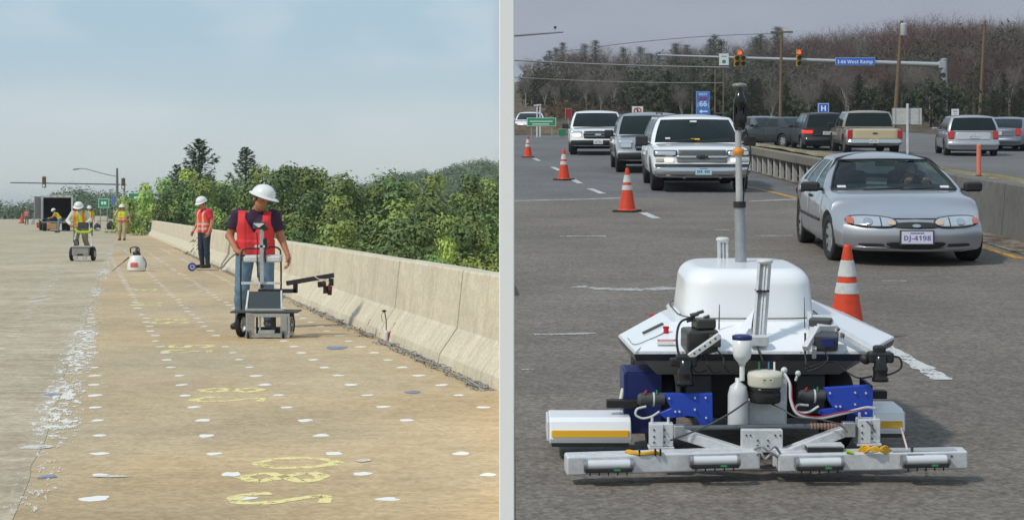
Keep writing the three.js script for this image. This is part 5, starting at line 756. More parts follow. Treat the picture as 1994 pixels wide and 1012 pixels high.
  P('post_foot', MT.aluWhite, (m) => m.box(.09, .05, .07, r(1477, 682, 8.5).x, .6, r(1477, 682, 8.5).z)); P('post_clip', MT.black, (m) => m.box(.064, .008, .07, r(1484, 567, 8.58).x, r(1484, 567, 8.58).y, r(1484, 567, 8.58).z)); hose('post_cable', [r(1470, 605, 8.6), r(1465, 640, 8.6), r(1476, 680, 8.45), r(1484, 700, 8.42), r(1490, 725, 8.38)], .0045, MT.black); P('fairing', MT.whiteGloss, (m) => { const a = r(1470, 600, 8.75), b = r(1438, 642, 8.6), c2 = r(1472, 640, 8.6), d2 = r(1470, 636, 8.8); m.add(gridGeo(1, 1, (i, j) => [[a, c2], [b, c2]][i][j])); m.add(gridGeo(1, 1, (i, j) => [[a, d2], [b, d2]][i][j])); });
  P('whip_antenna', MT.darkGrey, (m) => m.cyl(r(1400, 642, 8.7), r(1401, 594, 8.7), .004, .002)); P('whip_antenna', MT.darkGrey, (m) => m.cyl(r(1567, 640, 8.7), r(1566, 580, 8.7), .003, .0015));
  // left deck: slot, knobs, printed label
  const onDeck = (px, py) => { let best = null, bd = 9; for (let Z = 8.4; Z < 10.2; Z += .01) { const q = r(px, py, Z), n = deckOut.length; let s = 0; for (let k = 0; k < n; k++) { const a = deckOut[k], b = deckOut[(k + 1) % n], nx = b.z - a.z, nz = a.x - b.x, d = nx * a.x + nz * (a.z + .6), e = nx * q.x + nz * (q.z + .6); s = Math.max(s, e / d); } const y = .5525 + (.655 - .5525) * clamp((.99 - s) / .33), df = Math.abs(q.y - y); if (df < bd) { bd = df; best = V(q.x, y, q.z); } } return best; };
  const slotA = onDeck(1252, 652), slotB = onDeck(1291, 633); P('deck_slot', MT.darkGrey, (m) => m.beam(slotA.add(V(0, .004, 0)), slotB.add(V(0, .004, 0)), .028, .012));
  for (const [px, py] of [[1270, 624], [1297, 648]]) { const q = onDeck(px, py); P('knob', MT.red, (m) => m.cyl(q, q.clone().add(V(0, .022, 0)), .014, .012, 14).box(.03, .012, .012, q.x, q.y + .026, q.z)); }
  { const q = onDeck(1298, 668), lb = signText('#e8e8e6', (x, w, h) => { x.fillStyle = '#b03a3a'; x.fillRect(20, 8, w - 26, 44); x.fillStyle = '#e9d6d4'; x.fillRect(40, 24, w - 80, 10); x.fillStyle = '#8c8c8c'; for (let k = 0; k < 4; k++) x.fillRect(10, 66 + k * 14, w - 50 + (k % 2) * 20, 6); }, 256, 128); const g = new THREE.PlaneGeometry(.1, .085); const f = meshOf(g, 'printed_label', lb, o); f.position.copy(q).add(V(0, .004, 0)); f.rotation.x = -Math.PI / 2 + .2; f.rotation.order = 'YXZ'; }
  P('deck_seam', MT.grey, (m) => m.tube([[1222, 660], [1240, 672], [1262, 664], [1296, 648]].map(([a, b]) => onDeck(a, b).add(V(0, .003, 0))), .002, 20, 4)); { const q1 = onDeck(1240, 686).add(V(0, .003, 0)), q2 = onDeck(1325, 612).add(V(0, .003, 0)), q3 = onDeck(1340, 690).add(V(0, .003, 0)); P('deck_seam', MT.grey, (m) => m.cyl(q1, q2, .002, .002, 4)); P('deck_seam', MT.grey, (m) => m.cyl(q2, q3, .002, .002, 4)); }
  for (const [px, py] of [[1240, 690], [1330, 694], [1420, 690], [1560, 690], [1650, 686]]) { const q = onDeck(px, py); if (q) P('deck_bolt', MT.steel, (m) => m.cyl(q, q.clone().add(V(0, .006, 0)), .006, .005, 8)); }
  // left camera on its bracket
  P('left_sensor_box', mat(C(.05, .052, .045), .35), (m) => { const c = r(1362, 664, 8.5); m.box(.16, .12, .12, c.x, c.y, c.z, .1, .2, 0, .012).box(.1, .05, .1, c.x + .02, c.y + .085, c.z, 0, .2, 0, .01).box(.055, .06, .05, r(1392, 660, 8.42).x, c.y + .01, c.z + .08); });
  P('left_connector', MT.darkGrey, (m) => { for (const [a, b, s] of [[1352, 616, .02], [1364, 611, .016], [1344, 626, .018], [1376, 620, .014]]) { const c = r(a, b, 8.5); m.cyl(c.clone().add(V(-s, 0, 0)), c.clone().add(V(s, .01, 0)), s * .55, s * .5, 10); } }); P('left_bracket', MT.aluWhite, (m) => m.beam(r(1342, 696, 8.36), r(1402, 654, 8.36), .03, .03)); for (let k = 0; k < 5; k++) { const q = r(1342, 696, 8.36).lerp(r(1402, 654, 8.36), .16 + k * .17); P('bracket_hole', MT.black, (m) => m.cyl(q.clone().add(V(0, 0, .0)), q.clone().add(V(0, .003, .0165)), .005, .005, 8)); }
  const lensDown = (px, py0, py1, Z, rad, name) => P(name, MT.blackGloss, (m) => { const a = r(px, py0, Z), b = r(px, py1, Z), h = a.y - b.y; m.lathe([[.001, 0], [rad * 1.1, 0], [rad * 1.12, h * .12], [rad * .95, h * .16], [rad * .95, h * .4], [rad * 1.02, h * .42], [rad * 1.02, h * .55], [rad * .85, h * .6], [rad * .85, h], [.001, h]], b.x, b.y, b.z, 24); });
  lensDown(1334, 702, 751, 8.36, .038, 'left_lens'); P('left_camera_body', MT.black, (m) => { const c = r(1336, 703, 8.38); m.box(.1, .06, .07, c.x, c.y, c.z, 0, 0, 0, .012).box(.04, .04, .05, c.x - .06, c.y - .005, c.z + .01, 0, 0, 0, .01); }); hose('left_cable', [r(1352, 618, 8.5), r(1326, 628, 8.45), r(1318, 655, 8.4), r(1322, 690, 8.38), r(1330, 700, 8.36)], .006, MT.black); for (const [a, b] of [[1366, 1346], [1392, 1410], [1356, 1378]]) hose('loose_cable', [r(a, 676, 8.42), r((a + b) / 2 + 8, 700, 8.38), r(b, 712, 8.36), r(b + 12, 726, 8.38), r(b + 30, 722, 8.4)], .004, MT.black);
  // right camera on its bracket
  P('right_bracket', MT.aluWhite, (m) => { m.beam(r(1575, 616, 8.7), r(1586, 690, 8.44), .02, .06).beam(r(1596, 622, 8.7), r(1612, 644, 8.55), .1, .05).beam(r(1622, 640, 8.6), r(1722, 696, 8.3), .05, .03).beam(r(1568, 680, 8.4), r(1592, 640, 8.5), .03, .03); }); P('right_sensor_box', MT.darkGrey, (m) => { const c = r(1608, 664, 8.48); m.box(.12, .075, .1, c.x, c.y, c.z, .15, -.2, 0, .01); const d = r(1598, 632, 8.6); m.box(.11, .06, .08, d.x, d.y, d.z, 0, -.3, 0, .01); }); P('blue_module', MT.navy, (m) => { const c = r(1612, 668, 8.41); m.box(.06, .04, .02, c.x, c.y, c.z); });
  lensDown(1714, 694, 743, 8.24, .035, 'right_lens'); P('right_camera_body', MT.black, (m) => { const c = r(1714, 696, 8.26); m.box(.12, .05, .08, c.x, c.y, c.z, 0, 0, 0, .012).box(.055, .05, .06, c.x - .005, c.y + .03, c.z, 0, 0, 0, .012).lathe([[.001, -.02], [.024, -.015], [.024, .015], [.001, .02]], c.x - .07, c.y - .01, c.z, 16, Math.PI / 2); });
  hose('right_cable', [r(1736, 694, 8.24), r(1752, 698, 8.24), r(1755, 716, 8.24), r(1742, 726, 8.24), r(1728, 731, 8.22)], .005, MT.black); hose('right_cable', [r(1698, 734, 8.26), r(1670, 736, 8.36), r(1645, 722, 8.4), r(1626, 706, 8.42), r(1590, 712, 8.4), r(1566, 720, 8.4)], .0045, MT.black); hose('right_cable', [r(1604, 680, 8.42), r(1612, 700, 8.4), r(1596, 716, 8.38), r(1572, 724, 8.38)], .0045, MT.black); hose('right_cable', [r(1568, 650, 8.5), r(1568, 690, 8.42), r(1570, 712, 8.38)], .005, MT.black);
  for (const [px, py] of [[1630, 645], [1640, 656], [1655, 664], [1668, 668]]) P('connector', MT.darkGrey, (m) => { const c = r(px, py, 8.5); m.cyl(c, c.clone().add(V(.012, .012, 0)), .008, .007, 8); });
  // white reservoir cup and jug
  P('reservoir', mat(C(.72, .73, .72), .35), (m) => { const b = r(1445, 712, 8.3), h = (py) => r(1445, py, 8.3).y - b.y, k = K(8.3); m.lathe([[.001, 0], [7 * k, 0], [7 * k, h(708)], [16 * k, h(698)], [18 * k, h(690)], [19 * k, h(662)], [.001, h(662)]], b.x, b.y, b.z, 24).cyl(r(1445, 742, 8.3), r(1445, 710, 8.3), 5 * k, 5 * k, 14); }); P('reservoir_lid', MT.navy, (m) => { const b = r(1445, 662, 8.3), k = K(8.3); m.lathe([[.001, 0], [19.5 * k, 0], [19.5 * k, 7 * k], [15 * k, 9 * k], [.001, 10 * k]], b.x, b.y, b.z, 24); });
  P('jug', mat(C(.60, .61, .62), .4), (m) => { const b = r(1437, 834, 8.32), h = (py) => r(1437, py, 8.32).y - b.y, k = K(8.32); m.lathe([[.001, 0], [19 * k, 0], [20 * k, 4 * k], [20 * k, h(768)], [16 * k, h(752)], [6 * k, h(744)], [6 * k, h(736)], [.001, h(736)]], b.x, b.y, b.z, 26); });
  // white column and scanner
  P('column', MT.aluWhite, (m) => { const a = r(1494, 835, 8.36), b = r(1494, 782, 8.36); m.box(76 * K(8.36), a.distanceTo(b), .1, (a.x + b.x) / 2, (a.y + b.y) / 2, a.z - .05).box(16 * K(8.4), .24, .06, r(1523, 780, 8.42).x, r(1523, 780, 8.42).y, r(1523, 780, 8.42).z); });
  P('scanner_base', MT.blackGloss, (m) => { const b = r(1490, 783, 8.3), k = K(8.3), h = (py) => r(1490, py, 8.3).y - b.y; m.lathe([[.001, 0], [29 * k, 0], [30 * k, 4 * k], [30 * k, h(764)], [27 * k, h(762)], [30 * k, h(758)], [30 * k, h(752)], [.001, h(752)]], b.x, b.y, b.z, 28); }); P('scanner_head', MT.cream, (m) => { const b = r(1490, 753, 8.3), k = K(8.3), h = (py) => r(1490, py, 8.3).y - b.y; m.lathe([[.001, 0], [31 * k, 0], [34 * k, 4 * k], [35 * k, h(732)], [33 * k, h(725)], [20 * k, h(722)], [.001, h(721)]], b.x, b.y, b.z, 28); });
  { const g = new THREE.PlaneGeometry(.05, .018), f = meshOf(g, 'printed_mark', signText('#cfcab2', (x, w, h) => { x.fillStyle = '#3a3a38'; x.fillRect(20, 40, 60, 44); x.fillRect(100, 40, 50, 44); x.fillRect(170, 40, 60, 44); }), o); const q = r(1490, 736, 8.3); f.position.set(q.x, q.y, q.z + 35 * K(8.3) + .0015); }
  for (const [a, mt] of [[1478, MT.green], [1497, mat(S(40, 96, 128), .5)], [1508, MT.aluWhite]]) P('plug', mt, (m) => m.cyl(r(a, 726, 8.3), r(a, 706, 8.32), .005, .005, 8)); P('valve', MT.white, (m) => { const c = r(1527, 722, 8.28); m.ball(.016, c.x, c.y, c.z).box(.012, .04, .012, c.x, c.y - .02, c.z); }); P('valve', MT.white, (m) => { const d = r(1554, 728, 8.36); m.ball(.014, d.x, d.y, d.z).cyl(d, d.clone().add(V(-.012, -.035, 0)), .006); });
  // blue plates
  const plateBlue = (pts, Z, th, nm, mt) => { const q = pts.map(([a, b]) => r(a, b, Z)), z = q[0].z; P(nm, mt, (m) => m.ext(q.map((v) => [v.x, v.y]), th, M4(0, 0, z - th), .003)); };
  plateBlue([[1294, 768], [1386, 768], [1388, 833], [1366, 833], [1363, 822], [1352, 812], [1340, 810], [1296, 816], [1285, 806], [1300, 800], [1308, 796], [1300, 782]], 8.36, .03, 'blue_bracket', MT.blue);
  plateBlue([[1606, 757], [1690, 752], [1699, 760], [1699, 813], [1676, 813], [1664, 806], [1628, 806], [1606, 812], [1596, 806], [1598, 800], [1624, 796], [1612, 778]], 8.36, .03, 'blue_bracket', MT.blue);
  for (const [a, b] of [[1303, 776], [1353, 775], [1374, 775], [1353, 798], [1375, 814], [1315, 802], [1323, 802], [1616, 766], [1665, 765], [1686, 766], [1665, 788], [1686, 805], [1628, 792], [1636, 792]]) P('bolt', MT.aluWhite, (m) => { const c = r(a, b, 8.36); m.cyl(c, c.clone().add(V(0, 0, .012)), .0055, .0045, 8); });
  P('side_plate', MT.navy, (m) => { const c = r(1253, 786, 8.72); m.box(.18, .3, .02, c.x, c.y, c.z, 0, 0, 0, .003).box(.02, .3, .3, c.x - .09, c.y, c.z - .14, 0, 0, 0, .003).box(.18, .02, .24, c.x, c.y + .15, c.z - .12, 0, 0, 0, .003); }); P('side_plate', MT.navy, (m) => { const c = r(1672, 790, 8.72); m.box(.12, .2, .02, c.x, c.y, c.z).box(.02, .2, .24, c.x + .06, c.y, c.z - .12); });
  for (const [x0, x1, y] of [[1247, 1294, 778], [1560, 1606, 772]]) { P('motor', MT.darkGrey, (m) => { const a = r(x0, y, 8.38), b = r(x1, y - 1, 8.38); m.cyl(a, b, .03, .03, 20).cyl(a.clone().add(V(-.012, 0, 0)), a, .02, .03, 16).cyl(a.clone().add(V(.012, 0, 0)), a.clone().add(V(.02, 0, 0)), .033, .033, 20); }); P('motor_ring', MT.aluWhite, (m) => { const a = r(x0 + 24, y, 8.38); m.cyl(a, a.clone().add(V(.008, 0, 0)), .0335, .0335, 20).cyl(r(x0 - 4, y, 8.38), r(x0, y, 8.38), .014, .022, 12); }); P('motor_lead', MT.green, (m) => m.cyl(r(x0 + 32, y - 10, 8.36), r(x0 + 32, y - 18, 8.36), .004)); P('motor_lead', MT.red, (m) => m.cyl(r(x0 + 9, y - 11, 8.36), r(x0 + 12, y - 17, 8.36), .005)); }
  hose('white_hose', [r(1258, 792, 8.34), r(1240, 798, 8.33), r(1238, 808, 8.33), r(1250, 815, 8.33), r(1268, 812, 8.33), r(1284, 802, 8.34)], .006, MT.white); hose('white_hose', [r(1574, 790, 8.34), r(1552, 790, 8.33), r(1550, 800, 8.33), r(1572, 804, 8.33), r(1594, 792, 8.35)], .006, MT.white);
  hose('feed_hose', [r(1528, 728, 8.26), r(1538, 748, 8.22), r(1540, 780, 8.2), r(1552, 806, 8.18), r(1590, 815, 8.18), r(1640, 806, 8.18), r(1690, 794, 8.2), r(1704, 796, 8.2)], .007, mat(C(.5, .5, .52), .5), 40); hose('red_wire', [r(1531, 730, 8.255), r(1541, 750, 8.215), r(1544, 784, 8.195), r(1557, 804, 8.175), r(1590, 812, 8.175), r(1640, 803, 8.175), r(1688, 797, 8.195)], .0025, MT.red, 40);
  // cross tube, bearing blocks, diagonal arms, centre block
  P('cross_tube', mat(C(.16, .18, .19), .35, .6), (m) => m.cyl(r(1322, 834, 8.24), r(1684, 829, 8.24), .013, .013, 16)); P('copper_spring', MT.copper, (m) => { for (let k = 0; k < 12; k++) { const c = r(1578 + k * 6.5, 830.5, 8.24); m.cyl(c, c.clone().add(V(.008, 0, 0)), .0165, .0165, 14); } });
  const block = (px, py, w, h, Z) => { const c = r(px, py, Z), k = K(Z); const b = P('bearing_block', MT.aluWhite, (m) => m.box(w * .55 * k, h * k, .07, c.x - w * .2 * k, c.y, c.z, 0, 0, 0, .004).box(w * .44 * k, h * k, .06, c.x + w * .27 * k, c.y, c.z - .006, 0, 0, 0, .004).box(w * 1.04 * k, 5 * k, .08, c.x, c.y - h / 2 * k - 3 * k, c.z)); for (const [a, d] of [[-.3, .25], [-.3, -.05], [-.3, -.3], [.12, .25], [.12, -.05], [.12, -.3]]) { const hb = mb().cyl([c.x + a * w * k, c.y + d * h * k, c.z + .03], [c.x + a * w * k, c.y + d * h * k, c.z + .0385], .0048, .0048, 8).build('bolt', MT.darkGrey, b); } for (const a of [-.36, .3]) mb().cyl([c.x + a * w * k, c.y + h / 2 * k, c.z], [c.x + a * w * k, c.y + h * .75 * k, c.z], .007, .006, 10).build('pin', MT.aluWhite, b); };
  block(1287, 846, 48, 44, 8.22); block(1690, 838, 46, 46, 8.22);
  for (const [a, b] of [[[1316, 842], [1450, 884]], [[1642, 840], [1522, 886]]]) P('diagonal_arm', MT.aluWhite, (m) => m.beam(r(...a, 8.22), r(...b, 8.16), .06, .048)); P('arm_clamp', MT.alu, (m) => { const c = r(1322, 840, 8.19); m.box(.05, .06, .05, c.x, c.y, c.z); }); P('arm_clamp', MT.alu, (m) => { const d = r(1652, 836, 8.19); m.box(.06, .07, .05, d.x, d.y, d.z); });
  P('centre_block', MT.aluWhite, (m) => { const a = r(1483, 858, 8.16), k = K(8.16); m.box(80 * k, 44 * k, .05, a.x, a.y, a.z, 0, 0, 0, .004).box(30 * k, 36 * k, .06, a.x - 26 * k, a.y - 32 * k, a.z).box(30 * k, 36 * k, .06, a.x + 36 * k, a.y - 32 * k, a.z); });
  for (const [a, b] of [[1452, 846], [1460, 846], [1474, 856], [1494, 856], [1474, 866], [1494, 866], [1508, 846], [1518, 846]]) P('bolt', MT.darkGrey, (m) => { const c = r(a, b, 8.16); m.cyl(c.clone().add(V(0, 0, .024)), c.clone().add(V(0, 0, .031)), .0046, .0046, 8); });
  // front sensor bars
  const k8 = K(8.1);
  P('front_bar', MT.aluWhite, (m) => m.beam(r(1101, 904, 8.06), r(1476, 892, 8.14), .11, 38 * k8)); P('front_bar', MT.aluWhite, (m) => m.beam(r(1512, 898, 8.12), r(1880, 892, 8.10), .11, 36 * k8));
  for (const [x0, x1, y] of [[1140, 1230, 906], [1346, 1438, 898], [1552, 1640, 902], [1760, 1846, 897]]) {
    const a = r(x0, y, 8.0), b = r(x1, y - 2, 8.0);
    const s = P('sensor', mat(C(.7, .71, .72), .3, .2), (m) => { m.cyl(a, b, .022, .022, 18); }); P('sensor_sole', MT.black, (m) => m.beam(a.clone().add(V(0, -.026, .002)), b.clone().add(V(0, -.026, .002)), .045, .014), s); for (const e of [a, b]) P('clamp', MT.steel, (m) => m.cyl(e.clone().add(V(-.008, 0, 0)), e.clone().add(V(.008, 0, 0)), .027, .027, 16).box(.014, .05, .05, e.x, e.y - .008, e.z - .02), s);
    for (let k = 0; k < 5; k++) { const q = a.clone().lerp(b, .1 + k * .2); P('probe', MT.black, (m) => m.cyl(q.clone().add(V(0, -.03, .005)), q.clone().add(V(0, -.05, .005)), .004, .003, 6), s); } P('spring_sheet', MT.green, (m) => m.box(.03, .01, .002, lerp(a.x, b.x, .68), a.y - .018, a.z + .0245), s);
  }
  P('black_box', MT.black, (m) => { const c = r(1605, 878, 8.12); m.box(70 * k8, 18 * k8, .08, c.x, c.y, c.z, 0, 0, 0, .004); }); P('spacer_plate', MT.aluWhite, (m) => { const c = r(1605, 867, 8.14); m.box(72 * k8, 5 * k8, .09, c.x, c.y, c.z); }); P('label_plate', mat(C(.34, .36, .38), .5), (m) => { const c = r(1798, 889, 8.09); m.box(.3, .012, .07, c.x, c.y + .028, c.z); });
  P('yellow_strap', MT.yellow, (m) => { for (let k = 0; k < 3; k++) m.tube([r(1216 + k * 4, 884, 8.1), r(1224, 878 + k * 2, 8.05), r(1250, 883 + k, 8.03), r(1272, 880 + k * 1.5, 8.04), r(1296, 885, 8.06), r(1318, 884, 8.1)], .006, 24, 6); }); P('yellow_strap', MT.yellow, (m) => { for (let k = 0; k < 4; k++) m.tube([r(1668 + k * 3, 882, 8.1), r(1686, 868 + k * 4, 8.05), r(1704, 880 - k * 3, 8.03), r(1722, 870 + k * 4, 8.04), r(1736, 880, 8.1)], .006, 24, 6); }); for (const px of [1245, 1276, 1286]) P('cable_tie', MT.black, (m) => { const c = r(px, 881, 8.04); m.box(.008, .03, .03, c.x, c.y, c.z); }); P('fitting', MT.limegreen, (m) => { const c = r(1649, 879, 8.06); m.cyl(c, c.clone().add(V(.03, -.01, 0)), .01, .008, 10); });
  P('bar_module', MT.darkGrey, (m) => { const c = r(1782, 888, 8.06); m.box(.075, .02, .05, c.x, c.y, c.z).box(.012, .04, .012, c.x - .015, c.y + .025, c.z); }); P('bar_module', MT.darkGrey, (m) => { const d = r(1848, 888, 8.06); m.box(.03, .012, .03, d.x, d.y, d.z); });
  hose('bar_wire', [r(1755, 835, 8.5), r(1761, 855, 8.2), r(1768, 880, 8.07)], .005, mat(S(220, 190, 190), .5)); hose('grey_wire', [r(1500, 786, 8.28), r(1525, 798, 8.2), r(1548, 812, 8.16), r(1600, 818, 8.16), r(1640, 830, 8.14), r(1650, 842, 8.12)], .004, MT.darkGrey, 36); hose('grey_wire', [r(1455, 782, 8.26), r(1420, 806, 8.2), r(1380, 828, 8.18), r(1340, 845, 8.16), r(1305, 858, 8.14)], .005, MT.darkGrey, 36); hose('grey_wire', [r(1668, 812, 8.3), r(1694, 826, 8.16), r(1704, 842, 8.14)], .004, MT.darkGrey); hose('grey_wire', [r(1468, 876, 8.1), r(1484, 870, 8.05), r(1496, 878, 8.05), r(1508, 870, 8.05), r(1520, 884, 8.08)], .006, mat(C(.3, .3, .3), .6)); hose('grey_wire', [r(1470, 888, 8.1), r(1482, 882, 8.06), r(1490, 894, 8.06), r(1502, 884, 8.06), r(1514, 890, 8.09)], .006, mat(C(.34, .34, .34), .6));
  // side sensor wings
  const wing = (px0, px1, dy, Z) => {
    const a = r(px0, 858 + dy, Z), b = r(px1, 858 + dy, Z), y = (py) => r(px0, py + dy, Z).y, L = b.x - a.x, prof = [[0, y(860)], [.03, y(858)], [.036, y(852)], [.028, y(840)], [.012, y(822)], [-.02, y(816)], [-.22, y(816)], [-.3, y(822)], [-.31, y(850)], [-.28, y(860)]];
    const ex = (pts, x0, l) => { const g = new THREE.ExtrudeGeometry(new THREE.Shape(pts.map((p) => new THREE.Vector2(-p[0], p[1]))), { depth: l, bevelEnabled: true, bevelSize: .006, bevelThickness: .006, bevelSegments: 2 }); g.rotateY(Math.PI / 2); g.translate(x0, 0, a.z); return g; };
    const w = P('sensor_wing', MT.whiteGloss, (m) => m.add(ex(prof, a.x, L))); P('yellow_stripe', MT.yellow, (m) => m.add(ex([[.0, y(845)], [.041, y(846)], [.036, y(838)], [.0, y(838)]], a.x + .01, L - .02)), w); P('wing_skirt', MT.darkGrey, (m) => m.box(L * .98, .03, .3, a.x + L / 2, y(862) - .006, a.z - .14), w); P('end_cap', MT.aluWhite, (m) => m.box(.012, .1, .28, px0 < 1400 ? a.x - .012 : b.x + .012, y(840), a.z - .14, 0, 0, 0, .01), w); P('wing_arm', MT.black, (m) => m.box(.16, .04, .06, px0 < 1400 ? b.x - .03 : a.x + .03, y(792), a.z - .1), w);
  };
  wing(1072, 1226, 0, 8.6); wing(1690, 1756, -18, 8.7); P('wing_lever', MT.cream, (m) => m.cyl(r(1206, 796, 8.7), r(1213, 758, 8.75), .012, .01));
}

// ---------------------------------------------------------------- people
function surfaceNet(f, lo, hi, cell) {                   // a smooth mesh of f = 0
  const nx = Math.ceil((hi.x - lo.x) / cell) + 1, ny = Math.ceil((hi.y - lo.y) / cell) + 1, nz = Math.ceil((hi.z - lo.z) / cell) + 1, v = new Float32Array(nx * ny * nz), id = (i, j, k) => i + nx * (j + ny * k);
  const B = 5, half = (B - 1) / 2 * cell, far = half * 1.7321 * 1.25 + cell;   // blocks well away from the surface are filled with one value
  for (let k0 = 0; k0 < nz; k0 += B) for (let j0 = 0; j0 < ny; j0 += B) for (let i0 = 0; i0 < nx; i0 += B) {
    const d = f(lo.x + i0 * cell + half, lo.y + j0 * cell + half, lo.z + k0 * cell + half), skip = Math.abs(d) > far + .012;
    for (let k = k0; k < Math.min(nz, k0 + B); k++) for (let j = j0; j < Math.min(ny, j0 + B); j++) for (let i = i0; i < Math.min(nx, i0 + B); i++) v[id(i, j, k)] = skip ? d : f(lo.x + i * cell, lo.y + j * cell, lo.z + k * cell);
  }
  const vi = new Int32Array(nx * ny * nz).fill(-1), p = [], idx = [], c = new Float64Array(8);
  for (let k = 0; k < nz - 1; k++) for (let j = 0; j < ny - 1; j++) for (let i = 0; i < nx - 1; i++) {
    let n = 0, x = 0, y = 0, z = 0, s = 0; for (let q = 0; q < 8; q++) { c[q] = v[id(i + (q & 1), j + (q >> 1 & 1), k + (q >> 2))]; if (c[q] < 0) s++; } if (s === 0 || s === 8) continue;
    for (let a = 0; a < 8; a++) for (let b = 0; b < 3; b++) { const d = a | 1 << b; if (d === a || (c[a] < 0) === (c[d] < 0)) continue; const t = c[a] / (c[a] - c[d]); x += (a & 1) + (b === 0 ? t : 0); y += (a >> 1 & 1) + (b === 1 ? t : 0); z += (a >> 2) + (b === 2 ? t : 0); n++; }
    vi[id(i, j, k)] = p.length / 3; p.push(lo.x + (i + x / n) * cell, lo.y + (j + y / n) * cell, lo.z + (k + z / n) * cell);
  }
  const qd = (A, B, Cc, D, fl) => { if (A < 0 || B < 0 || Cc < 0 || D < 0) return; fl ? idx.push(A, B, Cc, A, Cc, D) : idx.push(A, Cc, B, A, D, Cc); };
  for (let k = 1; k < nz - 1; k++) for (let j = 1; j < ny - 1; j++) for (let i = 1; i < nx - 1; i++) {
    const a = v[id(i, j, k)] < 0;
    if (a !== v[id(i + 1, j, k)] < 0) qd(vi[id(i, j - 1, k - 1)], vi[id(i, j, k - 1)], vi[id(i, j, k)], vi[id(i, j - 1, k)], a);
    if (a !== v[id(i, j + 1, k)] < 0) qd(vi[id(i - 1, j, k - 1)], vi[id(i - 1, j, k)], vi[id(i, j, k)], vi[id(i, j, k - 1)], a);
    if (a !== v[id(i, j, k + 1)] < 0) qd(vi[id(i - 1, j - 1, k)], vi[id(i, j - 1, k)], vi[id(i, j, k)], vi[id(i - 1, j, k)], a);
  }
  const g = new THREE.BufferGeometry(); g.setAttribute('position', new THREE.Float32BufferAttribute(p, 3)); g.setIndex(idx); g.computeVertexNormals(); return g;
}
const smin = (a, b, k) => { if (b - a >= k) return a; if (a - b >= k) return b; const h = .5 + .5 * (b - a) / k; return b + (a - b) * h - k * h * (1 - h); };
const cap = (a, b, ra, rb) => { const ax = a.x, ay = a.y, az = a.z, dx = b.x - ax, dy = b.y - ay, dz = b.z - az, il = 1 / (dx * dx + dy * dy + dz * dz || 1e-9), dr = rb - ra; return (x, y, z) => { const px = x - ax, py = y - ay, pz = z - az; let t = (px * dx + py * dy + pz * dz) * il; t = t < 0 ? 0 : t > 1 ? 1 : t; const u = px - dx * t, v = py - dy * t, w = pz - dz * t; return Math.sqrt(u * u + v * v + w * w) - ra - dr * t; }; };
const ell = (c, r) => { const m = Math.min(r.x, r.y, r.z), ix = 1 / r.x, iy = 1 / r.y, iz = 1 / r.z, cx = c.x, cy = c.y, cz = c.z; return (x, y, z) => { const u = (x - cx) * ix, v = (y - cy) * iy, w = (z - cz) * iz; return (Math.sqrt(u * u + v * v + w * w) - 1) * m; }; };
const joined = (fs, k) => { const n = fs.length; return (x, y, z) => { let d = fs[0](x, y, z); for (let i = 1; i < n; i++) d = smin(d, fs[i](x, y, z), k); return d; }; };
function handGeo(wr, dir, palm, curl, cell, thumbSide) {  // wrist, direction of the fingers, palm normal
  const d = dir.clone().normalize(), n = palm.clone().addScaledVector(d, -palm.dot(d)).normalize(), s = d.clone().cross(n).multiplyScalar(thumbSide), q = (a, b, c) => wr.clone().addScaledVector(d, a).addScaledVector(s, b).addScaledVector(n, c), fs = [];
  fs.push(joined([cap(q(-.02, 0, 0), q(.03, 0, 0), .026, .028), cap(q(.03, .022, 0), q(.08, .028, 0), .015, .013), cap(q(.03, 0, 0), q(.085, 0, 0), .017, .014), cap(q(.03, -.022, 0), q(.078, -.026, 0), .015, .013)], .02));
  [[.03, .068, .0085], [.011, .076, .009], [-.009, .07, .0085], [-.028, .055, .0075]].forEach(([off, len, r], i) => {
    let p = q(.082 - Math.abs(i - 1) * .004, off, 0), ang = curl * (.5 + .1 * i); for (const f of [.45, .32, .23]) { const e = p.clone().addScaledVector(d, Math.cos(ang) * len * f * 1.2).addScaledVector(n, Math.sin(ang) * len * f * 1.2); fs.push(cap(p, e, r, r * .9)); p = e; ang += curl * .75; }
  });
  const t0 = q(.018, .026, .006), t1 = q(.048, .05, .014 + curl * .01), t2 = q(.078, .052, .026 + curl * .018); fs.push(cap(t0, t1, .013, .0105), cap(t1, t2, .0105, .0085));
  const c = q(.07, 0, .02); return surfaceNet(joined(fs, .006), c.clone().addScalar(-.15), c.clone().addScalar(.15), cell);
}
function headGeo(c, rot, cell) {                          // skull, jaw, brow, nose, lips, chin, ears
  const e = (x, y, z, a, b, d) => ell(V(x, y, z), V(a, b, d)), f = joined([e(0, .03, -.012, .076, .092, .094), e(0, -.05, .022, .056, .066, .062), e(0, -.098, .055, .024, .016, .02), cap(V(0, .012, .078), V(0, -.026, .1), .009, .014), cap(V(-.03, .028, .076), V(.03, .028, .076), .012, .012)], .022);
  const g2 = joined([f, cap(V(-.018, -.062, .078), V(.018, -.062, .078), .008, .008), e(-.077, -.01, -.008, .012, .032, .02), e(.077, -.01, -.008, .012, .032, .02)], .006), eye = (s) => ell(V(s * .032, .004, .086), V(.016, .009, .012)), e1 = eye(1), e2 = eye(-1);
  const g = surfaceNet((x, y, z) => Math.max(g2(x, y, z), -e1(x, y, z), -e2(x, y, z)), V(-.11, -.14, -.13), V(.11, .14, .14), cell); g.applyMatrix4(new THREE.Matrix4().makeRotationFromEuler(rot).setPosition(c)); return g;
}
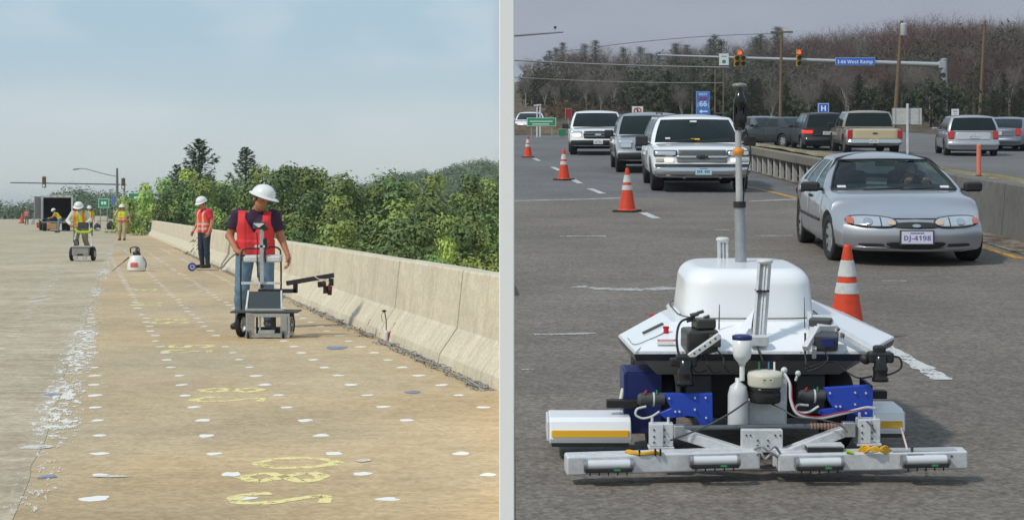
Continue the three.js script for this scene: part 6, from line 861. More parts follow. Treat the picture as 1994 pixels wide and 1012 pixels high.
// j: joints in metres, feet at y 0, facing +z; A is the side at the left of the picture, B at the right
function makePerson(name, label, pos, turn, j, look, group, scl = [1, 1, 1]) {
  const o = thing(name, label, 'person', pos, turn, group); o.scale.set(...scl); const cell = look.cell ?? .016, v = (a) => V(...a), J = {}; for (const k in j) if (Array.isArray(j[k])) J[k] = v(j[k]);
  const up = J.neck.clone().sub(J.pelvis), H = up.length(); up.normalize(); const across = J.shB.clone().sub(J.shA).normalize(), front = across.clone().cross(up).normalize();
  const sx = (p, k, w) => p.clone().addScaledVector(across, w * k), mid = (a, b, t) => a.clone().lerp(b, t), ch = mid(J.pelvis, J.neck, .72), be = mid(J.pelvis, J.neck, .36);
  const trunk = (d) => [-1, 1].flatMap((s) => [cap(sx(J.pelvis, s, .08), sx(be, s, .068), .098 + d, .09 + d), cap(sx(be, s, .068), sx(ch, s, .085), .09 + d, .108 + d), cap(sx(ch, s, .07), s < 0 ? J.shA : J.shB, .085 + d, .058 + d)]);
  const arm = (s, d, part = 1) => { const a = J['sh' + s], e = J['el' + s], w = J['wr' + s]; return part < 1 ? [cap(a, mid(a, e, part), .056 + d, .05 + d)] : [cap(a, e, .05 + d, .04 + d), cap(e, w, .04 + d, .027 + d)]; };
  const leg = (s, d) => { const h = J['hip' + s], k = J['kn' + s], a = J['an' + s]; return [cap(h, k, .088 + d, .06 + d), cap(k, mid(k, a, .35), .056 + d, .056 + d), cap(mid(k, a, .3), a, .056 + d, .04 + d)]; };
  const foot = (s, d) => { const a = J['an' + s], t = J['to' + s]; return [cap(V(a.x, .05, a.z - .03), V(t.x, .035, t.z), .046 + d, .036 + d), cap(a, V(a.x, .06, a.z), .04 + d, .045 + d)]; };
  const pts = Object.values(J), lo = V(9, 9, 9), hi = V(-9, -9, -9); for (const p of pts) { lo.min(p); hi.max(p); } lo.addScalar(-.2); hi.addScalar(.2); lo.y = Math.max(lo.y, -.03);
  const head = v(j.head), hr = new THREE.Euler(...(j.headTurn ?? [0, 0, 0]), 'YXZ'), hc = look.fine ?? .01;
  // one body, head and hands meshed finer and joined to it
  const body = surfaceNet(joined([...trunk(-.012), cap(J.neck, head.clone().add(V(0, -.05, -.01)), .056, .052), ...arm('A', 0), ...arm('B', 0), ...leg('A', -.014), ...leg('B', -.014), ...foot('A', -.01), ...foot('B', -.01)], .03), lo, hi, cell);
  const parts = [body, headGeo(head, hr, hc)]; for (const s of ['A', 'B']) { const d = j['hand' + s] ? v(j['hand' + s]) : J['wr' + s].clone().sub(J['el' + s]), pn2v = v(j['palm' + s] ?? [s === 'A' ? 1 : -1, 0, 0]); parts.push(handGeo(J['wr' + s], d, pn2v, j['curl' + s] ?? .5, look.hand ?? .008, s === 'A' ? 1 : -1)); }
  meshOf(boxUV(mergeGeometries(parts.map((g) => g.toNonIndexed()))), 'body', look.skin ?? MT.skin, o);
  const add = (nm, f, m, colour, c2 = cell) => { const g = surfaceNet(f, lo, hi, c2); if (colour) { const P = g.attributes.position, c = []; for (let i = 0; i < P.count; i++) { const q = V(P.getX(i), P.getY(i), P.getZ(i)), r = q.clone().sub(J.pelvis), k = colour(r.dot(across), r.dot(up) / H, r.dot(front)); c.push(k.r, k.g, k.b); } g.setAttribute('color', new THREE.Float32BufferAttribute(c, 3)); } return meshOf(boxUV(g.toNonIndexed()), nm, m, o); };
  const T = (x, y, z) => ((x - J.pelvis.x) * up.x + (y - J.pelvis.y) * up.y + (z - J.pelvis.z) * up.z) / H, X = (x, y, z) => (x - J.pelvis.x) * across.x + (y - J.pelvis.y) * across.y + (z - J.pelvis.z) * across.z, F = (x, y, z) => (x - J.pelvis.x) * front.x + (y - J.pelvis.y) * front.y + (z - J.pelvis.z) * front.z;
  const fold = (x, y, z) => .010 * (fbm(x * 9 + 5, y * 7 + z * 9, 0, 2) - .4), folded = (d, x, y, z) => d > .05 || d < -.05 ? d : d + fold(x, y, z);
  // trousers, shirt, vest
  const tr = joined([...leg('A', .012), ...leg('B', .012), ...[-1, 1].map((s) => cap(sx(J.pelvis, s, .08), sx(mid(J.pelvis, J.neck, .12), s, .075), .104, .1))], .025), cut = look.cuff ?? .07;
  add('trousers', (x, y, z) => Math.max(folded(tr(x, y, z), x, y, z), cut - y, (T(x, y, z) - .16) * H), look.trousers);
  const slv = look.sleeve ?? .62, arms = (d) => ['A', 'B'].flatMap((s) => slv < 1 ? arm(s, d, slv) : [...arm(s, d).slice(0, 1), cap(J['el' + s], mid(J['el' + s], J['wr' + s], .88), .04 + d, .033 + d)]);
  const sleeveCut = slv < 1 ? ['A', 'B'].map((s) => { const a = J['sh' + s], e = J['el' + s], d = e.clone().sub(a), l = d.length(); d.normalize(); const other = V(0, 0, 0).subVectors(a, d.clone().multiplyScalar(.2)); return (x, y, z) => { const px = x - a.x, py = y - a.y, pz = z - a.z, t = px * d.x + py * d.y + pz * d.z, rad = Math.hypot(px - d.x * t, py - d.y * t, pz - d.z * t); return rad < .085 && t > .04 ? t - slv * l * .98 : -9; }; }) : [];
  const sh = joined([...trunk(.006), ...arms(.016), cap(J.neck.clone().addScaledVector(up, -.06), J.neck.clone().addScaledVector(up, .015), .075, .066)], .025);
  const hem = look.shirtHem ?? .0, trunkOnly = joined(trunk(.02), .02);
  add('shirt', (x, y, z) => { let d = sh(x, y, z); if (d > .06) return d; d = folded(d, x, y, z); const inT = trunkOnly(x, y, z); if (inT > .0) for (const c of sleeveCut) d = Math.max(d, Math.min(c(x, y, z), .02)); return Math.max(d, (hem - T(x, y, z)) * H * (inT < .05 ? 1 : 0) - (inT < .05 ? 0 : 9), J.neck.y + .05 - 9 > y ? 0 : (T(x, y, z) - 1.06) * H); }, look.shirt);
  if (look.vest) {
    const vt = joined(trunk(.024), .03), vh = look.vestHem ?? -.06, vw = look.neckWide ?? .055, vd = look.neckDepth ?? .38;
    add('vest', (x, y, z) => { const t = T(x, y, z), u = X(x, y, z), fr = F(x, y, z), w = vw * clamp((t - (1 - vd)) / vd * 1.5), lim = look.vestOut ?? .185; let d = vt(x, y, z); if (d > .06) return d; d = folded(d, x, y, z); if (t < .3) d -= .012; d = Math.max(d, (vh - t) * H, (t - 1.02) * H, Math.abs(u) - lim + .03 * sstep(.5, .75, t)); if (fr > 0) { d = Math.max(d, Math.min(w - Math.abs(u), fr)); if (look.open) d = Math.max(d, look.open - Math.abs(u)); } else d = Math.max(d, (t - .97) * H, Math.abs(u) < .06 ? (t - .95) * H : -9); return d; }, look.vest, look.vestColour);
  }
  for (const s of ['A', 'B']) { const ft = joined(foot(s, .006), .02); const a = J['an' + s]; const g = surfaceNet((x, y, z) => Math.max(ft(x, y, z), -y), V(a.x - .16, -.02, a.z - .22), V(a.x + .16, .16, a.z + .34), .012); meshOf(boxUV(g.toNonIndexed()), 'shoe', look.shoes ?? MT.black, o); }
  // hair and hard hat
  const hm = new THREE.Matrix4().makeRotationFromEuler(hr).setPosition(head);
  const hg = surfaceNet((x, y, z) => Math.max(ell(V(0, .028, -.018), V(.084, .094, .1))(x, y, z), look.longHair ? -.2 - y : -.04 - y * 1 - (z < -.02 ? .02 : 0), z - (y > .06 ? .09 : .03), -ell(V(0, -.03, .06), V(.07, .1, .06))(x, y, z)), V(-.11, -.12, -.14), V(.11, .14, .12), .012); hg.applyMatrix4(hm); meshOf(boxUV(hg.toNonIndexed()), 'hair', MT.hair, o);
  const ey = mb(); for (const s of [-1, 1]) ey.ball(.0085, s * .032, .004, .081, 1, .8, .8, 10); ey.add(new THREE.BoxGeometry(.001, .001, .001)); const eyes = ey.build('eyes', mat(C(.06, .05, .045), .2), o); eyes.applyMatrix4(hm);
  if (look.hat !== false) {
    const br = look.brim ?? .05, h = new THREE.Group(); const n = 40, hatM = new THREE.MeshPhysicalMaterial({ color: C(.78, .78, .76), roughness: .35, clearcoat: .4 });
    const dome = gridGeo(14, n, (i, k) => { const a = k / n * 6.2832, t = i / 14 * Math.PI / 2, c = Math.cos(t), ridge = Math.abs(Math.cos(a)) < .25 ? .004 * c : 0; return V(Math.cos(a) * (.118 + ridge) * Math.max(c, .001), .02 + .128 * Math.sin(t) ** .95, Math.sin(a) * .138 * Math.max(c, .001)); });
    const brim = gridGeo(5, n, (i, k) => { const a = k / n * 6.2832, fr = Math.max(0, Math.sin(a)), w = br * (.55 + .9 * fr), top = i < 3, q = [0, .6, 1, 1, .6, 0][i]; return V(Math.cos(a) * (.114 + w * q), .024 - .02 * q * q - (top ? 0 : .006) + (i === 2 || i === 3 ? -.001 : 0), Math.sin(a) * (.134 + w * q)); });
    const g = mb().add(dome).add(brim).build('hard_hat', hatM, o); g.applyMatrix4(hm.clone().multiply(new THREE.Matrix4().makeRotationX(look.hatPitch ?? -.05).setPosition(0, .04, -.01)));
  }
  return o;
}
const clothM = (c, o = {}) => mat(c, .9, 0, { bumpMap: cloth, bumpScale: .002, ...o }), vestVC = clothM(C(1, 1, 1), { vertexColors: true, side: THREE.DoubleSide });
const denim = clothM(S(108, 136, 160), { map: grainTex(256, .3, [240, 240, 240], 22, [[6, 1], [60, 1]], 51) }), darkJean = clothM(S(44, 54, 70)), khaki = clothM(S(178, 160, 122)), greyP = clothM(S(128, 118, 100));
const stand = (o = {}) => ({ pelvis: [0, .95, 0], neck: [0, 1.47, 0], head: [0, 1.64, .03], shA: [-.18, 1.42, 0], shB: [.18, 1.42, 0], elA: [-.25, 1.14, -.02], elB: [.25, 1.14, -.02], wrA: [-.25, .89, .08], wrB: [.25, .89, .08], hipA: [-.09, .9, 0], hipB: [.09, .9, 0], knA: [-.11, .5, .02], knB: [.11, .5, .02], anA: [-.12, .1, -.02], anB: [.12, .1, -.02], toA: [-.15, .04, .17], toB: [.15, .04, .17], ...o });
const coral = S(226, 62, 66), silverS = S(190, 186, 176), orangeV = S(236, 84, 54), yel = S(214, 214, 60), orn = S(232, 130, 54);
// the near worker behind the cart
makePerson('person', 'worker in coral red vest and white brimmed helmet looking down behind the near cart', LG(497, 638), .05, stand({
  neck: [.015, 1.43, .05], head: [.075, 1.575, .12], headTurn: [.36, .55, -.26], shA: [-.175, 1.39, .03], shB: [.19, 1.385, .04], pelvis: [0, .93, 0],
  elA: [-.265, 1.13, .0], wrA: [-.17, .955, .2], handA: [.6, -.25, .6], palmA: [.2, -1, 0], curlA: 1.0, elB: [.27, 1.1, .0], wrB: [.345, .885, .1], handB: [.12, -1, .15], palmB: [-1, .1, .2], curlB: .55,
  hipA: [-.1, .88, 0], hipB: [.1, .88, 0], knA: [-.13, .48, .06], anA: [-.16, .1, -.02], toA: [-.2, .04, .16], knB: [.12, .48, .02], anB: [.13, .1, -.08], toB: [.17, .04, .1],
}), { cell: .014, fine: .006, hand: .0055, skin: mat(S(172, 114, 84), .55), trousers: denim, shirt: clothM(S(58, 34, 62)), vest: vestVC, vestColour: (x, t, f) => (t < -.02 ? S(120, 30, 46) : Math.abs(Math.abs(x) - .085) < .006 && f > 0 ? S(190, 44, 50) : coral), neckWide: .085, neckDepth: .52, vestHem: -.06, vestOut: .2, brim: .055, hatPitch: -.08, sleeve: .68 }, 'people at work on the bridge', [1.28, 1.08, 1.2]);
// the worker by the barrier
makePerson('person', 'worker in orange vest with silver bands and dark jeans standing by the barrier, head bowed', LG(398, 521), -.75, stand({
  head: [0, 1.62, .07], headTurn: [.5, 0, 0], elA: [-.24, 1.13, .02], wrA: [-.22, .92, .16], elB: [.25, 1.14, -.04], wrB: [.24, .9, .06], knA: [-.09, .5, .03], anA: [-.08, .1, 0], toA: [-.1, .04, .2], anB: [.09, .1, -.03], knB: [.09, .5, 0], toB: [.11, .04, .17],
}), { cell: .02, hand: .011, trousers: darkJean, shirt: clothM(S(206, 44, 66)), vest: vestVC, vestColour: (x, t, f) => (Math.abs(t - .08) < .035 || Math.abs(t - .3) < .03 || Math.abs(Math.abs(x) - .1) < .022 ? silverS : orangeV), vestHem: -.12, neckDepth: .3, brim: .03 }, 'people at work on the bridge', [1.16, 1.08, 1.15]);
const hiVis = (x, t, f) => (Math.abs(t - .12) < .05 ? silverS : Math.abs(t - .12) < .11 || (Math.abs(Math.abs(x) - .115) < .035 && t > .1) ? orn : yel);
// the worker pushing the second cart
makePerson('person', 'worker in yellow and orange vest with white helmet leaning over the second cart', LG(156, 497), 0, stand({
  pelvis: [0, .93, -.06], neck: [0, 1.42, .08], head: [0, 1.55, .17], headTurn: [.55, 0, 0], shA: [-.18, 1.37, .06], shB: [.18, 1.37, .06], elA: [-.3, 1.12, .14], elB: [.3, 1.12, .14], wrA: [-.17, 1.0, .36], wrB: [.17, 1.0, .36], curlA: 1.1, curlB: 1.1, palmA: [0, -1, .2], palmB: [0, -1, .2], hipA: [-.09, .89, -.06], hipB: [.09, .89, -.06], knB: [.13, .48, -.06], anB: [.2, .1, -.26], toB: [.24, .04, -.08],
}), { cell: .021, hand: .011, trousers: greyP, shirt: clothM(S(206, 206, 190)), vest: vestVC, vestColour: hiVis, vestHem: .0, neckDepth: .4, brim: .04, sleeve: 1 }, 'people at work on the bridge', [1.3, 1.08, 1.15]);
makePerson('person', 'worker in yellow vest and khaki trousers walking forward with a phone at his ear', LG(238, 467), .05, stand({
  head: [0, 1.62, .04], headTurn: [.12, -.1, 0], elA: [-.3, 1.2, .06], wrA: [-.14, 1.5, .08], handA: [.3, 1, -.1], palmA: [1, 0, .2], curlA: .8, elB: [.29, 1.16, -.04], wrB: [.33, .94, .06], knA: [-.1, .5, .07], anA: [-.1, .1, -.04], toA: [-.12, .04, .14], knB: [.1, .52, .12], anB: [.11, .1, .14], toB: [.13, .04, .34],
}), { cell: .022, hand: .012, trousers: khaki, shirt: clothM(S(186, 196, 150)), vest: vestVC, vestColour: (x, t) => (Math.abs(t - .2) < .06 ? silverS : t < .36 ? S(226, 100, 58) : yel), vestHem: -.04, neckDepth: .25, brim: .035, sleeve: .8 }, 'people at work on the bridge', [1.28, 1.06, 1.15]);
makePerson('person', 'worker in yellow vest and blue jeans turned sideways, bending over buckets behind the truck', LG(113, 452), -1.45, stand({
  pelvis: [0, .93, -.12], neck: [0, 1.33, .16], head: [0, 1.46, .26], headTurn: [.5, 0, 0], shA: [-.17, 1.28, .15], shB: [.17, 1.28, .15], elA: [-.2, 1.06, .3], elB: [.2, 1.06, .3], wrA: [-.14, .98, .52], wrB: [.14, .98, .52], hipA: [-.09, .88, -.1], hipB: [.09, .88, -.1], knA: [-.1, .5, .02], knB: [.1, .5, -.06],
}), { cell: .026, fine: .013, hand: .014, trousers: clothM(S(110, 130, 156)), shirt: clothM(S(206, 170, 60)), vest: vestVC, vestColour: (x, t) => (Math.abs(t - .35) < .08 ? orn : yel), vestHem: 0, neckDepth: .25, brim: .035, sleeve: .8 }, 'people at work on the bridge', [1.2, 1.06, 1.15]);
makePerson('person', 'worker in yellow vest mostly hidden behind the one with the second cart', LG(174, 458), .3, stand({ headTurn: [.3, 0, 0], head: [0, 1.62, .05] }), { cell: .026, fine: .013, hand: .014, trousers: darkJean, shirt: clothM(S(206, 190, 80)), vest: vestVC, vestColour: hiVis, vestHem: 0, neckDepth: .25, brim: .035, sleeve: .8 }, 'people at work on the bridge', [1.15, 1.05, 1.1]);
makePerson('person', 'distant person in a pale red top at the far left of the truck', LG(52, 437), .2, stand({}), { cell: .03, fine: .014, hand: .016, trousers: clothM(S(86, 100, 124)), shirt: clothM(S(206, 130, 124)), hat: false, sleeve: .6 }, 'people at work on the bridge');
{ // the driver of the silver car, seen through its windscreen
  const o = thing('person', 'driver with long dark hair at the wheel of the silver car', 'person', onRoad(4.44, 21.0), 0); o.rotation.set(TILT, -.035, 0); o.scale.set(1, .86, 1); const v = V(.37, 1.1, -.2);
  const bd = surfaceNet(joined([cap(V(.24, .93, -.26), V(.50, .93, -.26), .075, .075), cap(V(.37, .6, -.3), V(.37, .93, -.26), .15, .14), cap(V(.37, .93, -.26), V(.37, 1.08, -.22), .052, .05), cap(V(.22, .92, -.26), V(.17, .8, -.02), .05, .04), cap(V(.17, .8, -.02), V(.26, .96, .18), .04, .028), cap(V(.52, .92, -.26), V(.58, .8, -.02), .05, .04), cap(V(.58, .8, -.02), V(.48, .96, .18), .04, .028)], .04), V(.0, .5, -.5), V(.75, 1.15, .3), .02);
  const hands = [handGeo(V(.26, .96, .18), V(.1, .6, .5), V(0, -.2, 1), 1.2, .01, 1), handGeo(V(.48, .96, .18), V(-.1, .6, .5), V(0, -.2, 1), 1.2, .01, -1)];
  meshOf(boxUV(mergeGeometries([bd, headGeo(v, new THREE.Euler(.05, -.1, 0), .009), ...hands].map((g) => g.toNonIndexed()))), 'body', MT.skinPale, o);
  const bl = surfaceNet(joined([cap(V(.24, .93, -.26), V(.50, .93, -.26), .085, .085), cap(V(.37, .6, -.3), V(.37, .92, -.26), .162, .152), cap(V(.22, .92, -.26), V(.17, .8, -.02), .06, .05), cap(V(.52, .92, -.26), V(.58, .8, -.02), .06, .05)], .04), V(.0, .5, -.5), V(.75, 1.05, .3), .02); meshOf(boxUV(bl.toNonIndexed()), 'jacket', clothM(S(40, 42, 50)), o);
  const hr = surfaceNet((x, y, z) => Math.max(joined([ell(V(.37, 1.14, -.225), V(.098, .11, .11)), cap(V(.29, 1.1, -.24), V(.28, .98, -.24), .035, .03), cap(V(.45, 1.1, -.24), V(.46, .98, -.24), .035, .03)], .03)(x, y, z), -ell(V(.37, 1.085, -.1), V(.066, .1, .09))(x, y, z)), V(.2, .9, -.4), V(.55, 1.3, 0), .011); meshOf(boxUV(hr.toNonIndexed()), 'hair', MT.hair, o);
}

// ---------------------------------------------------------------- carts, tools and far clutter on the bridge
{ // the near cart with its boom
  const Z = 21.3, b = LG(508, 410 + FP * EYE / Z), o = thing('inspection_cart', 'near inspection cart with tilted dark screen, tall silver post and black camera boom', 'cart', b), k = Z / FP;
  const q = (px, py, z = 0) => V((px - 508) * k, (657 - py) * k, z), P = (name, mt, f, parent = o) => { const m = mb(); f(m); return m.build(name, mt, parent); };
  const frameM = mat(C(.52, .53, .52), .45, .55, { map: scuff });
  for (const [a, c, z] of [[[482, 612], [482, 657], .05], [[563, 612], [563, 657], .05], [[482, 612], [482, 657], -.4], [[563, 612], [563, 657], -.4]]) P('frame_post', frameM, (m) => m.beam(q(...a, z), q(...c, z).add(V(0, .05, 0)), .026, .026));
  P('frame_bar', frameM, (m) => m.beam(q(480, 612, .05), q(565, 612, .05), .03, .045)); P('frame_bar', frameM, (m) => m.beam(q(480, 651, .05), q(565, 651, .05), .03, .05)); for (const px of [482, 563]) P('frame_bar', frameM, (m) => m.beam(q(px, 650, .05), q(px, 650, -.4), .03, .04)); P('frame_bar', frameM, (m) => m.beam(q(482, 612, -.4), q(563, 612, -.4), .03, .03));
  P('side_panel', mat(C(.40, .38, .36), .5, .3, { map: scuff }), (m) => m.box(.085, .25, .012, q(490, 631).x, q(0, 631).y, .062)); P('side_panel', mat(C(.44, .44, .42), .5, .3, { map: scuff }), (m) => m.box(.08, .25, .012, q(554, 631).x, q(0, 631).y, .062));
  for (const [px, w] of [[500, .02], [532, .06]]) P('inner_strut', MT.black, (m) => m.box(w, .25, .04, q(px, 630).x, q(0, 630).y, -.02)); P('inner_strut', frameM, (m) => m.box(.02, .25, .04, q(507, 630).x, q(0, 630).y, .03)); P('battery', MT.darkGrey, (m) => m.box(.28, .08, .2, q(520, 640).x, q(0, 644).y, -.2)); P('inner_tray', frameM, (m) => m.box(.2, .05, .1, q(520, 646).x, q(0, 645).y, .02));
  P('table_board', mat(C(.06, .06, .055), .6), (m) => m.box(.82, .02, .46, q(515, 606).x, q(0, 606).y, -.16, 0, 0, 0, .004)); P('screen_ledge', frameM, (m) => m.box(.47, .03, .05, q(517, 602).x, q(0, 601.5).y, .03));
  const sc = P('screen', MT.screen, (m) => m.box(.42, .235, .02, q(516, 584).x, q(0, 584).y, -.04, -.42, 0, 0, .006)); for (const px of [480, 549]) P('screen_rail', MT.white, (m) => m.beam(q(px, 603, .03), q(px + (px < 500 ? 2 : -3), 565, -.09), .022, .022), sc);
  P('mid_bar', MT.aluWhite, (m) => m.beam(q(466, 551, -.16), q(543, 551, -.16), .025, .03)); P('mid_bracket', MT.aluWhite, (m) => m.box(.06, .1, .04, q(505, 558).x, q(0, 560).y, -.14)); P('pivot', MT.black, (m) => m.cyl(q(509, 557, -.12), q(509, 557, -.08), .022, .022, 16));
  P('centre_post', MT.alu, (m) => m.beam(q(507, 562, -.14), q(506, 440, -.14), .045, .04)); P('cross_piece', MT.aluWhite, (m) => m.beam(q(493, 479, -.13), q(513, 479, -.13), .02, .03)); P('post_cable', MT.black, (m) => m.tube([q(497, 452, -.12), q(499, 475, -.12), q(498, 500, -.12), q(499, 540, -.12)], .007, 20, 5)); P('post_cable', MT.black, (m) => m.tube([q(514, 462, -.12), q(516, 478, -.12), q(513, 490, -.12), q(514, 510, -.12)], .012, 16, 5));
  P('tablet', MT.black, (m) => m.box(.155, .1, .02, q(502, 438).x, q(0, 438).y, -.12, -.5, 0, 0, .008)); P('tablet_plate', MT.white, (m) => m.ext([[-.065, 0], [.065, 0], [.03, -.03], [0, -.05], [-.03, -.03]], .012, M4(q(502, 431).x, q(0, 434).y, -.095))); P('camera_block', MT.black, (m) => m.box(.06, .05, .05, q(514, 444).x, q(0, 444).y, -.12, 0, 0, .2)); P('camera_block', MT.black, (m) => m.box(.05, .09, .04, q(513, 472).x, q(0, 472).y, -.15));
  P('tray', MT.white, (m) => m.box(.46, .075, .22, q(507, 505).x, q(0, 504).y, -.24, 0, 0, 0, .02)); P('tray_lid', MT.white, (m) => m.box(.2, .02, .18, q(490, 497).x, q(0, 497.5).y, -.24).box(.19, .02, .18, q(530, 497).x, q(0, 497.5).y, -.24));
  P('handle_frame', MT.black, (m) => m.tube([q(465, 603, -.2), q(464, 560, -.2), q(464, 500, -.22), q(465, 489, -.24), q(472, 484, -.25), q(490, 483, -.25)], .011, 40, 8)); P('handle_frame', MT.black, (m) => m.tube([q(543, 565, -.2), q(543, 520, -.2), q(542, 496, -.22), q(540, 486, -.24), q(532, 481, -.25), q(518, 480, -.25)], .011, 40, 8)); P('handle_bar', MT.black, (m) => m.cyl(q(463, 497, -.24), q(500, 498, -.24), .012, .012, 10).cyl(q(478, 484, -.25), q(520, 483, -.25), .009, .009, 8));
  P('boom_base', MT.black, (m) => m.beam(q(500, 566, -.12), q(576, 566, -.12), .05, .05)); P('boom_riser', MT.black, (m) => m.box(.055, .15, .05, q(573, 560).x, q(0, 558).y, -.12)); P('boom', MT.black, (m) => m.beam(q(556, 551, -.1), q(650, 534.5, .0), .05, .058)); P('boom_wire', mat(S(206, 200, 186), .6), (m) => m.tube([q(612, 536, .02), q(622, 542, .03), q(634, 543, .03), q(643, 549, .03)], .006, 16, 5));
  P('boom_camera', MT.blackGloss, (m) => m.box(.1, .07, .08, q(627, 552).x, q(0, 552).y, .0, 0, 0, .1).box(.06, .09, .07, q(645, 546).x, q(0, 548).y, .0).cyl(q(634, 555, 0), q(634, 570, 0), .03, .03, 14).cyl(q(643, 556, .0), q(642, 573, .0), .026, .026, 14)); P('camera_knob', mat(S(112, 30, 34), .4), (m) => m.box(.035, .07, .03, q(642, 556).x, q(0, 558).y, .04)); P('camera_knob', mat(S(112, 30, 34), .4), (m) => m.cyl(q(631, 548, .03), q(631, 548, .06), .02, .02, 12));
  for (const [x, z] of [[-.275, -.25], [.31, -.25]]) { const w = P('wheel', MT.rubber, (m) => m.lathe([[.1, -.03], [.13, -.035], [.15, -.025], [.15, .025], [.13, .035], [.1, .03]], 0, 0, 0, 26, 0, Math.PI / 2)); w.position.set(x, .151, z); w.rotation.y = -.22; P('rim', MT.aluWhite, (m) => { m.lathe([[.085, -.025], [.105, -.028], [.105, .028], [.085, .025]], 0, 0, 0, 26, 0, Math.PI / 2); for (let s = 0; s < 6; s++) { const a = s / 6 * 6.283; m.beam([0, 0, 0], [0, .095 * Math.sin(a), .095 * Math.cos(a)], .014, .014); } m.cyl([-.04, 0, 0], [.04, 0, 0], .02); }, w); }
  for (const px of [485, 553]) { const c = P('caster', MT.rubber, (m) => m.lathe([[.001, -.012], [.032, -.014], [.036, 0], [.032, .014], [.001, .012]], 0, 0, 0, 16, 0, Math.PI / 2)); c.position.copy(q(px, 0, .07)).setY(.036); P('fork', MT.steel, (m) => m.box(.008, .06, .03, -.018, .03, 0).box(.008, .06, .03, .018, .03, 0).box(.05, .012, .04, 0, .06, 0), c); }
}
{ // the second cart
  const Z = 54, b = LG(158, 410 + FP * EYE / Z), o = thing('pushed_cart', 'smaller grey two-wheeled cart with a yellow green handle bar, farther back on the left', 'cart', b), k = Z / FP, q = (px, py, z = 0) => V((px - 158) * k, (507 - py) * k, z), P = (name, mt, f) => { const m = mb(); f(m); return m.build(name, mt, o); };
  P('housing', mat(C(.38, .37, .34), .6, .2, { map: scuff }), (m) => m.box(.52, .28, .45, 0, .3, -.1, 0, 0, 0, .03)); P('top_plate', mat(C(.45, .45, .43), .5, .3), (m) => m.box(.6, .03, .5, .02, .45, -.1)); P('front_slot', MT.black, (m) => m.box(.18, .06, .02, .0, .2, .126)); P('bumper', mat(C(.5, .5, .48), .5, .3), (m) => m.box(.14, .1, .06, -.14, .11, .14).box(.14, .1, .06, .14, .11, .14));
  for (const x of [-.33, .33]) { const w = mb().lathe([[.02, -.04], [.2, -.045], [.22, -.03], [.22, .03], [.2, .045], [.02, .04]], 0, 0, 0, 22, 0, Math.PI / 2).build('wheel', MT.rubber, o); w.position.set(x, .22, -.2); mb().cyl([-.05, 0, 0], [.05, 0, 0], .1, .1, 14).build('hub', MT.steel, w); }
  for (const [a, c] of [[[140, 478], [146, 446]], [[177, 478], [172, 446]]]) P('handle_leg', MT.white, (m) => m.cyl(q(...a, -.15), q(...c, -.25), .022, .022, 8)); P('handle_bar', MT.limegreen, (m) => m.tube([q(142, 444, -.25), q(148, 450, -.22), q(159, 451, -.22), q(170, 450, -.22), q(176, 444, -.25)], .04, 20, 8)); P('monitor', MT.black, (m) => m.box(.3, .17, .08, .0, q(0, 437).y, -.24, -.3)); P('cable_loop', MT.black, (m) => m.tube([q(146, 476, -.1), q(142, 468, -.1), q(150, 466, -.1), q(152, 476, -.1)], .018, 16, 6));
}
{ // pump sprayer
  const b = LG(266, 527), k = -b.z / FP, o = thing('pump_sprayer', 'white pump sprayer jug with black handle, hose and wand lying on the deck', 'sprayer', b), q = (px, py, z = 0) => V((px - 266) * k, (527 - py) * k, z);
  mb().lathe([[.001, 0], [17 * k, 0], [18 * k, 3 * k], [17.5 * k, 14 * k], [13 * k, 26 * k], [7 * k, 32 * k], [.001, 32 * k]]).build('jug', mat(C(.74, .74, .70), .45), o); mb().lathe([[.001, 31 * k], [8 * k, 31 * k], [7 * k, 37 * k], [3 * k, 39 * k], [2 * k, 45 * k], [.001, 45 * k]]).build('pump', MT.black, o);
  mb().tube([q(255, 492), q(254, 483), q(258, 481), q(268, 481), q(271, 484), q(270, 492)], 1.3 * k, 30, 6).build('handle', MT.black, o); mb().tube([q(270, 497, .0), q(280, 502, .0), q(285, 512, .02), q(282, 523, .03), q(272, 526, .06)], .9 * k, 30, 6).build('hose', MT.black, o); mb().cyl(q(252, 500, .05), q(240, 510, .05), 1.4 * k, 1.2 * k, 8).cyl(q(240, 510, .05), q(217, 529, .05), .8 * k, .6 * k, 6).build('wand', mat(S(84, 70, 52), .6), o);
  const s = mb(); s.add(gridGeo(4, 6, (i, j) => { const a = lerp(-.5, .35, j / 6), y = lerp(8, 17, i / 4) * k, rr = 18.2 * k - (y > 14 * k ? (y - 14 * k) * .35 : 0); return V(Math.sin(a) * rr, y, Math.cos(a) * rr); })); s.build('printed_label', mat(S(206, 96, 92), .5), o);
}
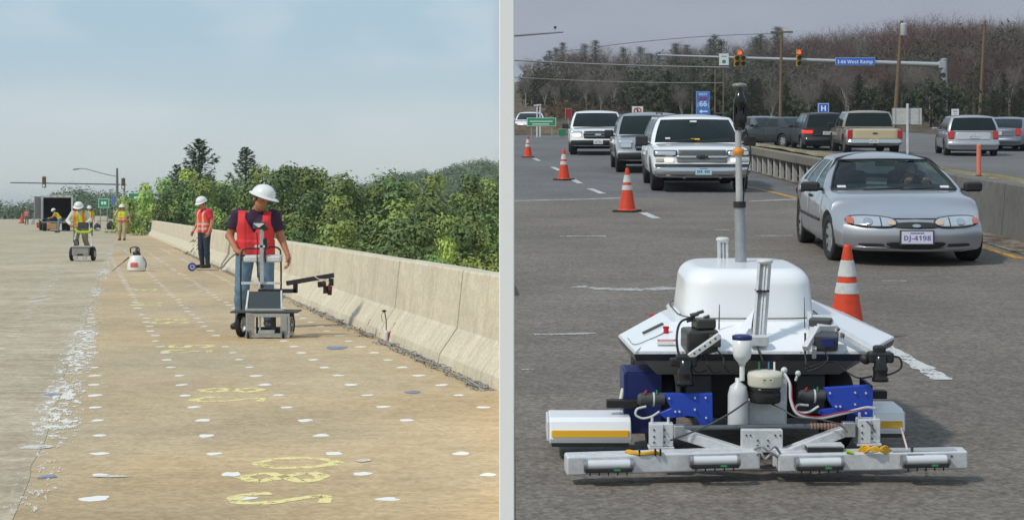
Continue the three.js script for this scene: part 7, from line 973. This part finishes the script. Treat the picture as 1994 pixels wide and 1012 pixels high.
{ // measuring wheel, hose end, small bottle
  const b = LG(374, 527), k = -b.z / FP, o = thing('cable_reel', 'blue and white reel lying by the boots of the worker at the barrier', 'reel', b); const m = mb().lathe([[5 * k, -3 * k], [8 * k, -3.4 * k], [8.4 * k, 0], [8 * k, 3.4 * k], [5 * k, 3 * k], [4.6 * k, 0], [5 * k, -3 * k]], 0, 0, 0, 26, Math.PI / 2).build('rim', mat(S(60, 70, 170), .45), o); m.position.y = 8.4 * k; m.rotation.y = .3; const d = mb().cyl([0, 0, -2.4 * k], [0, 0, 2.4 * k], 5 * k, 5 * k, 22).build('disc', MT.white, o); d.position.y = 8.4 * k; d.rotation.y = .3; const h = mb().cyl([0, 0, -3 * k], [0, 0, 3.2 * k], 2 * k, 2 * k, 14).build('hub', MT.navy, o); h.position.y = 8.4 * k; h.rotation.y = .3; mb().tube([V(8 * k, 3 * k, 0), V(18 * k, 2 * k, .02), V(40 * k, 2 * k, .05), V(52 * k, 1.5 * k, .02)], .7 * k, 20, 5).build('cord', MT.black, o);
  const b2 = LG(437, 528), k2 = -b2.z / FP, v = thing('hose_nozzle', 'grey hose with a pale nozzle end on the deck left of the near worker', 'hose', b2); mb().tube([V(-2 * k2, 3 * k2, 0), V(-4 * k2, 8 * k2, -.05), V(2 * k2, 18 * k2, -.2), V(9 * k2, 27 * k2, -.3), V(24 * k2, 36 * k2, -.4), V(34 * k2, 20 * k2, -.5), V(40 * k2, 2 * k2, -.6)], 1.6 * k2, 36, 7).build('hose', mat(S(120, 116, 104), .7), v); mb().lathe([[.001, 0], [6 * k2, 0], [6 * k2, 5 * k2], [3 * k2, 8 * k2], [.001, 8 * k2]], 2 * k2, 0, .02).build('nozzle', mat(C(.6, .6, .57), .6), v);
  const b3 = LG(752, 664), k3 = -b3.z / FP, s = thing('spray_bottle', 'small white bottle with a black stick at the foot of the barrier', 'bottle', b3); mb().lathe([[.001, 0], [5 * k3, 0], [5.2 * k3, 2 * k3], [5 * k3, 17 * k3], [2.6 * k3, 22 * k3], [.001, 22 * k3]]).build('bottle', mat(C(.66, .64, .6), .5), s); mb().tube([V(0, 22 * k3, 0), V(0, 40 * k3, 0), V(-3 * k3, 58 * k3, 0)], 1.1 * k3, 14, 6).build('stick', MT.black, s); mb().lathe([[.001, 0], [4.4 * k3, 0], [4.4 * k3, 3 * k3], [.001, 4 * k3]], -4 * k3, 58 * k3, 0, 14).build('knob', MT.black, s); mb().tube([V(-4 * k3, 58 * k3, 0), V(-8 * k3, 54 * k3, .02), V(-8 * k3, 44 * k3, .02), V(-6 * k3, 38 * k3, .02)], .7 * k3, 14, 5).build('wire_loop', MT.steel, s);
  const rg = thing('red_rag', 'dark red rag beside the small bottle at the barrier foot', 'rag', LG(762, 664)); const rr = surfaceNet((x, y, z) => ell(V(0, .04, 0), V(.05, .075, .05))(x, y, z) + .02 * (vnoise(x * 40, y * 40 + z * 30) - .5), V(-.1, -.02, -.1), V(.1, .15, .1), .01); meshOf(boxUV(rr.toNonIndexed()), 'cloth', clothM(S(126, 52, 48)), rg); const gt = thing('grey_rag', 'grey pointed scrap of cloth left of the small bottle', 'rag', LG(728, 645)); meshOf(boxUV(surfaceNet((x, y, z) => Math.max(ell(V(0, .0, 0), V(.1, .15, .08))(x, y, z) + .03 * (vnoise(x * 30 + 3, y * 30 + z * 30) - .5), x * .9 + y * .2 - .06), V(-.14, -.02, -.12), V(.14, .2, .12), .012).toNonIndexed()), 'cloth', clothM(S(112, 108, 98)), gt);
}
{ // box truck with its rear open
  const Z = 134, b = LG(112, 410 + FP * EYE / Z), o = thing('box_truck', 'box truck parked across the end of the deck with its dark cargo hold open', 'truck', b), k = Z / FP, y = (py) => (449.3 - py) * k, x = (px) => (px - 112) * k, P = (name, mt, f) => { const m = mb(); f(m); return m.build(name, mt, o); }; o.rotation.y = .31;
  const grey = mat(C(.42, .41, .40), .6, .1, { map: scuff }), fl = .95, top = y(382), L = 5.5, x0 = x(82), x1 = x(141);
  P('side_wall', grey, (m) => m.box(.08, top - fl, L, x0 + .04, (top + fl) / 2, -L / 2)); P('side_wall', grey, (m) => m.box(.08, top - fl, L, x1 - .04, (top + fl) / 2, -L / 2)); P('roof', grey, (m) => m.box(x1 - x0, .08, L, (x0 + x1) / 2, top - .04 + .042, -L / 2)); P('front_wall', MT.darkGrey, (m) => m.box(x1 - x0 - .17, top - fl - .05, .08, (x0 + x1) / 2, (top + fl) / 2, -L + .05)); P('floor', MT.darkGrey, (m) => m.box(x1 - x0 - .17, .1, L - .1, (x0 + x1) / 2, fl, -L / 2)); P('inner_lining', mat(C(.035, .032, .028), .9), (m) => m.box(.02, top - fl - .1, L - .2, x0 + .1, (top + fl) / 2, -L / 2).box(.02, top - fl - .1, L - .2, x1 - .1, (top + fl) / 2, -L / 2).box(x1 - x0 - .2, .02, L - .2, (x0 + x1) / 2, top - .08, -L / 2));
  P('door_frame', MT.aluWhite, (m) => m.box(.12, top - fl + .1, .1, x0 + .06, (top + fl) / 2, .05).box(.12, top - fl + .1, .1, x1 - .06, (top + fl) / 2, .05).box(x1 - x0, .16, .1, (x0 + x1) / 2, top, .05)); P('marker_lights', MT.red, (m) => { for (const f of [.3, .5, .7]) m.box(.14, .05, .03, lerp(x0, x1, f), top + .02, .11); }).userData.kind = 'stuff'; P('tail_board', MT.steel, (m) => m.box(x1 - x0, .12, .5, (x0 + x1) / 2, .7, .2)); P('chassis', MT.black, (m) => m.box(.9, .25, 7.4, (x0 + x1) / 2, .72, -3.7)); P('cab', mat(C(.5, .5, .5), .5), (m) => m.box(2, 1.7, 1.7, (x0 + x1) / 2, 1.5, -L - 1).box(1.9, .8, .8, (x0 + x1) / 2, 1.1, -L - 2.1));
  for (const zz of [-1.3, -6.6]) for (const xx of [x0 + .28, x1 - .28]) { const w = mb().lathe([[.1, -.14], [.42, -.15], [.46, -.1], [.46, .1], [.42, .15], [.1, .14]], 0, 0, 0, 22, 0, Math.PI / 2).build('wheel', MT.rubber, o); w.position.set(xx, .46, zz); }
  P('side_door', mat(C(.36, .35, .34), .6, .1, { map: scuff }), (m) => m.box(.06, top - fl, 1.0, x(74), (top + fl) / 2, .35, 0, -.5));
}
{ // clutter by the truck: each thing its own
  const put = (name, label, cat, px, py, build, group) => { const b = LG(px, py), o = thing(name, label, cat, b, 0, group); build(o, -b.z / FP); return o; };
  put('cardboard_box', 'pale brown box lying under the truck opening', 'box', 100, 446, (o, k) => mb().box(22 * k, 12 * k, .5, 0, 6 * k, 0, 0, .1).build('box', MT.cardboard, o));
  put('red_bucket', 'red bucket left of the bending worker', 'bucket', 77, 443, (o, k) => { mb().lathe([[.001, 0], [5 * k, 0], [6.4 * k, 10 * k], [5.8 * k, 10 * k], [4.6 * k, 1 * k], [.001, 1 * k]]).build('pail', MT.red, o); mb().tube([V(-6 * k, 10 * k, 0), V(0, 5 * k, 6 * k), V(6 * k, 10 * k, 0)], .4 * k, 12, 4).build('handle', MT.steel, o); });
  put('white_bucket', 'white bucket at the far left by the green drum', 'bucket', 63, 436, (o, k) => { mb().lathe([[.001, 0], [4 * k, 0], [5 * k, 9 * k], [4.4 * k, 9 * k], [.001, 1 * k]]).build('pail', MT.white, o); mb().tube([V(-5 * k, 9 * k, 0), V(0, 12 * k, 1 * k), V(5 * k, 9 * k, 0)], .4 * k, 12, 4).build('handle', MT.steel, o); });
  put('green_drum', 'pale green drum beside the red bucket', 'drum', 79, 437, (o, k) => { mb().lathe([[.001, 0], [6 * k, 0], [6.2 * k, 8 * k], [5.8 * k, 8.4 * k], [5.8 * k, 18 * k], [3 * k, 22 * k], [.001, 22 * k]]).build('drum', mat(S(150, 184, 160), .5), o); mb().cyl([0, 22 * k, 0], [0, 25 * k, 0], 1.6 * k, 1.6 * k, 10).build('cap', MT.white, o); });
  put('silver_pan', 'round silver pan held over the floor left of the bending worker', 'pan', 92, 448, (o, k) => { mb().lathe([[.001, 0], [5 * k, 0], [6 * k, 3 * k], [5.4 * k, 3 * k], [4.8 * k, .6 * k], [.001, .6 * k]]).build('pan', MT.steel, o); });
  put('small_orange_cone', 'tiny orange cone at the far left edge of the deck', 'traffic cone', 43, 434, (o, k) => { mb().box(11 * k, 1.2 * k, 11 * k, 0, .6 * k, 0).build('base', MT.rubber, o); mb().lathe([[4.4 * k, 1.2 * k], [1 * k, 20 * k], [.001, 20 * k]]).build('cone_body', MT.orange, o); });
  const bag = (px, py, w, h, c, name, label, s) => put(name, label, 'bag', px, py, (o, k) => { const g = surfaceNet((x, y, z) => Math.max(ell(V(0, h * .4 * k, 0), V(w / 2 * k, h * .62 * k, w * .4 * k))(x, y, z) + .09 * (fbm(x * 5 + s, y * 5 + z * 4, 0, 3) - .45), -y), V(-w * .8 * k, -.05, -w * .7 * k), V(w * .8 * k, h * 1.4 * k, w * .7 * k), .05); meshOf(boxUV(g.toNonIndexed()), 'sack', c, o); mb().tube([V(-w * .2 * k, h * .9 * k, .02), V(0, h * 1.12 * k, .05), V(w * .2 * k, h * .9 * k, .02)], .03, 12, 5).build('strap', MT.black, o); });
  bag(216, 446, 18, 15, clothM(S(40, 42, 50)), 'black_bag', 'larger black equipment bag left of the walking worker', 3); bag(189, 446, 14, 11, clothM(S(54, 58, 66)), 'dark_bag', 'smaller dark bag left of the larger black bag', 9); bag(190, 448, 11, 5, clothM(S(204, 200, 190)), 'white_sack', 'flat white sack in front of the dark bag', 5); bag(205, 450, 6, 5, clothM(S(214, 210, 196)), 'pale_sack', 'little pale sack on the deck between the two dark bags', 7);
  put('work_table', 'low grey folding table among the bags', 'table', 203, 443, (o, k) => { mb().box(24 * k, 1 * k, .6, 0, 14 * k, 0).build('tabletop', MT.grey, o); for (const [a, c] of [[-1, -1], [1, -1], [-1, 1], [1, 1]]) mb().cyl([a * 11 * k, 0, c * .26], [a * 11 * k, 14 * k, c * .26], .02).build('leg', MT.steel, o); });
  put('concrete_block', 'short pale concrete block at the end of the deck behind the bags', 'concrete block', 193, 434, (o, k) => { mb().box(34 * k, 14 * k, .8, 0, 7 * k, 0, 0, 0, 0, .05).build('block', concM, o); mb().box(35 * k, 2 * k, .9, 0, 1 * k, 0).build('foot', concM, o); });
  for (const [px, py, lab] of [[133, 441, 'grey crate just right of the bending worker'], [165, 441, 'grey crate behind the second cart worker']]) put('crate', lab, 'crate', px, py, (o, k) => { mb().box(12 * k, 8 * k, .6, 0, 4.4 * k, 0).build('box', mat(S(132, 112, 92), .8), o); for (const e of [1.5, 4.4, 7.3]) mb().box(12.4 * k, 1.6 * k, .03, 0, e * k, .32).build('slat', mat(S(150, 126, 98), .8), o); });
}
panelSign('small_guide_sign', 'small square green road sign at the end of the deck', 'sign', 191, 213, 386, 404, 150, signText('#2c8c62', (x, w, h) => { x.fillStyle = '#dfeee4'; x.fillRect(36, 36, 22, 34); x.fillRect(64, 36, 28, 34); x.clearRect(0, 0, 0, 0); x.strokeStyle = '#cfe6d8'; x.lineWidth = 5; x.strokeRect(6, 6, w - 12, h - 12); }, 128, 112), [-.3, .3], MT.aluWhite, 0);
panelSign('wide_guide_sign', 'wide green road sign by the trees at the left', 'sign', 249, 294, 376, 391, 128, signText('#2c8c62', (x, w, h) => { x.fillStyle = '#e4efe8'; x.fillRect(0, 0, 10, h); x.fillRect(70, 38, 44, 26); x.fillRect(170, 34, 26, 30); x.fillRect(200, 44, 40, 12); }, 256, 96), [-.35, .35], MT.aluWhite, -1);
panelSign('blue_sign', 'narrow blue sign between the two green signs', 'sign', 217, 226, 381, 398, 152, mat(S(92, 116, 170), .5), [0], MT.aluWhite, 0);
{ // signal gantry at the end of the bridge
  const Z = 172, k = Z / FP, b = V((228 - CX) * k, 0, -Z), o = thing('street_light', 'dark pole with a long curved lamp arm at the end of the bridge', 'street light', b), q = (px, py) => V((px - 228) * k, EYE + (410 - py) * k, 0);
  mb().cyl([0, 0, 0], q(228, 327), .17, .11, 12).build('pole', mat(C(.2, .2, .19), .6, .3), o); mb().tube([q(228, 343), q(208, 339), q(185, 333), q(165, 328), q(152, 328)], .055, 30, 6).build('lamp_arm', MT.galv, o); mb().box(.55, .12, .22, q(148, 329).x, q(0, 329).y, 0, 0, 0, .12).build('lamp_head', MT.grey, o);
  const o2 = thing('signal_gantry', 'long thin horizontal signal gantry across the far end of the bridge', 'signal gantry', V(b.x, 0, b.z)); mb().cyl(q(20, 355), q(232, 358.5), .05, .06, 8).build('arm', MT.darkGrey, o2); mb().cyl(q(242, 440).setY(0), q(242, 352), .13, .1, 10).cyl(q(228, 358.5), q(246, 358.5), .05).build('pole', MT.galv, o2);
  for (const [px, py, lab] of [[87, 354, 'traffic signal hanging from the thin arm above the box truck'], [241, 357, 'traffic signal seen side-on beside the curved lamp pole']]) { const h = thing('traffic_signal', lab, 'traffic signal', b.clone().add(q(px, py)).add(V(0, 0, .2))); for (let c = -1; c <= 1; c++) { mb().box(.36, .36, .24, 0, c * .36, 0, 0, 0, 0, .03).build('lamp_housing', mat(S(110, 84, 44), .6), h); mb().lathe([[.001, .02], [.1, .015], [.14, 0]], 0, c * .36, .125, 14, Math.PI / 2).build('lamp', c < 0 ? mat(S(206, 214, 200), .4) : MT.darkGrey, h); } mb().box(.07, 1.2, .08, 0, 0, -.16).build('bracket', MT.galv, h); }
}

renderer.render(scene, camera);
